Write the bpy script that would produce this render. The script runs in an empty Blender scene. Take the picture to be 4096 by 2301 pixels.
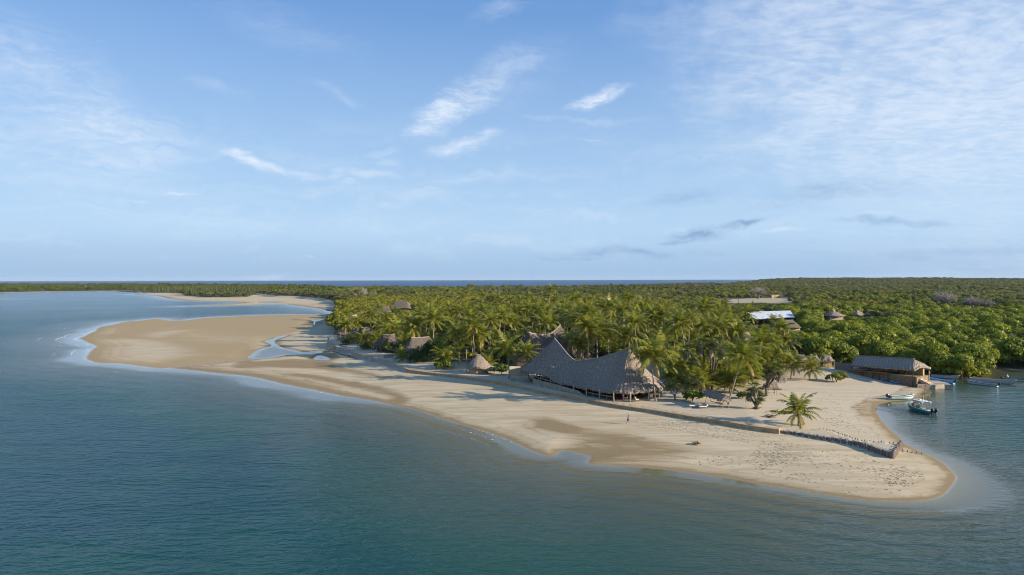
import bpy, math, random
import numpy as np
from mathutils import Vector, Matrix

random.seed(7)
RNG = np.random.default_rng(11)
S = bpy.context.scene
COL = S.collection
R = math.radians

# ------------------------------------------------------------------ camera
CAM = Vector((0.0, 0.0, 28.2))
F_PX = 2731.0
CX, CY = 2048.0, 1150.5
PITCH = math.atan((CY - 1113.0) / F_PX)
ROLL = 0.0021
_d = Vector((0, math.cos(PITCH), -math.sin(PITCH)))
_r0 = Vector((1, 0, 0)); _u0 = Vector((0, math.sin(PITCH), math.cos(PITCH)))
_r = _r0 * math.cos(ROLL) - _u0 * math.sin(ROLL)
_u = _u0 * math.cos(ROLL) + _r0 * math.sin(ROLL)

def P(px, py, z=0.0):
    """ground point (height z) that the photograph shows at pixel px, py"""
    d = _d + _r * ((px - CX) / F_PX) - _u * ((py - CY) / F_PX)
    t = (z - CAM.z) / d.z
    return Vector((CAM.x + d.x * t, CAM.y + d.y * t, z))

def PY(px, py, Y):
    """point at distance Y along the view that the photograph shows at pixel px, py"""
    d = _d + _r * ((px - CX) / F_PX) - _u * ((py - CY) / F_PX)
    return CAM + d * (Y / d.y)

cam = bpy.data.cameras.new('camera')
cam.lens = 36.0 * F_PX / 4096.0
cam.sensor_width = 36.0
cam.clip_start = 0.5; cam.clip_end = 60000
camo = bpy.data.objects.new('camera', cam); COL.objects.link(camo)
m3 = Matrix((_r, _u, -_d)).transposed()
camo.matrix_world = Matrix.Translation(CAM) @ m3.to_4x4()
S.camera = camo

# ------------------------------------------------------------------ tagging and mesh helpers
def tag(o, label=None, cat=None, group=None, kind=None):
    if label: o['label'] = label
    if cat: o['category'] = cat
    if group: o['group'] = group
    if kind: o['kind'] = kind
    return o

def empty(name, loc, rz=0.0, label=None, cat=None, group=None):
    o = bpy.data.objects.new(name, None); COL.objects.link(o)
    o.location = loc; o.rotation_euler = (0, 0, rz); o.empty_display_size = 0.5
    return tag(o, label, cat, group)

class MB:
    """collects shapes, links them as ONE mesh object"""
    def __init__(s): s.v = []; s.f = []; s.m = []; s.mi = 0
    def add(s, vs, fs):
        b = len(s.v); s.v.extend([tuple(p) for p in vs])
        for f in fs: s.f.append(tuple(i + b for i in f)); s.m.append(s.mi)
        return s
    def box(s, c, size, rz=0.0, taper=1.0, M=None):
        hx, hy, hz = size[0] / 2, size[1] / 2, size[2] / 2
        vs = []
        for z, k in ((-hz, 1.0), (hz, taper)):
            for x, y in ((-hx, -hy), (hx, -hy), (hx, hy), (-hx, hy)):
                vs.append(Vector((x * k, y * k, z)))
        rot = M if M is not None else Matrix.Rotation(rz, 3, 'Z')
        vs = [rot @ v + Vector(c) for v in vs]
        return s.add(vs, [(3, 2, 1, 0), (4, 5, 6, 7), (0, 1, 5, 4), (1, 2, 6, 5), (2, 3, 7, 6), (3, 0, 4, 7)])
    def tube(s, pts, rad, n=8, cap=True):
        pts = [Vector(p) for p in pts]
        if not hasattr(rad, '__len__'): rad = [rad] * len(pts)
        vs = []; fs = []; up = None
        for i, p in enumerate(pts):
            t = (pts[min(i + 1, len(pts) - 1)] - pts[max(i - 1, 0)])
            t = t.normalized() if t.length > 1e-9 else Vector((0, 0, 1))
            if up is None:
                a = Vector((1, 0, 0)) if abs(t.x) < 0.8 else Vector((0, 1, 0))
                up = (a - t * a.dot(t)).normalized()
            else:
                up = (up - t * up.dot(t)).normalized()
            w = t.cross(up)
            for k in range(n):
                a = 2 * math.pi * k / n
                vs.append(p + (up * math.cos(a) + w * math.sin(a)) * rad[i])
        for i in range(len(pts) - 1):
            for k in range(n):
                k2 = (k + 1) % n
                fs.append((i * n + k, i * n + k2, (i + 1) * n + k2, (i + 1) * n + k))
        if cap:
            fs.append(tuple(reversed(range(n)))); fs.append(tuple(range((len(pts) - 1) * n, len(pts) * n)))
        return s.add(vs, fs)
    def loft(s, rings, closed=True, cap=True):
        n = len(rings[0]); vs = [p for r in rings for p in r]; fs = []
        for i in range(len(rings) - 1):
            for k in range(n if closed else n - 1):
                k2 = (k + 1) % n
                fs.append((i * n + k, i * n + k2, (i + 1) * n + k2, (i + 1) * n + k))
        if cap and closed:
            fs.append(tuple(reversed(range(n)))); fs.append(tuple(range((len(rings) - 1) * n, len(rings) * n)))
        return s.add(vs, fs)
    def ball(s, c, r, nu=10, nv=7):
        c = Vector(c); rr = r if hasattr(r, '__len__') else (r, r, r)
        rings = []
        for j in range(nv + 1):
            a = -math.pi / 2 + math.pi * j / nv
            ca = max(math.cos(a), 0.02)
            rings.append([c + Vector((rr[0] * ca * math.cos(2 * math.pi * k / nu), rr[1] * ca * math.sin(2 * math.pi * k / nu), rr[2] * math.sin(a))) for k in range(nu)])
        return s.loft(rings)
    def build(s, name, mats, parent=None, smooth=False, loc=None):
        me = bpy.data.meshes.new(name); me.from_pydata(s.v, [], s.f)
        for m in (mats if isinstance(mats, (list, tuple)) else [mats]): me.materials.append(m)
        me.polygons.foreach_set('material_index', s.m)
        if smooth: me.polygons.foreach_set('use_smooth', [True] * len(me.polygons))
        me.update()
        o = bpy.data.objects.new(name, me); COL.objects.link(o)
        if parent: o.parent = parent
        if loc is not None: o.location = loc
        return o

def mesh_np(name, verts, faces, mats, attrs=None, smooth=False, mi=None):
    """fast mesh from numpy arrays: faces all of one size"""
    me = bpy.data.meshes.new(name)
    nv, (nf, k) = len(verts), faces.shape
    me.vertices.add(nv); me.vertices.foreach_set('co', np.asarray(verts, np.float32).ravel())
    me.loops.add(nf * k); me.loops.foreach_set('vertex_index', faces.astype(np.int32).ravel())
    me.polygons.add(nf); me.polygons.foreach_set('loop_start', np.arange(0, nf * k, k, dtype=np.int32))
    me.update(calc_edges=True)
    for m in (mats if isinstance(mats, (list, tuple)) else [mats]): me.materials.append(m)
    if mi is not None: me.polygons.foreach_set('material_index', mi.astype(np.int32))
    if smooth: me.polygons.foreach_set('use_smooth', np.ones(nf, bool))
    for n, a in (attrs or {}).items():
        dom = 'POINT' if len(a) == nv else 'FACE'
        at = me.attributes.new(n, 'FLOAT', dom); at.data.foreach_set('value', np.asarray(a, np.float32))
    me.validate(); me.update()
    return me

# ------------------------------------------------------------------ node helper
class NT:
    def __init__(s, tree): s.t = tree; s.n = tree.nodes; s.l = tree.links
    def node(s, typ, **kw):
        n = s.n.new(typ)
        ins = kw.pop('ins', {})
        for k, v in kw.items(): setattr(n, k, v)
        for k, v in ins.items(): s.set(n.inputs[k], v)
        return n
    def set(s, sock, v):
        if isinstance(v, bpy.types.NodeSocket): s.l.new(v, sock)
        elif isinstance(v, bpy.types.Node): s.l.new(v.outputs[0], sock)
        else:
            if hasattr(sock.default_value, '__len__') and hasattr(v, '__len__') and len(sock.default_value) == 4 and len(v) == 3: v = (*v, 1)
            sock.default_value = v
    def math(s, op, a, b=None, c=None, clamp=False):
        n = s.n.new('ShaderNodeMath'); n.operation = op; n.use_clamp = clamp
        s.set(n.inputs[0], a)
        if b is not None: s.set(n.inputs[1], b)
        if c is not None: s.set(n.inputs[2], c)
        return n.outputs[0]
    def mix(s, f, a, b, blend='MIX'):
        n = s.n.new('ShaderNodeMix'); n.data_type = 'RGBA'; n.blend_type = blend
        s.set(n.inputs[0], f); s.set(n.inputs[6], a); s.set(n.inputs[7], b)
        return n.outputs[2]
    def ramp(s, f, a, b, c=0.0, d=1.0, smooth=True):
        n = s.n.new('ShaderNodeMapRange'); n.interpolation_type = 'SMOOTHSTEP' if smooth else 'LINEAR'; n.clamp = not smooth
        s.set(n.inputs[0], f); s.set(n.inputs[1], a); s.set(n.inputs[2], b); s.set(n.inputs[3], c); s.set(n.inputs[4], d)
        return n.outputs[0]
    def noise(s, vec, scale, detail=3, rough=0.55, dist=0.0):
        n = s.n.new('ShaderNodeTexNoise')
        if vec is not None: s.set(n.inputs['Vector'], vec)
        n.inputs['Scale'].default_value = scale; n.inputs['Detail'].default_value = detail
        n.inputs['Roughness'].default_value = rough; n.inputs['Distortion'].default_value = dist
        return n.outputs['Fac']
    def mapping(s, vec, loc=(0, 0, 0), rot=(0, 0, 0), scale=(1, 1, 1), typ='POINT'):
        n = s.n.new('ShaderNodeMapping'); n.vector_type = typ
        s.set(n.inputs['Vector'], vec)
        n.inputs['Location'].default_value = loc; n.inputs['Rotation'].default_value = rot; n.inputs['Scale'].default_value = scale
        return n.outputs[0]
    def attr(s, name):
        n = s.n.new('ShaderNodeAttribute'); n.attribute_name = name; return n.outputs['Fac']
    def bump(s, h, strength=0.3, dist=0.1):
        n = s.n.new('ShaderNodeBump'); s.set(n.inputs['Height'], h)
        s.set(n.inputs['Strength'], strength); n.inputs['Distance'].default_value = dist
        return n.outputs[0]

def newmat(name):
    m = bpy.data.materials.new(name); m.use_nodes = True
    t = NT(m.node_tree); t.n.clear()
    out = t.node('ShaderNodeOutputMaterial')
    return m, t, out

def pmat(name, c1, c2=None, scale=3.0, rough=0.75, spec=0.3, bump=0.0, stretch=(1, 1, 1), metal=0.0, coords='Object', detail=4):
    """plain procedural surface: two tones mixed by noise, light bump"""
    m, t, out = newmat(name)
    if c2 is None: c2 = tuple(x * 0.72 for x in c1)
    tc = t.node('ShaderNodeTexCoord').outputs[coords]
    v = t.mapping(tc, scale=stretch)
    n = t.noise(v, scale, detail, 0.6)
    n2 = t.ramp(n, 0.3, 0.7)
    b = t.node('ShaderNodeBsdfPrincipled', ins={'Base Color': t.mix(n2, c2, c1), 'Roughness': rough, 'Metallic': metal, 'Specular IOR Level': spec})
    if bump: t.l.new(t.bump(n, bump, 0.05), b.inputs['Normal'])
    t.l.new(b.outputs[0], out.inputs[0])
    return m

# ------------------------------------------------------------------ geometry of the shore, read off the photograph and laid on the ground
def rg(pts, ox, oy, s, z=0.0):
    return [tuple(P(ox + x / s, oy + y / s, z).xy) for x, y in pts]
def r1(p, z=0): return rg(p, 0, 1080, 2.512, z)
def r2(p, z=0): return rg(p, 1024, 1080, 2.512, z)
def r3(p, z=0): return rg(p, 1800, 1080, 2.512, z)
def r4(p, z=0): return rg(p, 2600, 1080, 2.5125, z)
def r5(p, z=0): return rg(p, 3296, 1080, 2.5125, z)
def r6(p, z=0): return rg(p, 3380, 1400, 5.358, z)
def r7(p, z=0): return rg(p, 2500, 1300, 3.215, z)
def r8(p, z=0): return rg(p, 3000, 1400, 2.334, z)
def r9(p, z=0): return rg(p, 2048, 1151, 1.2578, z)
def r10(p, z=0): return rg(p, 0, 1151, 1.2578, z)

def smooth_poly(pts, n=2, closed=True):
    pts = [np.array(p, float) for p in pts]; out = []; N = len(pts)
    for i in range(N if closed else N - 1):
        if closed: a, b, c, d = pts[i - 1], pts[i], pts[(i + 1) % N], pts[(i + 2) % N]
        else: a, b, c, d = pts[max(i - 1, 0)], pts[i], pts[i + 1], pts[min(i + 2, N - 1)]
        # centripetal-ish: tangents limited by the shorter neighbour
        m1 = (c - a) * 0.5; m2 = (d - b) * 0.5; L = np.linalg.norm(c - b)
        for m in (m1, m2):
            k = np.linalg.norm(m)
            if k > L: m *= L / k
        for k in range(n):
            t = k / n; t2, t3 = t * t, t * t * t
            out.append((2*t3-3*t2+1)*b + (t3-2*t2+t)*m1 + (-2*t3+3*t2)*c + (t3-t2)*m2)
    if not closed: out.append(pts[-1])
    return np.array(out)

shore = []
shore += r1([(1338, 247), (1560, 259), (1640, 275), (1700, 290), (1800, 300), (1900, 309), (2150, 316), (2350, 321), (2440, 330)])
shore += r1([(2200, 351), (1900, 363), (1860, 368), (2200, 361), (2572, 353)])
shore += r2([(150, 347), (290, 343), (420, 360), (560, 380), (650, 395), (730, 415), (790, 432), (700, 445), (480, 449), (250, 451)])
shore += r1([(2572, 458), (2300, 470), (2050, 483), (1850, 508), (1750, 513), (1650, 498), (1580, 487), (1500, 497), (1350, 515), (1270, 517),
             (1160, 543), (1030, 568), (960, 595), (930, 625), (870, 650), (820, 670), (795, 690), (810, 705), (870, 733), (920, 755), (965, 775),
             (910, 795), (885, 830), (850, 880), (870, 905), (930, 925), (1000, 938), (1150, 942), (1300, 958), (1500, 982), (1700, 992),
             (1950, 1016), (2200, 1042), (2400, 1062)])
shore += r2([(0, 1088), (100, 1110), (200, 1136), (400, 1180), (600, 1215), (800, 1255), (1000, 1288), (1200, 1320)])
shore += r10([(2050, 606), (2200, 650), (2330, 690), (2450, 725)])
shore += r9([(0, 770), (80, 812), (150, 842), (215, 846), (232, 833), (270, 820), (330, 835), (392, 852), (370, 878), (400, 892), (500, 897),
             (620, 905), (800, 918), (1000, 945), (1200, 978), (1400, 1012), (1600, 1047), (1800, 1072), (1950, 1078), (2060, 1075), (2150, 1055),
             (2200, 1020), (2230, 975), (2225, 945), (2190, 905), (2130, 860), (2050, 825), (1990, 790), (1930, 745), (1880, 700), (1840, 645),
             (1826, 612), (1842, 592), (1880, 580)])
shore += r6([(1000, 1100), (1300, 1080), (1500, 1040), (1620, 960), (1690, 880), (1690, 800), (1600, 720), (1560, 640), (1620, 575), (1800, 560), (2000, 548), (2300, 565)])
shore += r5([(1340, 1072), (1450, 1080), (1560, 1072), (1640, 1045), (1655, 1010), (1720, 990), (1850, 1005), (2010, 1025)])
shore += [tuple(P(4300, 1505).xy), (260, 150), (420, 120), (6000, 100), (9000, 7500), (2000, 4600), (1200, 3300), (700, 2350), (300, 1900), (-100, 1800), (-500, 1750), (-800, 1700), (-900, 1500)]
shore += r1([(1815, 222), (1500, 236)])
SHORE = smooth_poly(shore, 2)
ISLE = smooth_poly([(-2600, 1300), (-1500, 1360)] + r1([(0, 231), (150, 229), (400, 223), (700, 218), (1000, 214), (1300, 212), (1550, 210), (1815, 205)]) + [(-560, 1800), (-600, 2150), (-1200, 2350), (-2600, 2500)], 2)
BAR = smooth_poly(r1([(-200, 287), (40, 289), (45, 292), (0, 295), (-200, 298)]), 2)
POOLS = [smooth_poly(p, 2) for p in (
    r2([(-62, 865), (-20, 830), (0, 815), (60, 790), (130, 775), (160, 750), (80, 718), (180, 690), (200, 672), (335, 654), (225, 690), (180, 722), (240, 770), (300, 790), (400, 808),
        (480, 828), (600, 812), (685, 825), (560, 845), (430, 848), (330, 852), (270, 862), (180, 880), (60, 890), (0, 893), (-75, 888)]),
    r2([(580, 890), (600, 872), (640, 858), (700, 872), (742, 890), (720, 904), (640, 904), (600, 903)]),
    r2([(540, 500), (600, 496), (685, 497), (630, 512), (600, 520), (590, 535), (590, 550), (572, 550), (575, 530), (585, 515)]),
    r2([(40, 322), (150, 318), (280, 322), (200, 331), (80, 333)]),
)]
STREAM = np.array(r1([(1600, 992), (1800, 972), (2100, 945), (2400, 915), (2572, 896)]) + r2([(180, 880)]))

WALL = smooth_poly(r2([(728, 722), (760, 742), (820, 772), (900, 800), (1000, 833), (1150, 873), (1280, 908), (1430, 953), (1500, 985), (1560, 1005), (1700, 1025), (2000, 1062)], 1.45)
       + r3([(300, 1098), (530, 1132), (700, 1168), (850, 1203), (1000, 1233), (1200, 1264), (1400, 1302), (1700, 1358)], 1.45)
       + r7([(400, 1104), (800, 1174), (1200, 1234), (1600, 1302), (1990, 1353)], 1.35), 2, closed=False)
PAL_F = smooth_poly(r8([(275, 750), (430, 770), (600, 797), (850, 833), (1050, 874), (1200, 928), (1335, 965)], 1.2), 3, closed=False)
PAL_E = np.array(r8([(1335, 965), (1412, 860)], 1.2))
PAL_B = smooth_poly(r8([(1412, 860), (1250, 856), (1050, 838), (900, 798), (760, 745), (650, 729)], 1.2), 3, closed=False)
PAL = np.array(list(PAL_F) + list(PAL_E[1:]) + list(PAL_B[1:]))
# everything behind the retaining wall
UPPER = np.array(list(WALL) + list(PAL_F[1:]) + list(r8([(1420, 862), (1500, 820), (1600, 600), (1800, 380)])) + [(140, 190), (300, 150), (420, 120), (6000, 100), (9000, 7500), (2000, 4600), (1200, 3290), (700, 2340), (300, 1890), (-100, 1790), (-500, 1740), (-800, 1690), (-880, 1500)]
                 + r1([(1815, 236), (1850, 262), (2090, 280), (2480, 278)]) + r2([(20, 250), (200, 270), (400, 280), (640, 297), (760, 318), (815, 340), (825, 470), (780, 560), (735, 640)], 1.2))
FOREST = np.array(r2([(790, 640), (830, 700), (960, 740), (1100, 800), (1330, 850), (1640, 930), (2080, 930), (2400, 1000)], 1.5) + r3([(640, 980), (1000, 960), (1500, 900), (2200, 960)], 1.5)
                  + r7([(520, 830), (800, 905), (1000, 905), (1400, 905), (1600, 850), (1800, 700), (2150, 640), (2480, 590)], 1.5) + r4([(1900, 985)], 1.5) + r6([(120, 330), (1550, 440), (1620, 560), (2000, 535), (2300, 550), (2560, 590)], 0.8)
                  + r5([(1655, 1000), (1720, 985), (2010, 1020)]) + [(260, 160), (420, 130), (6000, 100), (9000, 7500), (2000, 4600), (1200, 3290), (700, 2340), (300, 1890), (-100, 1790), (-500, 1740), (-800, 1690), (-880, 1500)]
                  + r1([(1815, 236), (1850, 262), (2090, 280), (2480, 278)]) + r2([(20, 250), (200, 270), (400, 280), (640, 297), (760, 318), (822, 340), (835, 470), (790, 560)]))
FIELD = np.array(r4([(640, 303), (760, 294), (1000, 292), (1340, 282), (1420, 298), (1440, 322), (1300, 338), (1100, 330), (860, 336), (680, 332)], 2.0))

def poly_sd(X, Y, poly, closed=True, signed=True):
    """signed distance, positive inside"""
    x = X.ravel().astype(np.float32); y = Y.ravel().astype(np.float32)
    d2 = np.full(x.shape, 1e18, np.float32); ins = np.zeros(x.shape, bool)
    N = len(poly)
    for i in range(N if closed else N - 1):
        ax, ay = poly[i]; bx, by = poly[(i + 1) % N]
        ex, ey = bx - ax, by - ay; L = ex * ex + ey * ey
        if L < 1e-9: continue
        t = np.clip(((x - ax) * ex + (y - ay) * ey) / L, 0, 1)
        dx = x - ax - t * ex; dy = y - ay - t * ey
        np.minimum(d2, dx * dx + dy * dy, out=d2)
        if signed and ay != by:
            c = (ay > y) != (by > y)
            ins ^= c & (x < (bx - ax) * (y - ay) / (by - ay) + ax)
    d = np.sqrt(d2)
    if signed: d = np.where(ins, d, -d)
    return d.reshape(X.shape)

def local_sd(X, Y, poly, margin, closed=True, signed=True):
    out = np.full(X.shape, -1e9 if signed else 1e9, np.float32)
    lo = poly.min(0) - margin; hi = poly.max(0) + margin
    m = (X > lo[0]) & (X < hi[0]) & (Y > lo[1]) & (Y < hi[1])
    if m.any(): out[m] = poly_sd(X[m], Y[m], poly, closed, signed)
    return out

def vnoise(x, y, seed=0):
    xi = np.floor(x).astype(np.int64); yi = np.floor(y).astype(np.int64)
    fx = x - xi; fy = y - yi; fx = fx * fx * (3 - 2 * fx); fy = fy * fy * (3 - 2 * fy)
    def h(a, b):
        n = (a * 374761393 + b * 668265263 + seed * 974711) & 0x7fffffff
        n = ((n ^ (n >> 13)) * 1274126177) & 0x7fffffff
        return ((n ^ (n >> 16)) & 0xffff) / 65535.0
    return (h(xi, yi) * (1 - fx) + h(xi + 1, yi) * fx) * (1 - fy) + (h(xi, yi + 1) * (1 - fx) + h(xi + 1, yi + 1) * fx) * fy

def sstep(x, a, b):
    t = np.clip((x - a) / (b - a), 0, 1); return t * t * (3 - 2 * t)

def hills(X, Y):
    u = X / np.maximum(Y, 1)
    rid = sstep(Y, 2300, 3300) * sstep(u, 0.20, 0.46) * (3 + 11 * vnoise(X / 420, Y / 900, 3) + 4 * vnoise(X / 130, Y / 300, 5))
    roll = sstep(Y, 500, 1600) * 4 * vnoise(X / 260, Y / 260, 8) * sstep(X, -200, 300)
    return rid + roll

def terrain(X, Y, full=False):
    d = poly_sd(X, Y, SHORE)
    wob = (vnoise(X / 3.1, Y / 3.1, 1) - 0.5) * 1.0 + (vnoise(X / 9, Y / 9, 2) - 0.5) * 1.6
    wob = wob * sstep(np.abs(d), 14, 0) * np.clip(Y / 220, 0.3, 2.5) * 0.55
    d = d + wob
    di = np.maximum(local_sd(X, Y, ISLE, 150), local_sd(X, Y, BAR, 60))
    low = sstep(X, -18, -60)                                      # the wide sand flats in the west lie low
    zb = np.where(d > 0, (0.95 - 0.55 * low) * (1 - np.exp(-np.maximum(d, 0) / (13 + 16 * low))), 0)
    flat = 0.85 + 1.5 * sstep(X, 15, 55) 
    deep = -0.022 * flat * np.maximum(-d, 0) - 0.0011 * np.maximum(-d - 12, 0) ** 2
    zb = np.where(d > 0, zb, np.maximum(deep, -9))
    up = poly_sd(X, Y, UPPER)
    slope = np.minimum(1.55, 0.062 * np.maximum(d, 0) + 0.02)
    zu = slope + 0.6 * sstep(d, 40, 90) + hills(X, Y) + 0.12 * (vnoise(X / 6, Y / 6, 4) - 0.5) * sstep(slope, 0.8, 1.5) + 0.95 * np.exp(-((X - 89) ** 2 + (Y - 191) ** 2) / 130.0)
    wl = sstep(up, 0, 12) * sstep(Y, 285, 300) + (1 - sstep(Y, 285, 300))
    z = np.where((up > 0.35) & (d > 0), zb + np.maximum(zu - zb, 0) * wl, zb)
    pal = local_sd(X, Y, PAL, 3)
    z = np.where(pal > 0.22, 1.12 + 0.1 * vnoise(X / 2, Y / 2, 9), z)
    zi = np.where(di > 0, np.minimum(1.0, di * 0.03) + 3.0 * sstep(di, 60, 300), -9)
    z = np.where((di > -100) & (d < 0), np.maximum(z, np.where(di > 0, zi, 0.012 * di)), z)
    pd = np.full(X.shape, -1e9, np.float32)
    for q in POOLS: pd = np.maximum(pd, local_sd(X, Y, q, 12))
    pd = np.maximum(pd, 0.55 - local_sd(X, Y, STREAM, 6, False, False))
    z = np.where(pd > -8, np.minimum(z, np.where(pd > 0, -0.012 - 0.01 * np.minimum(pd, 6), -pd * 0.035 + 0.004)), z)
    if not full: return z
    return z, d, up, pd, di, pal

def ground(x, y):
    return float(terrain(np.array([x], float), np.array([y], float))[0])
def G(px, py, z=1.5):
    """object foot at a pixel, set down on the terrain"""
    p = P(px, py, z)
    for _ in range(3): p = P(px, py, ground(p.x, p.y))
    return p
# ------------------------------------------------------------------ materials of the setting
def sand_material():
    m, t, out = newmat('sand')
    pos = t.node('ShaderNodeNewGeometry').outputs['Position']
    wet, veg, warm, tide, tramp = (t.attr(a) for a in ('wet', 'veg', 'warm', 'tide', 'tramp'))
    ax = t.mapping(pos, rot=(0, 0, R(54)), scale=(0.14, 1.0, 1.0))          # drifts laid along the shore
    big = t.noise(ax, 0.10, 4, 0.6, 0.8)
    mid = t.noise(ax, 0.55, 4, 0.65, 0.5)
    fine = t.noise(pos, 3.2, 3, 0.7)
    grain = t.noise(pos, 9.0, 2, 0.7)
    dry = t.mix(t.ramp(mid, 0.3, 0.72), (0.385, 0.312, 0.198), (0.535, 0.450, 0.305))
    dry = t.mix(t.math('MULTIPLY', tramp, 0.5), dry, (0.50, 0.437, 0.335))
    damp = t.mix(warm, (0.255, 0.190, 0.100), (0.345, 0.258, 0.138))
    w = t.math('ADD', wet, t.math('MULTIPLY', t.math('SUBTRACT', mid, 0.5), t.ramp(wet, 0.02, 0.35, 0.38, 1.5)))
    w = t.math('ADD', w, t.math('MULTIPLY', t.math('SUBTRACT', fine, 0.5), t.ramp(wet, 0.05, 0.4, 0.15, 0.6)))
    w = t.math('ADD', w, t.math('MULTIPLY', t.math('SUBTRACT', big, 0.5), 0.55))
    dsh = t.math('ADD', t.attr('dsh'), t.math('MULTIPLY', t.math('SUBTRACT', big, 0.5), 9.0))          # old tide lines
    ln = t.ramp(t.math('SINE', t.math('MULTIPLY', t.math('ADD', dsh, t.math('MULTIPLY', mid, 1.2)), 1.75)), 0.55, 1.0)
    ln2 = t.ramp(t.math('SINE', t.math('MULTIPLY', dsh, 0.62)), 0.2, 1.0)
    tl = t.math('MULTIPLY', t.math('ADD', t.math('MULTIPLY', ln, 0.16), t.math('MULTIPLY', ln2, 0.14)), t.ramp(t.attr('dsh'), 30, 8))
    w = t.math('ADD', w, tl)
    w = t.ramp(w, 0.12, 0.72)
    col = t.mix(w, dry, damp)
    speck = t.ramp(grain, 0.60, 0.78)
    col = t.mix(t.math('MULTIPLY', speck, 0.22), col, (0.10, 0.08, 0.06))
    soil = t.mix(t.ramp(fine, 0.35, 0.65), (0.055, 0.050, 0.022), (0.13, 0.115, 0.06))
    soil = t.mix(t.ramp(mid, 0.45, 0.6), soil, (0.035, 0.06, 0.014))
    col = t.mix(veg, col, soil)
    slick = t.math('MULTIPLY', t.ramp(tide, 0.35, 1.0), 1.0)
    b = t.node('ShaderNodeBsdfPrincipled', ins={'Base Color': col, 'Roughness': t.ramp(slick, 0, 1, 0.85, 0.12), 'Specular IOR Level': t.ramp(slick, 0, 1, 0.15, 0.5)})
    h = t.math('ADD', t.math('MULTIPLY', fine, 0.5), t.math('MULTIPLY', grain, t.ramp(tramp, 0, 1, 0.25, 1.6)))
    h = t.math('ADD', h, t.math('MULTIPLY', mid, 0.8))
    bm = t.bump(h, t.ramp(slick, 0, 0.6, 0.5, 0.0), 0.16)
    t.l.new(bm, b.inputs['Normal']); t.l.new(b.outputs[0], out.inputs[0])
    return m

def water_material():
    m, t, out = newmat('sea_water')
    pos = t.node('ShaderNodeNewGeometry').outputs['Position']
    dep, chop, far, foam = (t.attr(a) for a in ('depth', 'chop', 'far', 'foam'))
    # ripples: two wind directions crossing, longer swell, fine wrinkles
    a = t.mapping(pos, rot=(0, 0, R(14)), scale=(0.42, 1.0, 1.0))
    b = t.mapping(pos, rot=(0, 0, R(-22)), scale=(0.5, 1.0, 1.0))
    n1 = t.noise(a, 0.95, 3, 0.55, 0.35)
    n2 = t.noise(b, 1.9, 3, 0.6, 0.3)
    n3 = t.noise(a, 0.16, 3, 0.5, 0.5)
    gust = t.noise(t.mapping(pos, rot=(0, 0, R(20)), scale=(0.4, 1, 1)), 0.022, 4, 0.6, 0.6)
    h = t.math('ADD', t.math('MULTIPLY', n1, 1.5), t.math('MULTIPLY', n2, 0.5))
    h = t.math('ADD', h, t.math('MULTIPLY', n3, 2.6))
    h = t.math('ADD', h, t.math('MULTIPLY', t.attr('swash'), 1.3))
    st = t.math('MULTIPLY', chop, t.ramp(gust, 0.3, 0.7, 0.75, 1.15))
    nrm = t.bump(h, st, 0.55)
    fres = t.node('ShaderNodeFresnel', ins={'IOR': 1.33}); t.l.new(nrm, fres.inputs['Normal'])
    # waves hide the grazing mirror: rough water never reflects as much as a calm pool
    flat = t.node('ShaderNodeFresnel', ins={'IOR': 1.33})
    cap = t.math('ADD', t.math('MULTIPLY', flat.outputs[0], 0.58), 0.095)
    cap = t.math('ADD', cap, t.ramp(chop, 0.02, 0.36, 0.15, 0.0))
    fcap = t.math('MINIMUM', fres, cap)
    bf = t.node('ShaderNodeNewGeometry').outputs['Backfacing']                                  # sunlight refracts in steeply: little is lost on the way
    fcap = t.math('MULTIPLY', fcap, t.math('MULTIPLY_ADD', bf, -0.93, 1.0))
    fcap = t.math('MULTIPLY', fcap, t.ramp(t.attr('ocean'), 0, 1, 1.0, 0.28, False))
    gl = t.node('ShaderNodeBsdfGlossy', ins={'Color': (0.93, 0.96, 1, 1), 'Roughness': t.ramp(far, 0, 1, 0.07, 0.22, False)}); t.l.new(nrm, gl.inputs['Normal'])
    patch = t.noise(pos, 0.018, 3, 0.6, 0.7)
    shallow = t.mix(t.ramp(patch, 0.35, 0.65), (0.058, 0.086, 0.060), (0.036, 0.080, 0.062))
    deepc = t.mix(t.ramp(patch, 0.4, 0.62), (0.006, 0.048, 0.055), (0.009, 0.066, 0.050))
    body = t.mix(t.ramp(dep, 0.1, 2.0), shallow, deepc)
    body = t.mix(t.attr('ocean'), body, (0.008, 0.070, 0.150))
    df = t.node('ShaderNodeBsdfDiffuse', ins={'Color': body})
    tr = t.node('ShaderNodeBsdfTransparent', ins={'Color': (0.80, 0.87, 0.82, 1)})
    clear = t.math('POWER', 2.718, t.math('MULTIPLY', dep, -2.7))
    under = t.node('ShaderNodeMixShader'); t.set(under.inputs[0], clear); t.l.new(df.outputs[0], under.inputs[1]); t.l.new(tr.outputs[0], under.inputs[2])
    surf = t.node('ShaderNodeMixShader'); t.set(surf.inputs[0], fcap); t.l.new(under.outputs[0], surf.inputs[1]); t.l.new(gl.outputs[0], surf.inputs[2])
    fo = t.node('ShaderNodeBsdfDiffuse', ins={'Color': (0.72, 0.74, 0.74, 1)})
    fn = t.noise(pos, 1.3, 4, 0.7, 0.6)
    fm = t.ramp(t.math('MULTIPLY', foam, t.ramp(fn, 0.42, 0.62)), 0.25, 0.6, 0, 0.75)
    fin = t.node('ShaderNodeMixShader'); t.set(fin.inputs[0], fm); t.l.new(surf.outputs[0], fin.inputs[1]); t.l.new(fo.outputs[0], fin.inputs[2])
    t.l.new(fin.outputs[0], out.inputs[0])
    return m

M_SAND = sand_material(); M_WATER = water_material()

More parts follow.
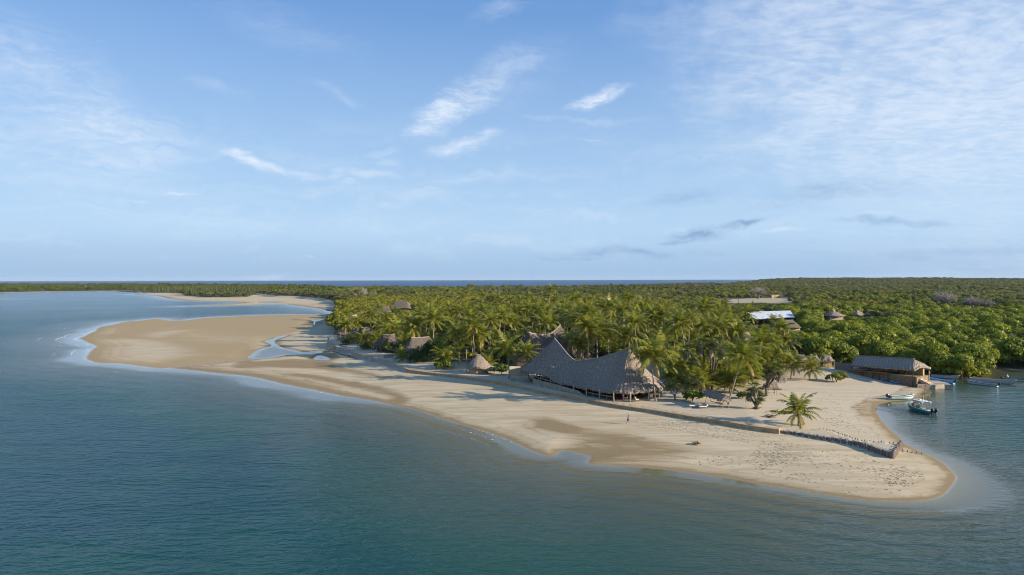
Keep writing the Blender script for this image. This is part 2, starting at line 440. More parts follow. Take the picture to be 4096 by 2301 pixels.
# ------------------------------------------------------------------ wet and dry patches of the sand, plus the painted shade of a hollow
WET_AND_SHADE = [  # polygon, strength, soft edge (m)
    (r9([(80, 690), (160, 672), (290, 700), (420, 735), (560, 752), (700, 790), (860, 832), (800, 862), (600, 893), (390, 893), (230, 835), (340, 800), (330, 770), (230, 730), (100, 720)]), 0.62, 9),
    (r9([(100, 690), (170, 676), (280, 700), (360, 730), (330, 748), (200, 735), (120, 715)]), 0.85, 3),  # dark core of the wet patch: shade of a hollow painted as wetter sand
    (r2([(-100, 880), (0, 925), (400, 900), (720, 912), (840, 880), (760, 950), (1000, 1010), (1150, 1050), (1390, 1125), (1250, 1100), (900, 1040), (560, 1000), (100, 985), (-250, 990)]), 0.75, 5),
    (r2([(200, 1035), (600, 1062), (900, 1120), (1200, 1185), (1420, 1245), (1520, 1310), (1480, 1350), (1330, 1330), (1380, 1290), (1200, 1240), (900, 1170), (600, 1110), (300, 1065)]), 0.75, 4),
    (r2([(560, 830), (690, 815), (800, 850), (840, 890), (740, 905), (560, 905)]), 0.9, 3),
    (r1([(1700, 930), (1900, 880), (2200, 870), (2572, 800), (2572, 890), (1700, 985), (1500, 975)]), 0.8, 10),
    (r2([(-400, 820), (-50, 800), (120, 775), (-20, 850), (-60, 880), (-300, 890)]), 0.8, 8),
    (r2([(250, 462), (560, 468), (640, 560), (560, 590), (420, 612), (330, 640), (200, 660), (80, 700), (60, 640), (300, 560)]), 0.7, 14),
    (r1([(1750, 520), (2100, 490), (2572, 470), (2572, 640), (2200, 640), (1950, 610), (1850, 560)]), 0.6, 22),
    (r1([(800, 690), (1000, 610), (1080, 660), (1000, 740), (1120, 850), (1000, 900), (860, 890), (920, 780)]), 0.85, 8),
    (r1([(900, 900), (1300, 925), (1600, 930), (1900, 870), (1900, 990), (1300, 958), (950, 930)]), 0.85, 8),
    (r5([(480, 1440), (560, 1380), (680, 1330), (900, 1270), (1000, 1170), (760, 1170), (640, 1190), (560, 1260), (430, 1330), (380, 1440)]), 0.35, 6),
    (r8([(940, 560), (1080, 480), (1350, 470), (1200, 520), (1170, 600), (1280, 720), (1400, 820), (1330, 830), (1200, 740), (1050, 640)]), 0.38, 4),
]
DRY = [
    (r1([(1070, 700), (1400, 702), (1650, 735), (1830, 800), (1850, 835), (1950, 852), (1750, 890), (1600, 930), (1400, 945), (1180, 895), (1090, 830)]), 0.95, 16),
    (r1([(1430, 660), (1650, 620), (1950, 612), (1800, 640), (1600, 690)]), 0.7, 14),
    (r1([(990, 640), (1100, 590), (1230, 600), (1130, 650)]), 0.6, 10),
    (r2([(-900, 590), (-300, 660), (0, 700), (-300, 740), (-700, 690)]), 0.45, 30),
]
WARM = smooth_poly(r1([(780, 700), (1000, 560), (1500, 480), (2572, 440)]) + r2([(760, 440), (640, 560), (330, 650), (70, 710), (0, 820), (-60, 900)]) + r1([(1600, 1000), (1000, 960), (850, 920)]), 2)

ys = [45.0]
while ys[-1] < 7000: ys.append(ys[-1] * 1.0070 + 0.02)
ys = np.array([-260, -150, -80, -30, 0, 15, 30] + ys)
ss = np.linspace(-1.0, 1.0, 640)
ss = np.concatenate([[-2.2, -1.6, -1.25], ss, [1.25, 1.7, 2.4]])
GX = ss[None, :] * np.maximum(ys[:, None], 55.0) * np.where(np.abs(ss[None, :]) > 1.01, 1.4, 1.0); GY = np.repeat(ys[:, None], len(ss), 1)
Z, D, UP, PD, DI, PALD = terrain(GX, GY, True)
NR, NC = GX.shape
idx = np.arange(NR * NC).reshape(NR, NC)
quads = np.stack([idx[:-1, :-1], idx[:-1, 1:], idx[1:, 1:], idx[1:, :-1]], -1).reshape(-1, 4)

def attr_soft(polys):
    out = np.zeros(GX.shape, np.float32)
    for p, k, soft in polys:
        sd = local_sd(GX, GY, smooth_poly(p, 2), soft * 2)
        out = np.maximum(out, k * sstep(sd, -soft * 0.7, soft * 0.7))
    return out
wet = attr_soft(WET_AND_SHADE)
low = sstep(GX, -18, -60)
barm = local_sd(GX, GY, WARM, 40)
warm = sstep(barm, -6, 10)
wet = np.maximum(wet, 0.74 * sstep(barm, -8, 8))
dryp = attr_soft(DRY)
wet = wet * (1 - dryp)
tide = np.exp(-np.maximum(Z, 0) / 0.035) * (UP < 0.0) * sstep(Z, -0.03, 0.0)
wet = np.maximum(wet, 1.0 * np.exp(-np.maximum(Z - 0.02, 0) / (0.07)))
upl = sstep(UP, -0.2, 0.3)
fo = sstep(poly_sd(GX, GY, FOREST), -1.5, 3) * (1 - sstep(local_sd(GX, GY, FIELD, 40), -8, 4))
fo = np.maximum(fo, sstep(DI, 10, 40)); fo = np.maximum(fo, 0.28 * sstep(local_sd(GX, GY, FIELD, 40), -12, 4))
fo *= (1 - 0.93 * sstep(Z, 3, 1.2) * sstep(GY, 230, 200) * sstep(GX, 88, 80))     # raked sand between the palms
tr_ = np.maximum(upl * (1 - sstep(D, 4, 1)), sstep(PALD, -0.2, 0.1))
wet = np.where(Z < 0, 0.9, wet)
wet = np.where((UP > 0.3) & (D > 5), wet * 0.3, wet)
land_keep = (Z > -5.0)
qk = land_keep.ravel()[quads].any(1)
me = mesh_np('sand_ground', np.stack([GX, GY, Z], -1).reshape(-1, 3), quads[qk], M_SAND,
             dict(wet=wet.ravel(), veg=fo.ravel(), warm=warm.ravel(), tide=tide.ravel(), dsh=np.maximum(D, 0).ravel(), tramp=tr_.ravel()), smooth=True)
o = bpy.data.objects.new('sand_ground', me); COL.objects.link(o); tag(o, 'pale sand of the spit and tidal flats with the ground of the wooded land behind', 'ground', kind='structure')

bed_me = bpy.data.meshes.new('sea_bed'); bed_me.from_pydata([(-16000, -250, -9.5), (16000, -250, -9.5), (16000, 9600, -9.5), (-16000, 9600, -9.5)], [], [(0, 1, 2, 3)])
bed_me.materials.append(pmat('sea_bed_sand', (0.12, 0.13, 0.10)))
o = bpy.data.objects.new('sea_bed', bed_me); COL.objects.link(o); tag(o, 'sea bed under the deep water', 'sea bed', kind='structure')

# water sheet: the same grid at sea level where it is not well above the water, then the open ocean
depth = np.maximum(-Z, 0)
depth = np.where(land_keep, depth, np.maximum(depth, 5))
dshore = np.maximum(-D, 0)
ocean = sstep(GY, 1700, 2100) * (DI < -20)
inland = sstep(GX, 60, 84) * sstep(GY, 120, 150)
chop = sstep(dshore + 7 * (vnoise(GX / 22, GY / 14, 61) - 0.5), 0.8, 6 + 6 * low) * (0.45 + 0.55 * sstep(dshore, 4, 45)) * (1 - 0.25 * inland)
chop *= np.clip(1.0 - 0.5 * sstep(GY, 120, 700), 0.3, 1)
chop = np.where(PD > -6, chop * 0.25 + 0.22 * sstep(PD, 0.8, 3), chop) * 0.82
farr = sstep(GY, 250, 1500)
fl = np.zeros(GX.shape, np.float32)
wv = (vnoise(GX / 26, GY / 26, 21) - 0.5) * 5 * np.clip(GY / 200, .5, 2)
for off, wd, k in ((0.5, 0.5, 0.8), (3.2, 0.42, 0.7), (7.0, 0.45, 0.5)):
    sc = np.clip(GY / 170, 0.6, 2.2)
    fl = np.maximum(fl, k * np.exp(-((dshore - off * sc - (wv if off > 1 else 0.15 * wv)) / (wd * sc)) ** 2))
swash = np.sin(2 * np.pi * (dshore + wv) / (4.2 + 2.5 * low)) * np.exp(-dshore / (11 + 10 * low)) * sstep(GX, 75, 50) * (D < 0)
fl = fl * 1.35
gap = sstep(vnoise(GX / 17, GY / 17, 33), 0.45, 0.80)
fl *= (D < 0) * gap * (PD < -6) * sstep(GX, 24, 8) * sstep(GY, 520, 380)
fl = np.maximum(fl, ocean * 0.9 * sstep(vnoise(GX / 90, GY / 14, 41), 0.86, 0.93) * sstep(GY, 2600, 1900))
wk = (Z < 0.25).ravel()[quads].any(1)
wme = mesh_np('sea_water', np.stack([GX, GY, np.zeros_like(GX)], -1).reshape(-1, 3), quads[wk], M_WATER,
              dict(depth=depth.ravel(), chop=chop.ravel(), far=farr.ravel(), foam=fl.ravel(), swash=swash.ravel(), ocean=ocean.ravel()), smooth=True)
o = bpy.data.objects.new('sea_water', wme); COL.objects.link(o); tag(o, 'teal and blue rippled sea around the sand spit', 'sea', kind='structure')
ox = np.array([-15000, -6000, -2000, 0, 2000, 6000, 15000.]); oy = np.array([6990, 7800, 8700, 9600.])
OX, OY = np.meshgrid(ox, oy); oi = np.arange(OX.size).reshape(OX.shape)
oq = np.stack([oi[:-1, :-1], oi[:-1, 1:], oi[1:, 1:], oi[1:, :-1]], -1).reshape(-1, 4); one = np.ones(OX.size)
ome = mesh_np('open_ocean', np.stack([OX, OY, np.full_like(OX, -0.02)], -1).reshape(-1, 3), oq, M_WATER, dict(depth=one * 6, chop=one * 0.19, far=one, foam=one * 0, swash=one * 0, ocean=one))
o = bpy.data.objects.new('open_ocean', ome); COL.objects.link(o); tag(o, 'deep blue ocean out to the horizon', 'ocean', kind='structure')

# ------------------------------------------------------------------ daylight
SUN_EL = R(18.0)
SUN_DIR = Vector((0.955, -0.295, 0)).normalized() * math.cos(SUN_EL) + Vector((0, 0, math.sin(SUN_EL)))
sl = bpy.data.lights.new('sun', 'SUN'); sl.energy = 4.3; sl.angle = R(0.5); sl.color = (1.0, 0.86, 0.68)
so = bpy.data.objects.new('sun', sl); COL.objects.link(so)
so.rotation_euler = SUN_DIR.to_track_quat('Z', 'Y').to_euler(); so.location = (200, -100, 200)

def azel(px, py):
    d = (_d + _r * ((px - CX) / F_PX) - _u * ((py - CY) / F_PX)).normalized()
    return math.degrees(math.atan2(d.x, d.y)), math.degrees(math.asin(d.z))

W = bpy.data.worlds.new('World'); S.world = W; W.use_nodes = True
t = NT(W.node_tree); t.n.clear()
wout = t.node('ShaderNodeOutputWorld')
sky = t.node('ShaderNodeTexSky'); sky.sky_type = 'NISHITA'; sky.sun_disc = False
sky.sun_elevation = SUN_EL; sky.sun_rotation = math.atan2(SUN_DIR.x, SUN_DIR.y); sky.altitude = 0
sky.air_density = 1.0; sky.dust_density = 0.0; sky.ozone_density = 3.0
dirv = t.node('ShaderNodeTexCoord').outputs['Generated']
sx = t.node('ShaderNodeSeparateXYZ', ins={0: dirv})
az = t.math('MULTIPLY', t.math('ARCTAN2', sx.outputs[0], sx.outputs[1]), 57.29578)
el = t.math('MULTIPLY', t.math('ARCSINE', sx.outputs[2]), 57.29578)
cc = t.node('ShaderNodeCombineXYZ', ins={0: az, 1: el, 2: 0.0}).outputs[0]
def warpv(vec, scale, amt, z=0.0):
    n = t.node('ShaderNodeTexNoise', ins={'Vector': vec, 'Scale': scale, 'Detail': 3.0, 'Roughness': 0.55})
    v = t.node('ShaderNodeVectorMath', operation='SUBTRACT', ins={0: n.outputs['Color'], 1: (0.5, 0.5, 0.5)})
    v2 = t.node('ShaderNodeVectorMath', operation='SCALE', ins={0: v.outputs[0]}); v2.inputs['Scale'].default_value = amt
    return t.node('ShaderNodeVectorMath', operation='ADD', ins={0: vec, 1: v2.outputs[0]}).outputs[0]
cw = warpv(cc, 0.20, 2.2)
cw = warpv(cw, 0.9, 0.4)
cs = t.node('ShaderNodeSeparateXYZ', ins={0: cw}); azw, elw = cs.outputs[0], cs.outputs[1]
FIB = {}
for a_ in (30, 8, -14):                                   # three sets of ice fibres, each combed along its own slope
    st = t.mapping(cw, rot=(0, 0, R(-a_)), scale=(0.20, 0.85, 1))
    n_ = t.noise(st, 1.0, 6, 0.66, 0.5); m_ = t.noise(st, 3.4, 4, 0.6, 0.3)
    FIB[a_] = (n_, t.math('ADD', t.math('MULTIPLY', t.ramp(n_, 0.32, 0.68), 0.62), t.math('MULTIPLY', t.ramp(m_, 0.32, 0.68), 0.38)))
def wisp(px, py, w, h, ang, k, nz=0.95, soft=1.1, **kw):
    """a drawn-out cloud at a place in the sky: size in degrees, ang its slope"""
    a0, e0 = azel(px, py); c, s_ = math.cos(R(ang)), math.sin(R(ang))
    n, fib = FIB[min(FIB, key=lambda q: abs(q - ang))]
    u = t.math('MULTIPLY_ADD', azw, c / w, t.math('MULTIPLY_ADD', elw, s_ / w, -(a0 * c + e0 * s_) / w))
    v = t.math('MULTIPLY_ADD', azw, -s_ / h, t.math('MULTIPLY_ADD', elw, c / h, (a0 * s_ - e0 * c) / h))
    ln = t.math('SQRT', t.math('MULTIPLY_ADD', u, u, t.math('MULTIPLY', v, v)))
    f = t.math('SUBTRACT', 1.0, t.math('MULTIPLY_ADD', t.math('SUBTRACT', n, 0.5), -nz, ln))
    r_ = t.math('MULTIPLY', t.math('MULTIPLY', t.ramp(f, 0.0, soft), t.math('MULTIPLY_ADD', fib, 0.78, 0.22)), k)
    ACC[0] = r_ if ACC[0] is None else t.math('MAXIMUM', ACC[0], r_)      # gathered one by one
    return r_
ACC = [None]
wl = [
    wisp(1800, 430, 5.4, 2.0, 33, 1.0, sx_=0.6, sy_=2.4), wisp(1920, 370, 4.6, 2.0, 30, 0.55, sx_=0.6, sy_=2.2), wisp(2040, 280, 5.0, 2.4, 22, 0.36, sx_=0.6, sy_=1.8), wisp(1700, 515, 3.2, 0.9, 14, 0.8), wisp(2060, 330, 7, 3.0, 24, 0.16, sx_=.5, sy_=1.2),
    wisp(1860, 585, 4.4, 1.0, 7, 1.0), wisp(1950, 555, 2.2, 0.8, 8, 0.75), wisp(985, 640, 2.8, 0.85, -22, 1.0), wisp(1070, 668, 2.2, 0.55, -10, 0.8), wisp(1220, 695, 3.6, 0.5, -6, 0.5),
    wisp(1370, 690, 2.0, 1.0, 20, 0.6), wisp(1500, 705, 3.6, 0.9, -4, 0.5), wisp(1410, 735, 1.4, 0.5, 0, 0.65), wisp(1560, 650, 1.0, 1.6, 60, 0.3), wisp(1530, 610, 1.8, .5, 10, .4),
    wisp(2385, 390, 3.0, 0.8, 14, 1.0), wisp(2470, 372, 2.0, 0.45, 22, 0.8), wisp(2310, 412, 1.8, 0.5, 10, 0.7),
    wisp(430, 520, 10.0, 3.6, -10, 0.60, sx_=0.4, sy_=1.6), wisp(620, 540, 4.4, 1.4, -14, 0.55), wisp(270, 545, 3.0, 0.5, -8, 0.5), wisp(150, 300, 9.0, 4.0, -20, 0.40, sx_=0.4, sy_=1.3), wisp(300, 350, 5.0, 2.2, -28, 0.35, sx_=0.5, sy_=1.6),
    wisp(420, 650, 9.0, 3.0, 6, 0.50, sx_=0.4, sy_=1.6), wisp(100, 560, 8.0, 4.0, 0, 0.32, sx_=.4, sy_=1.2), wisp(690, 768, 2.8, 0.25, -2, 0.8), wisp(550, 795, 1.6, 0.16, 0, 0.5), wisp(1330, 375, 3.2, 0.5, -14, 0.34), wisp(870, 335, 3.4, 0.7, -10, 0.25),
    wisp(1680, 785, 4.2, 0.8, 3, 0.45), wisp(1540, 830, 3.2, 0.6, 8, 0.3), wisp(1860, 720, 4.6, 0.5, 8, 0.35), wisp(2380, 548, 2.6, 0.2, 3, 0.4), wisp(2350, 475, 8, 0.5, -3, 0.3), wisp(1990, 45, 3.2, 1.0, 14, 0.3), wisp(1150, 120, 8, 2.2, -14, 0.14), wisp(700, 880, 10, 2.0, 0, 0.2), wisp(1500, 890, 12, 1.6, 2, 0.2),
    wisp(1230, 1022, 0.7, 0.2, 0, 0.5), wisp(1060, 1100, 3.2, 0.4, 0, 0.25), wisp(3150, 930, 3.4, 0.35, 6, 0.55), wisp(3600, 840, 9, 0.6, 5, 0.4), wisp(2900, 640, 8, 0.9, -4, 0.3),
]
cm = ACC[0]
# the ripple sheet in the north-east: cells on a level layer, seen in perspective
zc = t.math('ADD', t.math('MAXIMUM', sx.outputs[2], 0.0), 0.13)
px_ = t.math('DIVIDE', sx.outputs[0], zc); py_ = t.math('DIVIDE', sx.outputs[1], zc)
pl = t.node('ShaderNodeCombineXYZ', ins={0: px_, 1: py_, 2: 0.0}).outputs[0]
plw = warpv(warpv(pl, 0.7, 0.35), 5.0, 0.05)
cells = t.noise(t.mapping(plw, rot=(0, 0, R(-24)), scale=(1.25, 1.6, 1)), 11.0, 5, 0.60, 0.25)
band = t.noise(t.mapping(plw, rot=(0, 0, R(-30)), scale=(0.7, 1.3, 1)), 2.2, 4, 0.6, 0.3)
wide = t.noise(cw, 0.10, 4, 0.6, 0.4)
a1, e1 = azel(4300, 330)
sh = t.mapping(cw, loc=(a1, e1, 0), rot=(0, 0, R(-14)), scale=(32, 19.0, 1), typ='TEXTURE')
sl_ = t.node('ShaderNodeVectorMath', operation='LENGTH', ins={0: sh}).outputs['Value']
base = t.math('SUBTRACT', 1.08, sl_)
base = t.math('ADD', base, t.math('MULTIPLY', t.math('SUBTRACT', wide, 0.5), 0.75))
base = t.math('ADD', base, t.math('MULTIPLY', t.math('SUBTRACT', band, 0.5), 0.5))
dens = t.ramp(base, 0.0, 0.75)
sheet = t.math('MULTIPLY', dens, t.ramp(t.math('ADD', t.math('MULTIPLY', cells, 0.7), t.math('MULTIPLY', band, 0.3)), 0.32, 0.68, 0.44, 1.0))
cm = t.math('MAXIMUM', cm, t.math('MULTIPLY', sheet, t.ramp(el, 3.0, 11.0, 0.28, 0.68)))
lowb = t.math('MULTIPLY', t.ramp(t.noise(t.mapping(cw, scale=(0.05, 0.55, 1)), 1.0, 4, 0.6), 0.42, 0.7), t.math('MULTIPLY', t.ramp(el, 0.5, 3.5), t.ramp(el, 15, 7)))
cm = t.math('MAXIMUM', cm, t.math('MULTIPLY', lowb, 0.22))
# grey shaded cloud low in the east
ACC = [None]
dk = [wisp(2800, 938, 3.6, 0.75, 3, 1.0, nz=0.5), wisp(2960, 905, 3.0, 0.45, 10, 0.95, nz=0.5), wisp(2700, 955, 2.0, .3, 0, .7), wisp(2500, 1008, 10, 0.55, 0, 0.6), wisp(3550, 880, 6, 0.5, -3, 0.5), wisp(3300, 772, 8, 1.3, 4, 0.38), wisp(2750, 795, 5, 1.0, 3, 0.38), wisp(2300, 1030, 7, 0.35, 0, 0.5), wisp(3250, 745, 2.6, 0.5, 0, 0.4), wisp(3800, 1020, 9, .5, 0, .3)]
dm = t.math('MULTIPLY', ACC[0], 1.5, clamp=True)
skyc = t.mix(0.62, sky.outputs[0], (1.38, 2.95, 6.1, 1))                                   # deep clear blue away from the sun
skyc = t.mix(t.ramp(el, 3.0, 21.0, 0.88, 0.0, False), skyc, (3.60, 5.05, 6.65, 1))         # pale sea haze low down
skyc = t.mix(t.ramp(el, 0.0, 4.5, 0.85, 0.0), skyc, (2.5, 3.68, 5.33, 1))
c1 = t.mix(cm, skyc, (5.9, 6.5, 7.3, 1))
c2 = t.mix(dm, c1, (2.05, 3.2, 4.9, 1))
bg = t.node('ShaderNodeBackground', ins={'Color': c2, 'Strength': 0.063})
t.l.new(bg.outputs[0], wout.inputs[0])
W.cycles.sampling_method = 'MANUAL'; W.cycles.sample_map_resolution = 512

S.view_settings.view_transform = 'Standard'; S.view_settings.look = 'None'; S.view_settings.gamma = 1.0; S.view_settings.use_curve_mapping = False
S.view_settings.exposure = 1.15
S.cycles.max_bounces = 6; S.cycles.diffuse_bounces = 2; S.cycles.glossy_bounces = 3; S.cycles.transmission_bounces = 3; S.cycles.transparent_max_bounces = 8
S.cycles.caustics_reflective = False; S.cycles.caustics_refractive = False; S.cycles.sample_clamp_indirect = 4.0

S.cycles.pixel_filter_type = 'BLACKMAN_HARRIS'; S.cycles.filter_width = 1.1
S.cycles.use_denoising = True; S.cycles.denoiser = 'OPENIMAGEDENOISE'; S.cycles.denoising_input_passes = 'RGB_ALBEDO_NORMAL'; S.cycles.denoising_prefilter = 'ACCURATE'
# ------------------------------------------------------------------ foliage materials
def leafmat(name, c1, c2, c3=None, rnd=0.35, trans=0.40, rough=0.5):
    """leaf tones: lv = this leaf's own tone (0..1), tree to tree variation on top"""
    m, t, out = newmat(name)
    lv = t.attr('lv'); oi = t.node('ShaderNodeObjectInfo').outputs['Random']
    f = t.math('ADD', t.math('MULTIPLY', lv, 1 - rnd), t.math('MULTIPLY', oi, rnd), clamp=True)
    col = t.mix(f, c1, c2)
    if c3: col = t.mix(t.ramp(lv, 0.86, 0.97), col, c3)
    b = t.node('ShaderNodeBsdfPrincipled', ins={'Base Color': col, 'Roughness': rough, 'Specular IOR Level': 0.25})
    tr = t.node('ShaderNodeBsdfTranslucent', ins={'Color': t.mix(0.5, col, (0.20, 0.24, 0.02))})
    mx = t.node('ShaderNodeMixShader', ins={0: trans}); t.l.new(b.outputs[0], mx.inputs[1]); t.l.new(tr.outputs[0], mx.inputs[2])
    t.l.new(mx.outputs[0], out.inputs[0])
    return m
M_MANG = leafmat('mangrove_leaves', (0.105, 0.155, 0.013), (0.310, 0.325, 0.024), rnd=0.55)
M_BROAD = leafmat('yellow_green_leaves', (0.135, 0.155, 0.014), (0.310, 0.270, 0.020))
M_DARKL = leafmat('dark_green_leaves', (0.045, 0.078, 0.014), (0.140, 0.175, 0.026), rnd=0.5)
M_ACAC = leafmat('acacia_leaves', (0.070, 0.090, 0.026), (0.190, 0.165, 0.062), rnd=0.5)
M_CASU = leafmat('casuarina_needles', (0.075, 0.100, 0.034), (0.140, 0.160, 0.055), trans=0.15)
M_PALM = leafmat('palm_fronds', (0.095, 0.130, 0.016), (0.310, 0.290, 0.036), (0.30, 0.215, 0.055), rnd=0.2, rough=0.38)
M_FAN = leafmat('fan_palm_leaves', (0.085, 0.115, 0.034), (0.190, 0.205, 0.066), rnd=0.2, rough=0.45)
M_PAND = leafmat('pandanus_leaves', (0.030, 0.075, 0.016), (0.062, 0.125, 0.024), rnd=0.1)
M_SKIRT = leafmat('dead_fronds', (0.150, 0.125, 0.098), (0.280, 0.245, 0.200), rnd=0.2, trans=0.08, rough=0.9)
M_SCRUB = leafmat('brown_scrub', (0.105, 0.092, 0.050), (0.200, 0.170, 0.105), rnd=0.4, trans=0.2)
M_BARE = leafmat('bare_twigs', (0.20, 0.175, 0.15), (0.42, 0.38, 0.33), rnd=0.3, trans=0.0, rough=0.9)
M_TRUNK = pmat('palm_trunk', (0.34, 0.28, 0.215), (0.20, 0.16, 0.12), scale=2.0, stretch=(1, 1, 7), rough=0.9, bump=0.4)
M_BARK = pmat('dark_bark', (0.16, 0.125, 0.095), (0.075, 0.06, 0.046), scale=4, rough=0.95, bump=0.4)
M_NUT = pmat('coconuts', (0.34, 0.20, 0.05), (0.20, 0.15, 0.04), scale=6, rough=0.5)

# ------------------------------------------------------------------ building blocks of foliage
def quads_from(c, a, b):
    """c centres, a and b half axes (n,3) -> verts, faces"""
    n = len(c)
    v = np.stack([c - a - b, c + a - b * 0.6, c + a * 0.8 + b, c - a * 0.7 + b * 0.8], 1).reshape(-1, 3)
    return v, np.arange(n * 4).reshape(n, 4)

def unit(v): return v / np.maximum(np.linalg.norm(v, axis=-1, keepdims=True), 1e-9)

def leaf_cloud(rng, lobes, n, size, updown=0.35):
    """lobes: (x,y,z,r,flat); n leaf clumps spread through the outer part of every lobe"""
    w = np.array([l[3] ** 2 for l in lobes]); cnt = np.maximum((n * w / w.sum()).astype(int), 4)
    C = []; N = []; T = []
    for l, k in zip(lobes, cnt):
        d = unit(rng.normal(size=(k, 3))); d[:, 2] = np.where(d[:, 2] < -updown, -d[:, 2] * 0.7, d[:, 2]); d = unit(d)
        rad = l[3] * (0.62 + 0.45 * rng.random(k) ** 0.6)
        p = d * rad[:, None]; p[:, 2] *= l[4]
        C.append(p + np.array(l[:3])); N.append(d); T.append(np.clip(rng.normal(0.45 + 0.35 * (rng.random() - 0.5), 0.2, k), 0, 0.84))
    C = np.concatenate(C); N = np.concatenate(N); T = np.concatenate(T)
    nn = unit(N + rng.normal(scale=0.40, size=C.shape))
    a = unit(np.cross(nn, rng.normal(size=C.shape))); b = np.cross(nn, a)
    s = size * (0.55 + 0.9 * rng.random(len(C)))[:, None]
    v, f = quads_from(C, a * s * 0.62, b * s * 0.5)
    return v, f, T

def tree_mesh(name, rng, lobes, n, size, leaf, trunk=None, updown=0.35):
    v, f, T = leaf_cloud(rng, lobes, n, size, updown)
    crown = mesh_np(name + '_crown', v, f, leaf, dict(lv=T))
    return crown

def tube_np(pts, rad, n=6):
    mb = MB(); mb.tube(pts, rad, n, cap=False); return np.array(mb.v), np.array([list(f) for f in mb.f])

def join_np(parts):
    """parts: (verts, quads, lv, material index)"""
    V = []; F = []; L = []; M = []; b = 0
    for v, f, lv, mi in parts:
        V.append(v); F.append(f + b); L.append(np.full(len(f), lv) if np.isscalar(lv) else lv); M.append(np.full(len(f), mi)); b += len(v)
    return np.concatenate(V), np.concatenate(F), np.concatenate(L), np.concatenate(M)

def branches(rng, H, R_, k, thick):
    parts = []
    fork = H * 0.3
    for i in range(k):
        a = 2 * math.pi * (i + rng.random() * 0.6) / k
        e = np.array([math.cos(a) * R_ * 0.55, math.sin(a) * R_ * 0.55, H * (0.62 + 0.2 * rng.random())])
        m = e * np.array([0.35, 0.35, 0.62]) + np.array([0, 0, fork * 0.2])
        parts.append((*tube_np([(0, 0, -0.3), (e[0] * 0.06, e[1] * 0.06, fork * 0.6), m, e], [thick, thick * 0.8, thick * 0.55, thick * 0.25], 5), 0.3, 0))
    return parts

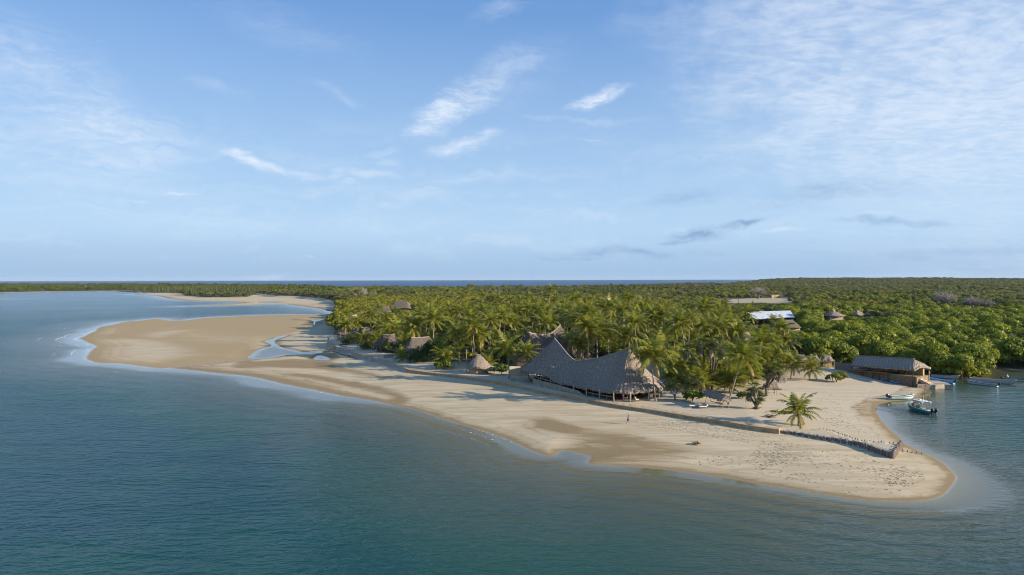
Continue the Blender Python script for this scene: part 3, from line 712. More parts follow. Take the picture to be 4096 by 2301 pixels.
def make_tree(kind, seed):
    """returns crown mesh, trunk mesh (unit: metres)"""
    rng = np.random.default_rng(seed)
    if kind == 'mangrove':
        H, Rr = 7.2, 3.6; K = 10
        lobes = [(0, 0, H - 2.2, 2.3, 0.9)]
        for i in range(K):
            a = 2 * math.pi * i / K + rng.random() * 0.6; q = Rr * (0.45 + 0.35 * rng.random())
            lobes.append((math.cos(a) * q, math.sin(a) * q, H * (0.40 + 0.33 * rng.random()), 1.3 + 0.7 * rng.random(), 0.85))
        for i in range(5):
            a = 2 * math.pi * i / 5 + rng.random(); lobes.append((math.cos(a) * Rr * .8, math.sin(a) * Rr * .8, 1.7 + rng.random(), 1.2, 0.8))
        crown = tree_mesh(kind, rng, lobes, 2700, 0.38, M_MANG); br = branches(rng, H, Rr, 5, 0.15)
    elif kind == 'broadleaf':
        H, Rr = 6.5, 4.0; K = 9
        lobes = [(0, 0, H - 1.8, 2.2, 0.75)]
        for i in range(K):
            a = 2 * math.pi * i / K + rng.random() * 0.7; q = Rr * (0.5 + 0.35 * rng.random())
            lobes.append((math.cos(a) * q, math.sin(a) * q, H * (0.45 + 0.3 * rng.random()), 1.3 + 0.8 * rng.random(), 0.72))
        crown = tree_mesh(kind, rng, lobes, 1300, 0.50, M_BROAD); br = branches(rng, H, Rr, 5, 0.17)
    elif kind == 'dark':
        H, Rr = 8.0, 4.2; K = 10
        lobes = [(0, 0, H - 2.2, 2.4, 0.9)]
        for i in range(K):
            a = 2 * math.pi * i / K + rng.random() * 0.7; q = Rr * (0.5 + 0.35 * rng.random())
            lobes.append((math.cos(a) * q, math.sin(a) * q, H * (0.38 + 0.34 * rng.random()), 1.4 + 0.8 * rng.random(), 0.85))
        crown = tree_mesh(kind, rng, lobes, 1000, 0.58, M_DARKL); br = branches(rng, H, Rr, 5, 0.2)
    elif kind == 'acacia':
        H, Rr = 5.6, 5.6
        lobes = []
        for i in range(11):
            a = 2.4 * i + rng.random() * 0.5; q = Rr * math.sqrt(i / 11.0) * 0.8
            lobes.append((math.cos(a) * q, math.sin(a) * q, H - 0.6 - 0.045 * q * q + (rng.random() - 0.5) * 0.7, 1.7 + 0.8 * rng.random(), 0.26))
        crown = tree_mesh(kind, rng, lobes, 850, 0.6, M_ACAC, updown=0.1); br = branches(rng, H, Rr * 1.1, 6, 0.16)
    elif kind == 'casuarina':
        H = 13.0; lobes = []
        for i in range(22):
            q = i / 21.0; a = 2.4 * i + rng.random()
            rr = (1 - q) * 2.3 + 0.35
            lobes.append((math.cos(a) * rr * 0.7, math.sin(a) * rr * 0.7, 1.6 + q * (H - 2.2), 0.75 + 0.8 * (1 - q), 1.25))
        crown = tree_mesh(kind, rng, lobes, 800, 0.55, M_CASU); br = [(*tube_np([(0, 0, -0.3), (0.1, 0, H * 0.5), (0, 0.1, H * 0.95)], [0.2, 0.13, 0.03], 5), 0.3, 0)]
    elif kind == 'scrub':
        H, Rr = 4.2, 3.2; lobes = [(0, 0, 2.3, 1.7, 0.7)]
        for i in range(7):
            a = 2 * math.pi * i / 7 + rng.random() * 0.6
            lobes.append((math.cos(a) * 2.1, math.sin(a) * 2.1, 1.3 + 1.1 * rng.random(), 1.0 + 0.5 * rng.random(), 0.7))
        crown = tree_mesh(kind, rng, lobes, 620, 0.5, M_SCRUB); br = branches(rng, H * 0.8, Rr, 4, 0.09)
    elif kind == 'shrub':
        H, Rr = 3.0, 2.2; lobes = [(0, 0, 1.4, 1.2, 0.8)]
        for i in range(7):
            a = 2 * math.pi * i / 7 + rng.random() * 0.6
            lobes.append((math.cos(a) * 1.3, math.sin(a) * 1.3, 0.8 + 0.7 * rng.random(), 0.7 + 0.4 * rng.random(), 0.8))
        crown = tree_mesh(kind, rng, lobes, 520, 0.38, M_DARKL); br = branches(rng, H * 0.8, Rr, 4, 0.07)
    v, f, lv, mi = join_np(br)
    trunk = mesh_np(kind + '_trunk', v, f, M_BARK, dict(lv=lv))
    return crown, trunk

def frond(rng, L, elev, az, droop, age, nl=15):
    n = 9; ts = np.linspace(0, 1, n)
    ang = elev - droop * ts ** 1.35
    seg = L / (n - 1); x = np.concatenate([[0], np.cumsum(np.cos(ang[:-1]) * seg)]); z = np.concatenate([[0], np.cumsum(np.sin(ang[:-1]) * seg)])
    sway = 0.10 * L * rng.normal() * ts ** 2
    lt = np.linspace(0.14, 1.0, nl)
    px_ = np.interp(lt, ts, x); pz = np.interp(lt, ts, z); py_ = np.interp(lt, ts, sway); pa = np.interp(lt, ts, ang)
    V = []; F = []; T = []; b = 0
    prof = (0.42 + 0.9 * np.sin(np.pi * np.clip(lt * 0.86 + 0.12, 0, 1))) * 0.24 * L * 0.75
    for s in (-1, 1):
        base = np.stack([px_, py_, pz], 1)
        tan = np.stack([np.cos(pa), 0 * pa, np.sin(pa)], 1)
        d = tan * 0.62 + np.array([0, s * 0.85, 0]) + np.array([0, 0, -0.34 - 0.42 * age]) + rng.normal(scale=0.10, size=(nl, 3))
        d = unit(d); tip = base + d * prof[:, None] * (0.85 + 0.3 * rng.random((nl, 1)))
        mid = (base + tip) / 2 + np.array([0, 0, 0.05 * L * 0.2])
        w0 = tan * 0.034 * L * 0.62; w1 = tan * 0.040 * L * 0.62; w2 = tan * 0.006 * L
        v = np.stack([base - w0, base + w0, mid + w1, mid - w1, tip + w2, tip - w2], 1).reshape(-1, 3)
        i = np.arange(nl)[:, None] * 6
        f = np.concatenate([i + np.array([[0, 1, 2, 3]]), i + np.array([[3, 2, 4, 5]])])
        tone = np.clip(0.28 + 0.34 * (1 - age) + rng.normal(scale=0.14, size=nl), 0.02, 0.84)
        if age > 0.93: tone[:] = 0.97
        V.append(v); F.append(f + b); T.append(np.concatenate([tone, tone])); b += len(v)
    rx = np.stack([x, sway, z], 1); w = np.zeros((n, 3)); w[:, 1] = 0.035 * (1.15 - ts)
    v = np.concatenate([rx - w, rx + w]); f = np.array([[i, i + 1, n + i + 1, n + i] for i in range(n - 1)])
    V.append(v); F.append(f + b); T.append(np.full(n - 1, 0.80))
    V = np.concatenate(V); F = np.concatenate(F); T = np.concatenate(T)
    c, s = math.cos(az), math.sin(az)
    V = V @ np.array([[c, s, 0], [-s, c, 0], [0, 0, 1.0]])
    return V, F, T

def palm_crown(seed, nf=25, L=4.3, up=0.0):
    rng = np.random.default_rng(seed); parts = []
    for i in range(nf):
        q = i / (nf - 1.0)                          # 0 = newest, 1 = oldest
        elev = R(82 - 108 * q ** 1.15 + up * 20 + rng.normal() * 6)
        droop = R(38 + 52 * (1 - abs(q - 0.45)) + rng.normal() * 10) * (1 - 0.35 * up)
        az = i * 2.39996 + rng.normal() * 0.15
        l = L * (0.78 + 0.25 * math.sin(math.pi * min(1, q + 0.25))) * (0.93 + 0.14 * rng.random())
        age = q if q < 0.9 else (0.97 if rng.random() < 0.55 else 0.85)
        v, f, T = frond(rng, l, elev, az, droop, age)
        parts.append((v, f, T, 0))
    v, f = tube_np([(0, 0, -0.75), (0, 0, -0.2), (0, 0, 0.35)], [0.13, 0.27, 0.16], 6); parts.append((v, f, 0.97, 0))
    mb = MB()
    for i in range(7):
        a = i * 0.9; mb.ball((0.3 * math.cos(a), 0.3 * math.sin(a), -0.38 - 0.1 * (i % 2)), 0.15, 6, 4)
    nv = np.array(mb.v); nf_ = np.array([list(q) for q in mb.f if len(q) == 4])
    parts.append((nv, nf_, 0.5, 1))
    v, f, lv, mi = join_np(parts)
    return mesh_np('palm_crown', v, f, [M_PALM, M_NUT], dict(lv=lv), mi=mi)

def fan_head(rng, r=1.5, n=26, low=-0.5):
    r = r * 1.25
    """a ball of stiff fan leaves"""
    V = []; F = []; T = []; b = 0
    for i in range(n):
        zz = 1 - (1 - low) * (i + 0.5) / n; a = i * 2.39996
        h = math.sqrt(max(0, 1 - zz * zz)); d = np.array([h * math.cos(a), h * math.sin(a), zz])
        side = unit(np.cross(d, [0.1, 0.2, 1.0])); upv = np.cross(side, d)
        stem = d * r * 0.42; tone = np.clip(rng.normal(0.45, 0.2), 0.05, 0.84)
        for k in range(7):
            th = (k - 3) * 0.36
            dd = unit(d * math.cos(th) + side * math.sin(th) + upv * 0.12 * (abs(k - 3) - 1.5)) ; L = r * 0.62 * (1 - 0.05 * abs(k - 3)) * (0.9 + 0.2 * rng.random())
            p0 = stem; p1 = stem + dd * L * 0.55; p2 = stem + dd * L + np.array([0, 0, -0.10 * r])
            w = unit(np.cross(dd, upv)) * 0.055 * r
            V.append(np.array([p0 - w * 0.4, p0 + w * 0.4, p1 + w, p1 - w, p2 + w * 0.15, p2 - w * 0.15])); F.append(np.array([[0, 1, 2, 3], [3, 2, 4, 5]]) + b); T += [tone, tone]; b += 6
        w = side * 0.025
        V.append(np.array([-w, w, stem + w, stem - w])); F.append(np.array([[0, 1, 2, 3]]) + b); T.append(0.3); b += 4
    return np.concatenate(V), np.concatenate(F), np.array(T)

def skirt(rng, r=0.9, L=2.0, n=46):
    """dead leaves hanging round the stem"""
    a = rng.random(n) * 2 * math.pi; q = r * (0.25 + 0.75 * rng.random(n) ** 0.5); z0 = 0.2 - 0.5 * rng.random(n)
    top = np.stack([np.cos(a) * q * 0.55, np.sin(a) * q * 0.55, z0], 1)
    bot = np.stack([np.cos(a) * q, np.sin(a) * q, z0 - L * (0.45 + 0.55 * rng.random(n))], 1)
    w = np.stack([-np.sin(a), np.cos(a), 0 * a], 1) * (0.10 + 0.10 * rng.random(n))[:, None]
    v = np.stack([top - w * 0.6, top + w * 0.6, bot + w, bot - w * 0.5], 1).reshape(-1, 3)
    return v, np.arange(n * 4).reshape(n, 4), np.clip(rng.normal(0.45, 0.25, n), 0, 0.84)

def strap_bush(rng, lobes, n, L):
    """long drooping strap leaves growing in rosettes over a mound"""
    C = []; D = []
    w = np.array([l[3] ** 2 for l in lobes]); cnt = np.maximum((n * w / w.sum()).astype(int), 3)
    V = []; F = []; T = []; b = 0
    for l, k in zip(lobes, cnt):
        for i in range(k):
            d = unit(rng.normal(size=3)); d[2] = abs(d[2]) * 0.9 - 0.15; d = unit(d)
            c = np.array(l[:3]) + d * l[3] * (0.75 + 0.3 * rng.random()) * np.array([1, 1, l[4]]); tone = np.clip(rng.normal(0.45, 0.22), 0.05, 0.84)
            for j in range(11):
                dd = unit(d + rng.normal(scale=0.75, size=3)); dd[2] = max(dd[2], -0.2); ll = L * (0.7 + 0.5 * rng.random())
                m = c + dd * ll * 0.5; e = c + dd * ll * 0.85 + np.array([0, 0, -ll * 0.38]); s = unit(np.cross(dd, [0.0, 0.1, 1.0])) * 0.07
                V.append(np.array([c - s, c + s, m + s * 1.2, m - s * 1.2, e + s * 0.2, e - s * 0.2])); F.append(np.array([[0, 1, 2, 3], [3, 2, 4, 5]]) + b); T += [tone, tone]; b += 6
    return np.concatenate(V), np.concatenate(F), np.array(T)

# ------------------------------------------------------------------ prototypes
PALMS = [palm_crown(100 + i, (26, 22, 28, 24, 30)[i % 5], 4.8 + 0.11 * i) for i in range(10)]
YOUNG = [palm_crown(150 + i, 17, 4.3, up=0.55) for i in range(3)]
PROTO = {k: [make_tree(k, 40 + 7 * i + 13 * len(k)) for i in range(n)] for k, n in (('mangrove', 5), ('broadleaf', 4), ('dark', 4), ('acacia', 4), ('casuarina', 3), ('shrub', 3), ('scrub', 3))}
NAMES = dict(mangrove='mangrove_tree', broadleaf='broadleaf_tree', dark='broadleaf_tree', acacia='acacia_tree', casuarina='casuarina_tree', shrub='shrub', scrub='shrub')

def link(name, me, parent=None):
    o = bpy.data.objects.new(name, me); COL.objects.link(o)
    if parent: o.parent = parent
    return o

_tn = [0]
def coconut(x, y, height, label, group, crown=None, lean=(0, 0), scale=1.0, young=False, rz=None, name='coconut_palm', r0=0.17):
    _tn[0] += 1; i = _tn[0]
    z = ground(x, y)
    root = empty(name, (x, y, z), 0, label, 'palm tree', group)
    n = 9; pts = []; rad = []
    sx_, sy_ = (random.uniform(-1, 1) * 0.06 * height, random.uniform(-1, 1) * 0.06 * height)
    for k in range(n):
        q = k / (n - 1.0); bow = math.sin(q * math.pi) * 0.9
        pts.append((lean[0] * q ** 1.4 + sx_ * bow, lean[1] * q ** 1.4 + sy_ * bow, -0.4 + (height + 0.4) * q))
        rad.append((r0 * (1.0 - 0.38 * q) + (0.13 if k == 0 else 0)) * (0.85 + 0.15 * scale))
    mb = MB(); mb.tube(pts, rad, 7)
    mb.build('trunk', M_TRUNK, root, smooth=True)
    me = (YOUNG if young else PALMS)[i % (3 if young else 10)] if crown is None else crown
    c = link('crown', me, root); c.location = (lean[0], lean[1], height); c.scale = (scale, scale, scale * random.uniform(0.92, 1.06))
    c.rotation_euler = (random.uniform(-.20, .20), random.uniform(-.26, .12), rz if rz is not None else random.uniform(0, 6.28))
    return root

def place_tree(kind, x, y, s, label, group, split, cat='tree', z=None):
    crown, trunk = random.choice(PROTO[kind])
    z = ground(x, y) if z is None else z
    a = random.uniform(0, 6.28); sc = (s * random.uniform(.9, 1.1), s * random.uniform(.9, 1.1), s * random.uniform(.85, 1.12))
    if split:
        root = empty(NAMES[kind], (x, y, z), a, label, cat, group)
        c = link('crown', crown, root); c.scale = sc; tr = link('trunk', trunk, root); tr.scale = sc
        return root
    o = link(NAMES[kind], joined(kind, crown, trunk)); o.location = (x, y, z); o.rotation_euler = (0, 0, a); o.scale = sc
    return tag(o, label, cat, group)

_join = {}
def joined(kind, crown, trunk):
    k = crown.name
    if k not in _join:
        def arr(m):
            v = np.empty(len(m.vertices) * 3, np.float32); m.vertices.foreach_get('co', v)
            f = np.empty(len(m.loops), np.int32); m.loops.foreach_get('vertex_index', f)
            l = np.empty(len(m.polygons), np.float32); m.attributes['lv'].data.foreach_get('value', l)
            return v.reshape(-1, 3), f.reshape(-1, 4), l
        v, f, lv, mi = join_np([(*arr(crown), 0), (*arr(trunk), 1)])
        _join[k] = mesh_np(kind + '_whole', v, f, [crown.materials[0], M_BARK], dict(lv=lv), mi=mi)
    return _join[k]

def proj(x, y, z):
    d = Vector((x, y, z)) - CAM
    w = d.dot(_d); return CX + F_PX * d.dot(_r) / w, CY - F_PX * d.dot(_u) / w
# ------------------------------------------------------------------ building materials
def thatch_material(name, c1, c2, c3):
    m, t, out = newmat(name)
    ru, rt = t.attr('ru'), t.attr('rt')
    v = t.node('ShaderNodeCombineXYZ', ins={0: ru, 1: rt, 2: 0.0}).outputs[0]
    strand = t.noise(t.mapping(v, scale=(9, 1.3, 1)), 1.0, 4, 0.7)
    tuft = t.noise(t.mapping(v, scale=(2.2, 3.2, 1)), 1.0, 4, 0.75, 0.6)
    patch = t.noise(v, 0.22, 3, 0.6)
    f = t.math('ADD', t.math('MULTIPLY', strand, 0.55), t.math('MULTIPLY', tuft, 0.45))
    col = t.mix(t.ramp(f, 0.36, 0.64), c2, c1)
    col = t.mix(t.ramp(patch, 0.45, 0.75, 0, 0.55), col, c3)
    lap = t.math('SINE', t.math('ADD', t.math('MULTIPLY', ru, 6.98), t.math('MULTIPLY', tuft, 2.2)))     # overlapping bundles
    cr = t.math('FRACT', t.math('MULTIPLY', t.math('ADD', rt, t.math('MULTIPLY', tuft, 0.6)), 1.25))
    col = t.mix(t.math('ADD', t.math('MULTIPLY', t.ramp(lap, -0.2, 1.0), 0.32), t.math('MULTIPLY', t.ramp(cr, 0.75, 1.0), 0.3)), col, c2)
    b = t.node('ShaderNodeBsdfPrincipled', ins={'Base Color': col, 'Roughness': 0.92, 'Specular IOR Level': 0.12})
    course = t.math('FRACT', t.math('MULTIPLY', t.math('ADD', rt, t.math('MULTIPLY', tuft, 0.5)), 1.9))
    h = t.math('ADD', t.math('MULTIPLY', course, 0.7), t.math('ADD', strand, t.math('MULTIPLY', tuft, 1.2)))
    t.l.new(t.bump(h, 0.9, 0.16), b.inputs['Normal']); t.l.new(b.outputs[0], out.inputs[0])
    return m
M_THATCH = thatch_material('palm_thatch', (0.460, 0.380, 0.305), (0.135, 0.110, 0.090), (0.30, 0.245, 0.195))
M_THATCH2 = thatch_material('brown_thatch', (0.235, 0.190, 0.150), (0.095, 0.076, 0.062), (0.18, 0.15, 0.12))
M_THATCH3 = thatch_material('silvery_thatch', (0.52, 0.45, 0.37), (0.17, 0.145, 0.12), (0.38, 0.33, 0.27))
M_THATCH4 = thatch_material('dark_shaded_thatch', (0.200, 0.165, 0.135), (0.075, 0.064, 0.055), (0.13, 0.11, 0.09))  # darkened tone: palm shade on the beach huts is put into the colour
M_RIDGE = pmat('ridge_thatch', (0.30, 0.275, 0.245), (0.17, 0.15, 0.13), scale=3, rough=0.95, bump=0.5)
M_POLE = pmat('bleached_poles', (0.42, 0.36, 0.29), (0.26, 0.21, 0.16), scale=2.5, stretch=(1, 1, 0.2), rough=0.85, bump=0.3)
M_DPOLE = pmat('dark_poles', (0.12, 0.09, 0.065), (0.07, 0.052, 0.04), scale=2.5, stretch=(1, 1, 0.2), rough=0.85, bump=0.3)
M_GPOLE = pmat('weathered_logs', (0.25, 0.205, 0.175), (0.13, 0.105, 0.09), scale=3.0, stretch=(1, 1, 0.25), rough=0.9, bump=0.6)
M_WOOD = pmat('brown_wood', (0.24, 0.145, 0.075), (0.13, 0.075, 0.04), scale=3, stretch=(1, 6, 6), rough=0.6, bump=0.2)
M_PLANK = pmat('grey_boards', (0.30, 0.25, 0.20), (0.18, 0.145, 0.115), scale=2, stretch=(5, 5, 0.4), rough=0.85, bump=0.4)
M_OCHRE = pmat('ochre_plaster', (0.55, 0.40, 0.20), (0.44, 0.31, 0.15), scale=1.4, rough=0.9, bump=0.2)
M_CREAM = pmat('cream_plaster', (0.58, 0.50, 0.37), (0.48, 0.40, 0.28), scale=1.0, rough=0.9, bump=0.15)
M_FLOOR = pmat('earth_floor', (0.24, 0.19, 0.14), (0.16, 0.125, 0.09), scale=2, rough=0.9)
M_WALLTOP = pmat('brown_coping', (0.50, 0.345, 0.195), (0.36, 0.24, 0.13), scale=1.2, rough=0.9, bump=0.5)
M_WALLB = pmat('brown_sea_wall', (0.47, 0.315, 0.170), (0.30, 0.20, 0.11), scale=0.9, rough=0.9, bump=0.6)
M_WALLG = pmat('grey_sea_wall', (0.42, 0.365, 0.31), (0.28, 0.235, 0.20), scale=0.7, rough=0.9, bump=0.6)
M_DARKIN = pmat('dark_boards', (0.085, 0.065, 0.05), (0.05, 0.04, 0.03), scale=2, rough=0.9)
M_MUD = pmat('rough_shed_base', (0.265, 0.185, 0.105), (0.165, 0.115, 0.065), scale=1.3, rough=0.95, bump=0.6)
M_CONC = pmat('weathered_concrete', (0.40, 0.345, 0.265), (0.26, 0.22, 0.165), scale=0.9, rough=0.9, bump=0.5)
M_WHITE = pmat('white_paint', (0.78, 0.78, 0.76), (0.70, 0.70, 0.68), scale=2, rough=0.45)
M_CLOTH = pmat('cream_cushion', (0.70, 0.64, 0.54), (0.60, 0.54, 0.45), scale=5, rough=0.9)
M_BLUEC = pmat('pale_blue_cushion', (0.42, 0.52, 0.62), (0.62, 0.66, 0.68), scale=7, rough=0.9)
M_METAL = None
def stone_material():
    m, t, out = newmat('coral_stone')
    tc = t.node('ShaderNodeTexCoord').outputs['Object']
    vo = t.node('ShaderNodeTexVoronoi', ins={'Vector': tc, 'Scale': 3.6}); vo.feature = 'F1'
    ed = t.node('ShaderNodeTexVoronoi', ins={'Vector': tc, 'Scale': 3.6}); ed.feature = 'DISTANCE_TO_EDGE'
    sp = t.node('ShaderNodeSeparateColor', ins={0: vo.outputs['Color']})
    col = t.mix(sp.outputs[0], (0.30, 0.235, 0.155), (0.52, 0.44, 0.32))
    col = t.mix(t.ramp(ed.outputs['Distance'], 0.02, 0.10), (0.16, 0.125, 0.09), col)
    b = t.node('ShaderNodeBsdfPrincipled', ins={'Base Color': col, 'Roughness': 0.9, 'Specular IOR Level': 0.2})
    t.l.new(t.bump(t.ramp(ed.outputs['Distance'], 0.0, 0.15), 0.8, 0.06), b.inputs['Normal']); t.l.new(b.outputs[0], out.inputs[0])
    return m
M_STONE = stone_material()
def metal_roof_material():
    m, t, out = newmat('sheet_metal_roof')
    tc = t.node('ShaderNodeTexCoord').outputs['Object']
    n = t.noise(t.mapping(tc, scale=(0.9, 0.12, 1)), 1.0, 3, 0.6); n2 = t.noise(tc, 0.4, 3, 0.6)
    col = t.mix(t.ramp(n, 0.35, 0.65), (0.54, 0.55, 0.57), (0.68, 0.69, 0.70)); col = t.mix(t.ramp(n2, 0.55, 0.75, 0, 0.4), col, (0.42, 0.42, 0.42))
    wv = t.node('ShaderNodeTexWave', ins={'Vector': tc, 'Scale': 3.0}); wv.bands_direction = 'X'
    b = t.node('ShaderNodeBsdfPrincipled', ins={'Base Color': col, 'Roughness': 0.6, 'Metallic': 0.0})
    t.l.new(t.bump(wv.outputs['Fac'], 0.4, 0.04), b.inputs['Normal']); t.l.new(b.outputs[0], out.inputs[0])
    return m
M_METAL = metal_roof_material()

# ------------------------------------------------------------------ thatched roofs
def thatch(parent, eave, ridge, mat=None, sag=0.10, step=0.45, rib=0.05, seed=0, ridge_line=None, cap=0.16, smooth=2, skirt_=0.34):
    """skin of thatch from an eave loop up to the ridge point that belongs to each eave point"""
    mat = mat or M_THATCH
    E = np.array([tuple(e) for e in eave], float); Q = np.array([tuple(q) for q in ridge], float)
    J = np.concatenate([E, Q], 1)
    if smooth > 1: J = smooth_poly(list(J), smooth)
    out = []; N = len(J)
    for i in range(N):
        a, b = J[i], J[(i + 1) % N]; k = max(1, int(round(np.linalg.norm(b[:3] - a[:3]) / step)))
        for j in range(k): out.append(a + (b - a) * j / k)
    J = np.array(out); N = len(J); E = J[:, :3]; Q = J[:, 3:]
    ru = np.concatenate([[0], np.cumsum(np.linalg.norm(np.diff(E, axis=0), axis=1))])
    sl = np.linalg.norm(E - Q, axis=1); m = max(5, int(sl.mean() / 0.5)); rng = np.random.default_rng(seed + 5)
    V = []; RU = []; RT = []
    cen = Q.mean(0); outw = unit((E - Q) * np.array([1, 1, 0]) + 1e-6)
    jag = rng.normal(scale=0.07, size=N)
    for j in range(-1, m + 1):
        t_ = max(j, 0) / m
        p = E + (Q - E) * t_
        p[:, 2] -= sag * sl * 0.5 * np.sin(math.pi * t_) * (1.0 - 0.25 * t_)
        w = (1 - t_) ** 0.5
        bump = rib * np.sin(ru * 2 * math.pi / 0.9 + 1.3 * np.sin(ru * 0.7)) + (vnoise(ru * 1.6 + seed, np.full(N, j * 0.7), 3) - 0.5) * 0.26 + (vnoise(ru * 0.35 + seed, np.full(N, j * 0.25), 4) - 0.5) * 0.22 + 0.10 * ((j % 3) == 0)
        p[:, 2] += bump * w; p += outw * (bump * w * 0.5)[:, None]
        if j == -1: p[:, 2] -= skirt_ + np.abs(jag) * 1.5 + 0.06 * np.sin(ru * 2.2); p -= outw * 0.16
        if j == 0: p[:, 2] += jag * 0.5
        V.append(p); RU.append(ru); RT.append(np.full(N, 0.0) + (t_ * sl if j >= 0 else -0.3))
    V.append(E - outw * 0.75 + np.array([0, 0, -0.02])); RU.append(ru); RT.append(np.full(N, -0.8))      # soffit edge
    order = [len(V) - 1] + list(range(len(V) - 1))
    V = [V[k] for k in order]; RU = [RU[k] for k in order]; RT = [RT[k] for k in order]
    rows = len(V); i = np.arange(N); F = []
    for j in range(rows - 1):
        F.append(np.stack([j * N + i, j * N + (i + 1) % N, (j + 1) * N + (i + 1) % N, (j + 1) * N + i], 1))
    me = mesh_np('thatched_roof', np.concatenate(V), np.concatenate(F), mat, dict(ru=np.concatenate(RU), rt=np.concatenate(RT)), smooth=False)
    o = bpy.data.objects.new('roof', me); COL.objects.link(o)
    if parent: o.parent = parent
    if ridge_line is not None and cap > 0:
        mb = MB(); rl = smooth_poly([tuple(p) for p in ridge_line], 3, closed=False) if len(ridge_line) > 2 else np.array([tuple(p) for p in ridge_line])
        mb.tube([Vector(p) + Vector((0, 0, 0.02)) for p in rl], cap, 7); mb.build('ridge_cap', M_RIDGE, o)
    return o

def hip_roof(parent, lx, ly, ez, rz_, rl, power=3.0, seed=0, mat=None, sag=0.10, cap=0.16, ridge_x0=None, wav=0.12, n=28):
    """rounded hip over a rectangle lx by ly: ridge rl long along x"""
    ev = []; rd = []
    a0 = -rl / 2 if ridge_x0 is None else ridge_x0
    for k in range(n):
        a = 2 * math.pi * k / n; c, s = math.cos(a), math.sin(a)
        r = (abs(c) ** power + abs(s) ** power) ** (-1.0 / power)
        x, y = lx / 2 * c * r, ly / 2 * s * r
        ev.append((x, y, ez + wav * math.sin(a * 5 + seed))); q = min(max(x * (rl / lx) * 1.5, -rl / 2), rl / 2) + (a0 + rl / 2)
        rd.append((q, 0.0, rz_ + 0.02 * math.sin(k)))
    line = [(a0 - 0.1, 0, rz_ + 0.05), (a0 + rl / 2, 0, rz_ - 0.06 * rl * 0.3), (a0 + rl + 0.1, 0, rz_ + 0.05)] if rl > 0.6 else None
    return thatch(parent, ev, rd, mat, sag, seed=seed, ridge_line=line, cap=cap, smooth=1)

def pole(parent, p0, p1, r=0.11, mat=None, name='post', bend=0.06):
    p0, p1 = Vector(p0), Vector(p1); mb = MB(); n = 5
    ox, oy = random.uniform(-bend, bend), random.uniform(-bend, bend)
    pts = [p0.lerp(p1, k / (n - 1)) + Vector((ox, oy, 0)) * math.sin(math.pi * k / (n - 1)) for k in range(n)]
    mb.tube(pts, [r * (1.15 - 0.3 * k / (n - 1)) for k in range(n)], 7)
    return mb.build(name, mat or M_POLE, parent, smooth=True)

def hut(name, label, x, y, rz, lx, ly, eh, rh, rl, group=None, mat=None, seed=0, posts=True, walls=None, wmat=None, floor=True, sag=0.10, power=3.0, cap=0.16, cat='hut', z=None):
    z = ground(x, y) if z is None else z
    root = empty(name, (x, y, z), rz, label, cat, group)
    hip_roof(root, lx, ly, eh, rh, rl, power, seed, mat, sag, cap)
    if floor:
        mb = MB(); mb.box((0, 0, 0.06), (lx * 0.80, ly * 0.78, 0.22)); mb.build('floor', M_FLOOR, root)
    if posts:
        px_, py_ = lx * 0.40, ly * 0.38
        for q in ((-px_, -py_), (-px_, 0), (-px_, py_), (0, -py_), (0, py_), (px_, -py_), (px_, py_)):
            pole(root, (*q, 0.0), (q[0] * 1.0, q[1] * 1.0, eh + 0.45), 0.10)
    if walls:
        w, d, h, cx_ = walls; mb = MB()
        mb.box((cx_, 0, h / 2 + 0.17), (w, d, h)); mb.build('wall', wmat or M_CREAM, root)
    return root

# ------------------------------------------------------------------ the big restaurant by the sea wall
def q3(x, y): return (1800 + x / 2.512, 1080 + y / 2.512)
def on_front(x, y, off=0.8):
    """point at a pixel on the vertical plane of the restaurant's front, moved out by off"""
    u = (q3(x, y)[0] - CX) / F_PX
    a = Vector((5.2, 171.6)) + Vector((-0.815, -0.58)) * off; b = Vector((22.0, 148.0)) + Vector((-0.815, -0.58)) * off; d = b - a
    s = (u * a.y - a.x) / (d.x - u * d.y)
    return PY(*q3(x, y), (a + d * s).y)

rest = empty('beach_restaurant', (16.0, 164.0, 1.5), 0, 'large two-peaked grey thatched restaurant with open front above the sea wall', 'restaurant')
RO = Vector((16.0, 164.0, 1.5))
def loc(p): return Vector(p) - RO
ridge_px = [(1050, 690, 173.5), (1075, 722, 172.6), (1110, 762, 171.3), (1160, 825, 169.2), (1210, 880, 167.6), (1262, 916, 166.0), (1330, 914, 164.6), (1400, 905, 163.3), (1500, 888, 161.4), (1600, 860, 159.7), (1700, 828, 158.2), (1760, 802, 157.4), (1794, 782, 157.0)]
RIDGE = [loc(PY(*q3(a, b), c)) for a, b, c in ridge_px]
fr = [on_front(*p) for p in ((792, 1026), (860, 1033), (940, 1052), (1010, 1084), (1070, 1128), (1150, 1142), (1240, 1162), (1320, 1188), (1400, 1192), (1500, 1212), (1620, 1232))]
fr_r = [0, 0, 1, 2, 3, 5, 6, 7, 8, 10, 11]
rt_ = [PY(*q3(1720, 1228), 146.6), PY(*q3(1800, 1242), 146.0), PY(*q3(1890, 1222), 146.6), PY(*q3(1990, 1221), 148.2), PY(*q3(2075, 1207), 151.3), PY(*q3(2140, 1202), 156.0)]
back = [Vector((36.0, 161.5, 3.0)), Vector((33.0, 166.5, 3.6)), Vector((28.0, 171.0, 4.0)), Vector((23.0, 176.0, 4.3)), Vector((18.5, 181.0, 4.6)), Vector((13.0, 185.5, 4.8)), Vector((6.5, 185.5, 4.8)), Vector((2.6, 181.0, 4.7)), Vector((2.2, 176.0, 4.6))]
back_r = [12, 12, 11, 8, 5, 2, 0, 0, 0]
eave = [loc(p) for p in fr + rt_ + back]; rdg = [RIDGE[k] for k in fr_r] + [RIDGE[12]] * 6 + [RIDGE[k] for k in back_r]
rroof = thatch(rest, eave, rdg, M_THATCH, sag=0.13, step=0.32, rib=0.10, seed=3, ridge_line=RIDGE, cap=0.24)
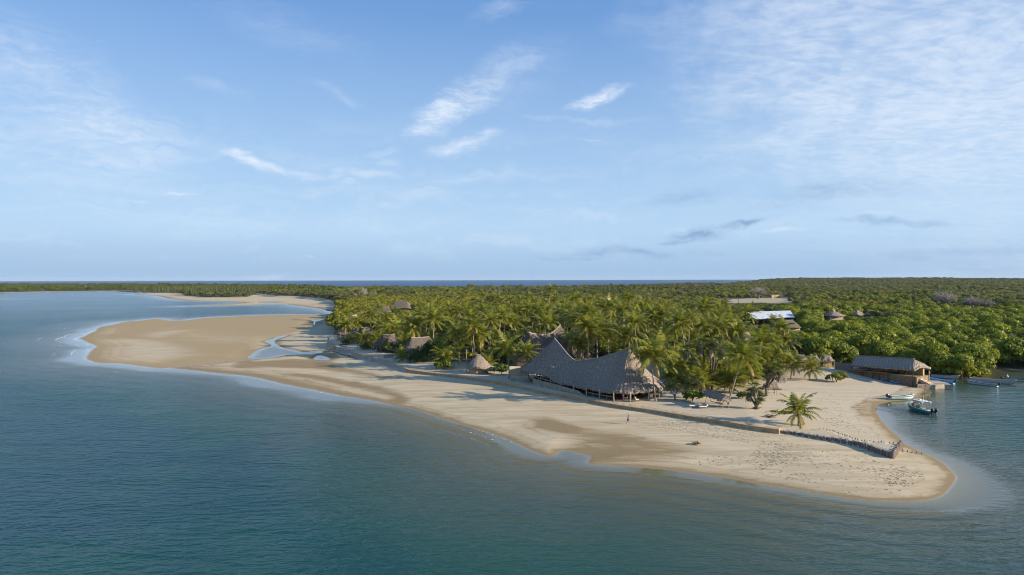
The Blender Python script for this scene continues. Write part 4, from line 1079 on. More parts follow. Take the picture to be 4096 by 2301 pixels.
for k, nm in ((0, 'finial'), (12, 'finial')):
    mb = MB(); p = RIDGE[k]; mb.tube([p, p + Vector((0, 0, 0.5))], [0.2, 0.14], 8); mb.ball(p + Vector((0, 0, 0.72)), (0.27, 0.27, 0.32), 10, 7); mb.build(nm, M_DPOLE, rroof, smooth=True)
# floor, stone parapet, posts and rails
FW = lambda px, py, z: loc(P(*q3(px, py), z))
fl_pts = [FW(832, 1148, 1.5), FW(1000, 1195, 1.5), FW(1180, 1235, 1.5), FW(1372, 1272, 1.5), FW(1645, 1322, 1.5), FW(1812, 1330, 1.5), FW(1998, 1316, 1.5), FW(2135, 1265, 1.5)] + [loc(p) for p in ((33, 164, 1.5), (27, 170, 1.5), (18, 179, 1.5), (8, 182.5, 1.5), (4.5, 178, 1.5))]
mb = MB(); n_ = len(fl_pts)
mb.add([Vector((p.x, p.y, -0.3)) for p in fl_pts] + [Vector((p.x, p.y, 0.16)) for p in fl_pts], [tuple(range(n_, 2 * n_))] + [(i, (i + 1) % n_, n_ + (i + 1) % n_, n_ + i) for i in range(n_)])
mb.build('floor', M_FLOOR, rest)
bot = [FW(x, y, 1.45) for x, y in ((832, 1150), (900, 1172), (1000, 1197), (1100, 1217), (1180, 1237), (1270, 1256), (1362, 1277))]
hts = [1.45, 1.35, 1.30, 1.15, 1.0, 0.85, 0.12]
bot = [bot[0] + Vector((1.8, 3.2, 0)), bot[0] + Vector((0.4, 1.6, 0))] + bot; hts = [1.5, 1.5] + hts
J = smooth_poly([(*p, h) for p, h in zip(bot, hts)], 5, closed=False)
inw = Vector((0.815, 0.58, 0)); mb = MB(); rings = []
for j in J:
    p = Vector((j[0], j[1], -0.5)); h = j[3] + 0.5 + 0.05 * math.sin(j[0] * 5)
    rings.append([p - inw * 0.06, p + Vector((0, 0, h)), p + inw * 0.38 + Vector((0, 0, h + 0.02)), p + inw * 0.42])
mb.loft(rings); mb.build('stone_parapet', M_STONE, rest)
mb = MB(); mb.tube([Vector((j[0], j[1], j[3] + 0.03)) + inw * 0.17 for j in J[:-3]], 0.10, 6); mb.build('parapet_rail', M_POLE, rest, smooth=True)
post_px = [(845, 1035, 1140), (910, 1045, 1160), (1012, 1082, 1190), (1120, 1140, 1218), (1245, 1162, 1245), (1372, 1190, 1271), (1503, 1212, 1296), (1645, 1232, 1322)]
for x, yt, yb in post_px:
    b = P(*q3(x, yb), 1.55); tpt = PY(*q3(x, yt - 14), b.y + 0.1); pole(rest, loc(b), loc(tpt), 0.15)
for x, yt, yb in ((1812, 1238, 1330), (1998, 1222, 1316), (2098, 1204, 1287), (2132, 1200, 1264)):
    b = P(*q3(x, yb), 1.55); tpt = PY(*q3(x, yt - 16), b.y + 0.2); pole(rest, loc(b), loc(tpt), 0.16)
for b, h in (((33.5, 163), 2.4), ((28, 168), 2.7), ((21.5, 175), 3), ((14, 181.5), 3.2), ((6.5, 181.5), 3.2)):
    pole(rest, loc((*b, 1.4)), loc((*b, 1.5 + h)), 0.15)
for x in (13, 19.5, 25):                                           # inner king posts carry the ridge
    k = RIDGE[{13: 3, 19.5: 7, 25: 11}[x]]; pole(rest, (k.x, k.y, 0), (k.x, k.y, k.z - 0.3), 0.17, M_DPOLE)
def rail(pts, name='railing'):
    mb = MB()
    mb.tube([p + Vector((random.uniform(-.03, .03), 0, random.uniform(-.04, .04))) for p in pts], 0.065, 6)
    for p in pts[1:-1]: mb.tube([p, Vector((p.x, p.y, 0.05))], 0.055, 6)
    return mb.build(name, M_POLE, rest, smooth=True)
rail([loc(P(*q3(x, y), 1.5)) + Vector((0, 0, 0.95)) for x, y in ((1372, 1271), (1438, 1284), (1503, 1296), (1573, 1310), (1640, 1321))])
J2 = [Vector((j[0], j[1], j[3])) for j in J]
rail([J2[k] + inw * 0.15 + Vector((0, 0, 0.62)) for k in range(10, 27, 4)])
mb = MB(); mb.tube([loc((9, 178, 1.6)), loc((27, 163, 1.6))], 0.01, 4)
bk = [loc(p) for p in ((33.0, 163.5, 1.6), (27.6, 168.6, 1.6), (21, 175.6, 1.6), (13.5, 182, 1.6))]
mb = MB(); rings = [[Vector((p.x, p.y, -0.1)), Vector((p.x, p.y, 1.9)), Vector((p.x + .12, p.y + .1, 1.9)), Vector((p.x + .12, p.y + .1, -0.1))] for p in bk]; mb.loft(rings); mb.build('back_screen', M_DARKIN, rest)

# the thatched hall behind it
hall = empty('thatched_hall', (9.5, 205.0, 1.6), 0, 'brownish two-peaked thatched hall standing behind the restaurant among palms', 'hall')
HO = Vector((9.5, 205.0, 1.6))
HR = [PY(*q3(785, 628), 199) - HO, PY(*q3(830, 640), 201) - HO, PY(*q3(930, 652), 205) - HO, PY(*q3(1010, 640), 207.5) - HO, PY(*q3(1060, 602), 209.3) - HO, PY(*q3(1110, 550), 211) - HO]
hev = []; hrd = []
for k in range(30):
    a = 2 * math.pi * k / 30; hx, hy = 12.5 * math.cos(a), 7.2 * math.sin(a)
    c, s = math.cos(R(40)), math.sin(R(40)); x, y = hx * c - hy * s, hx * s + hy * c
    hev.append(Vector((x, y, 3.0 + 0.2 * math.sin(5 * a))))
    f = min(max((hx / 12.5 * 0.75 + 0.5), 0), 1) * 5; i0 = min(int(f), 4); hrd.append(HR[i0].lerp(HR[i0 + 1], f - i0))
thatch(hall, hev, hrd, M_THATCH4, sag=0.08, seed=9, ridge_line=HR, cap=0.2, smooth=1)
wallp = []
mb = MB()
for k in range(15, 30):
    a = 2 * math.pi * k / 30; hx, hy = 10.6 * math.cos(a), 5.8 * math.sin(a); c, s = math.cos(R(40)), math.sin(R(40)); p = Vector((hx * c - hy * s, hx * s + hy * c, 0)); p2 = p * 0.97
    wallp.append([p + Vector((0, 0, -0.3)), p + Vector((0, 0, 2.7)), p2 + Vector((0, 0, 2.7)), p2 + Vector((0, 0, -0.3))])
mb.loft(wallp); mb.build('wall', M_CREAM, hall)
for k in range(0, 30, 5):
    a = 2 * math.pi * k / 30; hx, hy = 11 * math.cos(a), 6.2 * math.sin(a); c, s = math.cos(R(40)), math.sin(R(40)); pole(hall, (hx * c - hy * s, hx * s + hy * c, 0), (hx * c - hy * s, hx * s + hy * c, 3.4), 0.13)
# garden wall below the hall
gp = [P(*q3(x, y), 1.5) for x, y in ((598, 1068), (700, 1066), (792, 1060))]
mb = MB(); mb.loft([[Vector((p.x, p.y, 1.2)), Vector((p.x, p.y, 4.2 - 0.15 * k)), Vector((p.x + .1, p.y + .35, 4.2 - .15 * k)), Vector((p.x + .1, p.y + .35, 1.2))] for k, p in enumerate(gp)])
tag(mb.build('garden_wall', M_CREAM), 'cream rendered wall between two palms beside the restaurant', 'wall')

# round store hut with the stone drum
rp = P(*q3(285, 1050), 1.5); rh_ = empty('round_hut', (rp.x, rp.y + 2.4, ground(rp.x, rp.y + 2.4)), 0, 'small round hut of coral stone under a steep grey thatched cone', 'hut')
hip_roof(rh_, 7.0, 6.4, 1.75, 5.1, 1.1, 2.2, 4, None, -0.02, 0.2)
mb = MB()
ring = lambda r, z: [Vector((r * math.cos(2 * math.pi * k / 28), r * 0.95 * math.sin(2 * math.pi * k / 28), z)) for k in range(28)]
mb.loft([ring(2.65, -0.3), ring(2.6, 1.7), ring(2.35, 1.75)]); mb.build('stone_wall', M_STONE, rh_)
hip = thatch(rh_, [(1.6, -2.2, 1.5), (3.4, -2.6, 1.25), (5.1, -1.6, 1.2), (5.3, 0.4, 1.2), (3.4, 1.4, 1.5), (1.8, 1.0, 1.9)], [(1.4, -0.5, 2.9)] * 2 + [(2.9, -0.5, 2.6)] * 2 + [(1.4, -0.4, 2.9)] * 2, None, 0.05, seed=8, smooth=2); hip.name = 'porch_roof'
for q in ((3.2, -2.0), (4.6, -1.2), (4.7, 0.1)): pole(rh_, (*q, 0), (*q, 1.45), 0.08)
pole(rh_, (-0.45, 0, 4.9), (-0.45, 0, 6.0), 0.05, name='finial')

# beach huts along the wall
RZ = R(34)
hut('beach_hut', 'open grey thatched beach hut beside the big pandanus bush, widest of the row', -31.0, 230.4, RZ, 16, 11.5, 2.25, 6.6, 6.5, 'thatched huts along the sea wall', mat=M_THATCH4, seed=1, walls=(4.5, 6.0, 2.1, 2.6))
hut('beach_hut', 'dark shaded thatched beach hut with towel-draped posts, second from the pandanus bush', -45.3, 250.3, RZ, 11.5, 9.5, 2.15, 5.8, 4.5, 'thatched huts along the sea wall', mat=M_THATCH4, seed=2, walls=(3.5, 5.0, 2.0, 1.9))
hut('beach_hut', 'steep thatched beach hut half hidden by drooping palms, third from the pandanus bush', -60.0, 280.0, RZ, 10.5, 9.5, 2.3, 6.0, 4.0, 'thatched huts along the sea wall', mat=M_THATCH4, seed=3, walls=(3.5, 5.0, 2.0, 1.9))
hut('beach_hut', 'thatched beach hut with a sunlit gable behind the single leaning palm at the wall end', -72.5, 302.0, RZ, 12, 10, 2.3, 5.6, 4.0, 'thatched huts along the sea wall', mat=M_THATCH4, seed=4, walls=(3.5, 5.0, 2.0, 1.9))
hut('thatched_house', 'tall flat-faced thatched roof among palms above the far beach', -81.5, 352.0, R(70), 12, 12, 2.6, 7.2, 4.0, None, seed=5, walls=(7, 7, 2.6, 0), posts=False)
hut('thatched_house', 'long pale thatched roof with a steep end in the yellow-green trees', -87.0, 456.0, R(2), 15, 10, 3.0, 7.6, 8.5, None, mat=M_THATCH2, seed=6, walls=(11, 7, 3.0, 0), posts=False)
hut('thatched_house', 'tall pyramid-ended thatched house rising from the yellow-green canopy', -86.0, 530.0, R(-8), 19, 13, 3.6, 9.0, 9.0, None, mat=M_THATCH2, seed=7, walls=(13, 9, 3.6, 0), posts=False, power=6)

# inland buildings
mp = empty('metal_roofed_hall', (142.0, 385.0, 2.2), 0, 'long open hall under a pale sheet-metal roof on timber props', 'hall')
MO = Vector((142.0, 385.0, 2.2))
def q4(x, y): return (2600 + x / 2.5125, 1080 + y / 2.5125)
cr = [PY(*q4(1075, 495), 375) - MO, PY(*q4(1458, 478), 376) - MO, PY(*q4(1410, 409), 391) - MO, PY(*q4(880, 423), 390) - MO]
mb = MB(); N_ = 16
top = [[cr[0].lerp(cr[1], u / N_).lerp(cr[3].lerp(cr[2], u / N_), v / 4) + Vector((0, 0, 0.05 * (u % 2))) for u in range(N_ + 1)] for v in range(5)]
mb.loft(top, closed=False, cap=False); mb.loft([[p - Vector((0, 0, 0.14)) for p in r] for r in top][::-1], closed=False, cap=False); mb.build('roof', M_METAL, mp)
for u in (0.03, 0.2, 0.4, 0.6, 0.8, 0.97):
    for v in (0.06, 0.94):
        p = cr[0].lerp(cr[1], u).lerp(cr[3].lerp(cr[2], u), v); pole(mp, (p.x, p.y, -0.4), (p.x, p.y, p.z - 0.12), 0.13, M_WOOD)
    if u < 0.9:
        p = cr[0].lerp(cr[1], u).lerp(cr[3].lerp(cr[2], u), 0.06); p2 = cr[0].lerp(cr[1], u + 0.08).lerp(cr[3].lerp(cr[2], u + .08), 0.06); pole(mp, (p.x, p.y, 0.6), (p2.x, p2.y, p2.z - 0.15), 0.09, M_WOOD, 'brace')
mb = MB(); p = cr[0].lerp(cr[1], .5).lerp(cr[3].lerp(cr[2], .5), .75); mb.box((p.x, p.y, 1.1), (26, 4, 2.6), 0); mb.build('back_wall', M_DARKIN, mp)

hut('thatched_house', 'brown thatched roof just below the metal-roofed hall', 129.0, 318.5, R(8), 11, 9, 3.0, 6.2, 4.5, None, mat=M_THATCH2, seed=11, walls=(8, 6, 3, 0), posts=False)
hut('conical_hut', 'round hut with a blue-grey thatched cone deep in the palm grove', 89.4, 262.0, 0, 8.8, 8.8, 2.4, 6.2, 0.4, None, seed=12, walls=(5, 5, 2.4, 0), posts=False, power=2.0, sag=0.05)
ch = hut('conical_hut', 'dark thatched cone with a silver cap and two pairs of tall poles', 198.5, 421.0, 0, 12.5, 12.5, 2.6, 5.6, 0.5, None, seed=13, walls=(8, 8, 2.6, 0), posts=False, power=2.0, sag=0.03)
mb = MB(); mb.tube([(0, 0, 5.1), (0, 0, 5.8), (0, 0, 6.4)], [0.8, 0.4, 0.02], 12); mb.build('roof_cap', pmat('silver_sheet', (0.70, 0.72, 0.75), metal=0.5, rough=0.35), ch)
for x in (-2.2, -1.6, 1.4, 1.9): pole(ch, (x * 1.5, -1.6, 2.4), (x * 1.5, -1.6, 5.7), 0.10, pmat('peeled_pole', (0.50, 0.34, 0.20)), 'pole')
hut('thatched_house', 'small grey thatched hipped roof beside the cone with the silver cap', 218.5, 431.0, R(20), 8.5, 8, 2.4, 5.0, 1.5, None, seed=14, walls=(5, 5, 2.4, 0), posts=False)
hut('thatched_house', 'wide dark thatched hipped roof at the edge of the mangroves behind a lone palm', 231.0, 436.0, R(12), 13, 10, 2.4, 5.0, 4.0, None, seed=15, walls=(8, 6, 2.4, 0), posts=False)
# open-ended shed at the grove's edge
os_ = empty('open_shed', (99.4, 243.5, ground(99.4, 243.5)), R(24), 'open-ended thatched shed with bare rafters against the dark mangroves', 'shed')
thatch(os_, [(-2.6, -2.6, 2.6), (2.6, -2.6, 2.6), (2.6, 6, 2.6), (-2.6, 6, 2.6)], [(0, -2.6, 4.5), (0, -2.6, 4.5), (0, 6, 4.5), (0, 6, 4.5)], None, 0.0, seed=21, ridge_line=[(0, -2.7, 4.55), (0, 6.1, 4.55)], smooth=1)
for q in ((-2.2, -2.4), (2.2, -2.4), (-2.2, 5.6), (2.2, 5.6), (-2.2, 1.6), (2.2, 1.6)): pole(os_, (*q, -0.2), (*q, 2.9), 0.10)
for s in (-1, 1): pole(os_, (s * 2.5, -2.8, 2.55), (0, -2.8, 4.5), 0.08, name='rafter')
pole(os_, (-2.3, -2.8, 2.7), (2.3, -2.8, 2.7), 0.08, name='tie_beam')
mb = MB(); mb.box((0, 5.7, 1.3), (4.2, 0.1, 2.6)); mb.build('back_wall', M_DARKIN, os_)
# three stalls in a row
for i, (xa, xb, yt, lab) in enumerate(((1472, 1590, 852, 'thatched stall half behind a young palm, first in the row of three stalls'), (1608, 1695, 858, 'middle thatched stall of three, beside a flowering bush'), (1728, 1852, 868, 'thatched stall with a brown front next to the board fence, last of three'))):
    pa, pb = P(*q4(xa, 992), 1.9), P(*q4(xb, 992), 1.9); c = (pa + pb) / 2; w = (pb - pa).length
    hut('thatched_stall', lab, c.x + 0.4, c.y + 1.6, R(-8), max(w, 3.4), 4.0, 2.15, 3.5, max(w, 3.4) * 0.5, 'thatched stalls behind the creek beach', seed=30 + i, walls=(max(w, 3.4) * 0.62, 2.2, 2.1, 0), wmat=M_OCHRE, posts=True, floor=False, cat='stall')
# board fence between stalls and boat shed
fa, fb = P(3338, 1480, 1.9), P(3409, 1490, 1.9)
fo_ = empty('board_fence', (fa.x, fa.y, ground(fa.x, fa.y)), math.atan2(fb.y - fa.y, fb.x - fa.x), 'weathered grey board fence joining the stalls to the long boat shed', 'fence')
L_ = (fb - fa).length
mb = MB()
for k in range(int(L_ / 0.22)): mb.box((0.11 + k * 0.22, 0, 1.0 + 0.04 * math.sin(k * 2.1)), (0.2, 0.05, 2.1))
mb.build('boards', M_PLANK, fo_)
for k in range(4): pole(fo_, (k * L_ / 3, 0.12, -0.2), (k * L_ / 3, 0.12, 2.5), 0.09, M_GPOLE)

# ochre ruin beyond the dry field
op = P(*q4(1290, 289), 2.0); orr = empty('ochre_building', (op.x, op.y + 3, ground(op.x, op.y + 3)), R(4), 'tiny ochre building of three lit walls at the far edge of the dry field', 'building')
for x, w in ((-6.5, 3.6), (-1.2, 5.2), (4.6, 3.8)):
    mb = MB(); mb.box((x, 0, 2.0), (w, 4.5, 4.2)); mb.build('wall', M_OCHRE, orr)
mb = MB(); mb.box((-0.8, 2.5, 4.3), (16, 1.0, 0.35)); mb.build('roof', M_DARKIN, orr)

# ------------------------------------------------------------------ sea wall
sw = empty('sea_wall', (0, 0, 0), 0, 'long brown retaining wall between the beach and the raked terrace', 'wall')
WP = [Vector((p[0], p[1], 0)) for p in WALL]
def wall_part(i0, i1, name, mat, prof):
    mb = MB(); rings = []
    for i in range(i0, i1):
        t_ = (WP[min(i + 1, len(WP) - 1)] - WP[max(i - 1, 0)]).normalized(); nrm = Vector((t_.y, -t_.x, 0)); nrm = nrm if nrm.x < 0 or nrm.y < 0 else -nrm
        wv = 0.015 * math.sin(i * 1.7) + 0.03 * math.sin(i * 0.6)
        rings.append([WP[i] + nrm * (a + wv * 0.5) + Vector((0, 0, z + wv * (1 if z > 1 else 0))) for a, z in prof])
    mb.loft(rings); return mb.build(name, mat, sw)
nW = len(WP); cut = 17
wall_part(0, cut + 1, 'grey_face', M_WALLG, [(1.05, -0.2), (0.45, 1.42), (-0.75, 1.42), (-0.75, -0.2)])
wall_part(cut, nW, 'brown_face', M_WALLB, [(0.70, -0.2), (0.45, 1.46), (-0.75, 1.46), (-0.75, -0.2)])
wall_part(0, nW, 'coping', M_WALLTOP, [(0.52, 1.40), (0.52, 1.58), (-0.55, 1.63), (-0.80, 1.45)])

# log palisade
pl_ = empty('log_palisade', tuple(PAL_F[0]) + (0.6,), 0, 'palisade of upright grey logs holding the pointed sand bank at the spit', 'palisade')
PO = Vector((*PAL_F[0], 0.6))
def along(path, n):
    path = np.array(path); s = np.concatenate([[0], np.cumsum(np.linalg.norm(np.diff(path, axis=0), axis=1))]); q = np.linspace(0, s[-1], n)
    return np.stack([np.interp(q, s, path[:, 0]), np.interp(q, s, path[:, 1])], 1), s[-1]
for path, n, kind in ((PAL_F, 52, 0), (PAL_E, 20, 1), (PAL_B, 27, 2)):
    pts, L_ = along(path, n); r = min(L_ / n * 0.56, 0.26) if kind < 2 else 0.10
    for k, p in enumerate(pts):
        q = k / (n - 1.0); b = Vector((p[0] + random.uniform(-.05, .05), p[1] + random.uniform(-.05, .05), 0)) - Vector((PO.x, PO.y, 0))
        z1 = (1.22 + 0.10 * q if kind == 0 else 1.34 + 0.12 * random.random() if kind == 1 else 1.20) + random.uniform(-.05, .10) - PO.z
        z0 = -0.9 if kind < 2 else z1 - 0.5; rr = r * random.uniform(.85, 1.12); mb = MB()
        tx, ty = random.uniform(-.06, .06), random.uniform(-.06, .06)
        mb.tube([(b.x, b.y, z0), (b.x + tx, b.y + ty, (z0 + z1) / 2), (b.x + tx * 1.6, b.y + ty * 1.6, z1 - 0.05), (b.x + tx * 1.7, b.y + ty * 1.7, z1)], [rr * 1.08, rr, rr * .95, rr * .75], 7)
        mb.build('log', M_GPOLE, pl_)
st = P(3634, 1800, 0.5)
for k in range(5):
    q = st + Vector((0.55 * k - 0.8, -0.35 * k + 0.3, 0)); gz = ground(q.x, q.y)
    mb = MB(); mb.tube([(0, 0, -0.2), (random.uniform(-.12, .12), 0, 0.25 + 0.2 * random.random())], [0.12, 0.09], 6)
    tag(mb.build('wooden_stump', M_GPOLE, loc=(q.x, q.y, gz)), 'short worn log stump in the sand outside the palisade point', 'stump', 'log stumps beside the palisade point')

# stone steps down to the beach
def steps(px, py, label, r=3.0, rz=0.0, tiers=5):
    p = P(px, py, 1.0); root = empty('beach_steps', (p.x, p.y, 0), rz, label, 'steps', 'fan-shaped steps down from the sea wall')
    for k in range(tiers):
        rr = r * (1 - k * 0.15); z1 = 0.42 + (1.40 - 0.42) * (k + 1) / tiers; mb = MB(); n = 16
        lo = [Vector((rr * math.sin(math.pi * (i / n - 0.5)) , -rr * 0.72 * math.cos(math.pi * (i / n - 0.5)) , -0.2)) for i in range(n + 1)] + [Vector((rr, 0.8, -0.2)), Vector((-rr, 0.8, -0.2))]
        mb.loft([lo, [Vector((v.x * .985, v.y * .985, z1)) for v in lo]]); mb.build('step', M_WALLTOP if k % 2 else M_WALLB, root)
    return root
steps(1024 + 800 / 2.512, 1080 + 776 / 2.512, 'fan of brown steps at the far end of the sea wall below the leaning palm', 4.6, R(-52))
steps(1024 + 1226 / 2.512, 1080 + 898 / 2.512, 'fan of brown steps below the widest beach hut', 3.4, R(-52))
steps(1800 + 668 / 2.512, 1080 + 1164 / 2.512, 'low fan of brown steps just before the restaurant parapet', 3.3, R(-54), 4)
lp = rg([(775, 812), (860, 845), (950, 870), (1015, 888)], 1024, 1080, 2.512, 0.5)
mb = MB()
for a, b in zip(lp[:-1], lp[1:]):
    za, zb = ground(*a), ground(*b); mb.tube([(*a, za + 0.12), ((a[0] + b[0]) / 2 + .2, (a[1] + b[1]) / 2, (za + zb) / 2 + 0.2), (*b, zb + 0.12)], [0.26, 0.3, 0.2], 7)
tag(mb.build('log_kerb', M_GPOLE), 'line of old dark logs on the beach beside the far steps', 'logs')
# low round platform on the far beach
pp = P(1024 + 790 / 2.512, 1080 + 552 / 2.512, 0.6); mb = MB(); ring = lambda r, z: [Vector((r * math.cos(2 * math.pi * k / 20), r * .8 * math.sin(2 * math.pi * k / 20), z)) for k in range(20)]
pf = empty('beach_platform', (pp.x + 2, pp.y + 4, 0.2), 0, 'small brick-sided sand platform on the far beach at the edge of the palms', 'platform')
mb.loft([ring(4.2, -0.3), ring(4.0, 1.9)]); mb.build('brick_side', M_WALLB, pf); mb = MB(); mb.loft([ring(4.2, 1.9), ring(4.2, 2.1), ring(3.9, 2.12)]); mb.build('rim', M_CREAM, pf)

# ------------------------------------------------------------------ boat shed, stairs and jetty
def q6(x, y): return (3380 + x / 5.358, 1400 + y / 5.358)
SA = Vector((93.6, 188.2)); SB = Vector((102.6, 174.6)); sd_ = (SB - SA).normalized(); sn = Vector((sd_.y, -sd_.x)); sn = sn if sn.dot(Vector((0.8, 0.6))) > 0 else -sn
SL = (SB - SA).length; sang = math.atan2(sd_.y, sd_.x)
shed = empty('boat_shed', (SA.x, SA.y, 0), sang, 'long boat shed with a grey ribbed thatched roof on an earth terrace by the creek', 'shed')
ysg = 1 if Vector((-sd_.y, sd_.x)).dot(sn) > 0 else -1
def sl_(x, y, z): return Vector((x, y * ysg, z))
FZ = 2.75
def shed_pt(px, py, off):
    """shed-local point at a pixel on the plane parallel to its front, off metres inland"""
    u = (px - CX) / F_PX; a = SA + sn * off; d = sd_ * SL
    s = (u * a.y - a.x) / (d.x - u * d.y); w = PY(px, py, (a + d * s).y)
    return Vector((s * SL, off * ysg, w.z))
e0, e1 = shed_pt(*q6(135, 322), -0.7), shed_pt(*q6(1500, 428), -0.7); r0_, r1_ = shed_pt(*q6(250, 128), 3.0), shed_pt(*q6(1490, 195), 3.0)
tip = shed_pt(*q6(1608, 365), 3.0)
eb0, eb1 = Vector((e0.x, 6.6 * ysg, e0.z)), Vector((e1.x + .6, 6.6 * ysg, e1.z))
lst = [(e0, r0_)] + [(e0.lerp(e1, k / 6.0) + Vector((0, 0, -0.10 * math.sin(math.pi * k / 6))), r0_.lerp(r1_, k / 6.0)) for k in range(1, 6)] + [(e1, r1_), (Vector((tip.x + 0.4, 3.0 * ysg, tip.z)), r1_)] + [(eb1, r1_)] + [(eb1.lerp(eb0, k / 4.0), r1_.lerp(r0_, k / 4.0)) for k in range(1, 5)] + [(Vector((e0.x - 0.9, 3.0 * ysg, e0.z)), r0_)]
thatch(shed, [a for a, b in lst], [b for a, b in lst], M_THATCH3, 0.03, 0.3, 0.12, 6, ridge_line=[r0_, r1_], cap=0.2, smooth=1)
mb = MB()
def hull_ring(x, z0): return [sl_(x, -0.1, z0), sl_(x, 0.05, FZ), sl_(x, 6.0, FZ), sl_(x, 6.0, z0)]
mb.loft([hull_ring(-1.0, 0.6), hull_ring(SL * 0.35, 0.5), hull_ring(SL * 0.7, 0.3), hull_ring(SL + 1.0, -0.2)]); mb.build('earth_terrace', M_MUD, shed)
mb = MB(); mb.box(sl_(SL / 2, 4.6, FZ + 0.9), (SL + 0.6, 0.12, 1.9)); mb.build('back_wall', M_OCHRE, shed)
mb = MB(); mb.box(sl_(SL + 0.75, 4.0, FZ + 0.85), (0.12, 0.5, 1.8)); mb.build('end_wall', M_OCHRE, shed)
mb = MB(); mb.box(sl_(SL / 2, 0.2, FZ + 0.05), (SL + 1.6, 0.4, 0.12)); mb.build('kerb', M_CONC, shed)
for px, py in ((440, 585), (632, 615), (825, 622), (988, 650), (1408, 748)):
    b = P(*q6(px, py), 1.0); x = (Vector((b.x, b.y)) - SA).dot(sd_); xx = min(x, SL + 0.2); gz = ground(*(SA + sd_ * xx - sn * 0.45))
    pole(shed, sl_(xx, -0.45, gz - 0.2), sl_(xx, -0.45, e0.lerp(e1, max(0, min(1, xx / SL))).z + 0.2), 0.13, M_DPOLE)
for x in (0.2, SL * 0.5, SL * 0.85): pole(shed, sl_(x, 4.2, FZ), sl_(x, 4.2, FZ + 2.4), 0.1, M_POLE)
for x in (0.4, SL * 0.22, SL * 0.44): # rack arms
    for z in (FZ - 0.35, FZ + 0.35, FZ + 0.85):
        pole(shed, sl_(x, -0.75, z), sl_(x, 0.6, z), 0.045, M_DPOLE, 'rack_arm', 0)
# stairs and jetty
s0, s1 = P(*q6(1490, 560), 2.7), P(*q6(1850, 735), 1.05)
stairs = empty('jetty_stairs', (s1.x, s1.y, 0), math.atan2(s0.y - s1.y, s0.x - s1.x), 'pale stone stairs from the boat shed down to the jetty', 'stairs')
L_ = (Vector((s0.x, s0.y)) - Vector((s1.x, s1.y))).length; NS = 9
for k in range(NS):
    mb = MB(); z = 1.05 + (2.72 - 1.05) * (k + 1) / NS; mb.box(((k + 0.5) * L_ / NS, 0, z - 0.35), (L_ / NS + 0.05, 1.7, 0.7)); mb.build('step', M_CREAM if k % 2 else M_CONC, stairs)
jt = [P(*q6(x, y), z) for x, y, z in ((1700, 800, 0.0), (1960, 825, 0.0), (2285, 815, 0.0))]
jtop = [P(*q6(x, y), 1.02) for x, y in ((1560, 742), (1880, 748), (1940, 752), (2130, 742), (2278, 748), (2200, 705), (2000, 662), (1800, 648), (1560, 640))]
jc = sum(jtop, Vector()) / len(jtop); je = empty('stone_jetty', (jc.x, jc.y, 0), 0, 'low worn concrete jetty running into the creek', 'jetty')
mb = MB(); up_ = [p - Vector((jc.x, jc.y, 0)) for p in jtop]; lo_ = [Vector((p.x * 1.05, p.y * 1.03, -0.8)) for p in up_]; md_ = [Vector((p.x * 1.02, p.y * 1.01, 0.75)) for p in up_]
mb.loft([lo_, md_, up_]); mb.build('block', M_CONC, je)
mb = MB(); mb.box((-0.6, 0.2, 1.09), (3.4, 1.0, 0.10), R(-20)); mb.box((1.4, -0.6, 1.07), (2.6, 0.9, 0.07), R(-20)); mb.build('slab', M_CREAM, je)
for (x, yb, yt), lab in zip(((1632, 600, 480), (1800, 660, 440)), ('thin bleached mooring post at the foot of the shed stairs', 'tall grey mooring post with a painted foot at the jetty stairs')):
    b = P(*q6(x, yb), 1.0); tpt = PY(*q6(x, yt), b.y); mb = MB(); mb.tube([(0, 0, -1.2), (0.03, 0, (tpt.z - b.z) * 0.5), (0, 0.02, tpt.z - b.z)], [0.15, 0.13, 0.11], 8)
    tag(mb.build('mooring_post', M_POLE, loc=b, smooth=True), lab, 'post')
PROTECT = [(2985, 1238, 3185, 1292, 375), (3120, 1278, 3198, 1322, 317), (2945, 1318, 3035, 1372, 258), (3296, 1238, 3376, 1279, 415), (3405, 1246, 3448, 1266, 424), (3460, 1246, 3536, 1264, 428), (2890, 1195, 3165, 1213, 706),
           (3092, 1184, 3132, 1199, 700), (1465, 1228, 1556, 1252, 450), (1570, 1205, 1650, 1239, 522), (1560, 1350, 1670, 1446, 220), (2060, 1326, 2290, 1440, 196), (3155, 1358, 3202, 1408, 241), (3183, 1418, 3338, 1478, 196), (3405, 1422, 3690, 1540, 172), (1860, 1420, 1950, 1505, 186), (1480, 1350, 1545, 1416, 240), (1405, 1312, 1470, 1384, 270), (1330, 1270, 1400, 1368, 290), (3290, 1440, 3345, 1480, 196),
           (3735, 1160, 3835, 1215, 555), (3830, 1195, 3960, 1222, 555), (3540, 1380, 3690, 1500, 170)]
CLEAR = [(16, 164, 20), (9.5, 205, 14), (-9.5, 190.5, 6), (-31, 230, 10.5), (-45, 250, 7.5), (-60, 280, 7.5), (-72, 302, 7.5), (-81, 352, 9), (-87, 456, 10), (-86, 530, 13), (142, 384, 17), (129, 318.5, 8), (89.4, 262, 6), (198.5, 421, 9), (218.5, 431, 7), (231, 436, 9), (99.4, 245, 6), (84.5, 199.5, 5), (88, 199.5, 5), (92, 199.5, 5), (96, 189, 8), (101, 182, 8), (103, 177, 8), (97, 195, 4)]
CL = np.array(CLEAR)
def blocked(x, y, top, r):
    px, py1 = proj(x, y, top); w = r / y * F_PX; py0 = proj(x, y, ground_fast(x, y))[1]
    for x0, y0, x1, y1, Yd in PROTECT:
        if y < Yd and px + w > x0 and px - w < x1 and py1 < y1 - 3 and py0 > y0: return True
    return False
def ground_fast(x, y): return _gz.get((x, y), 1.9)
_gz = {}

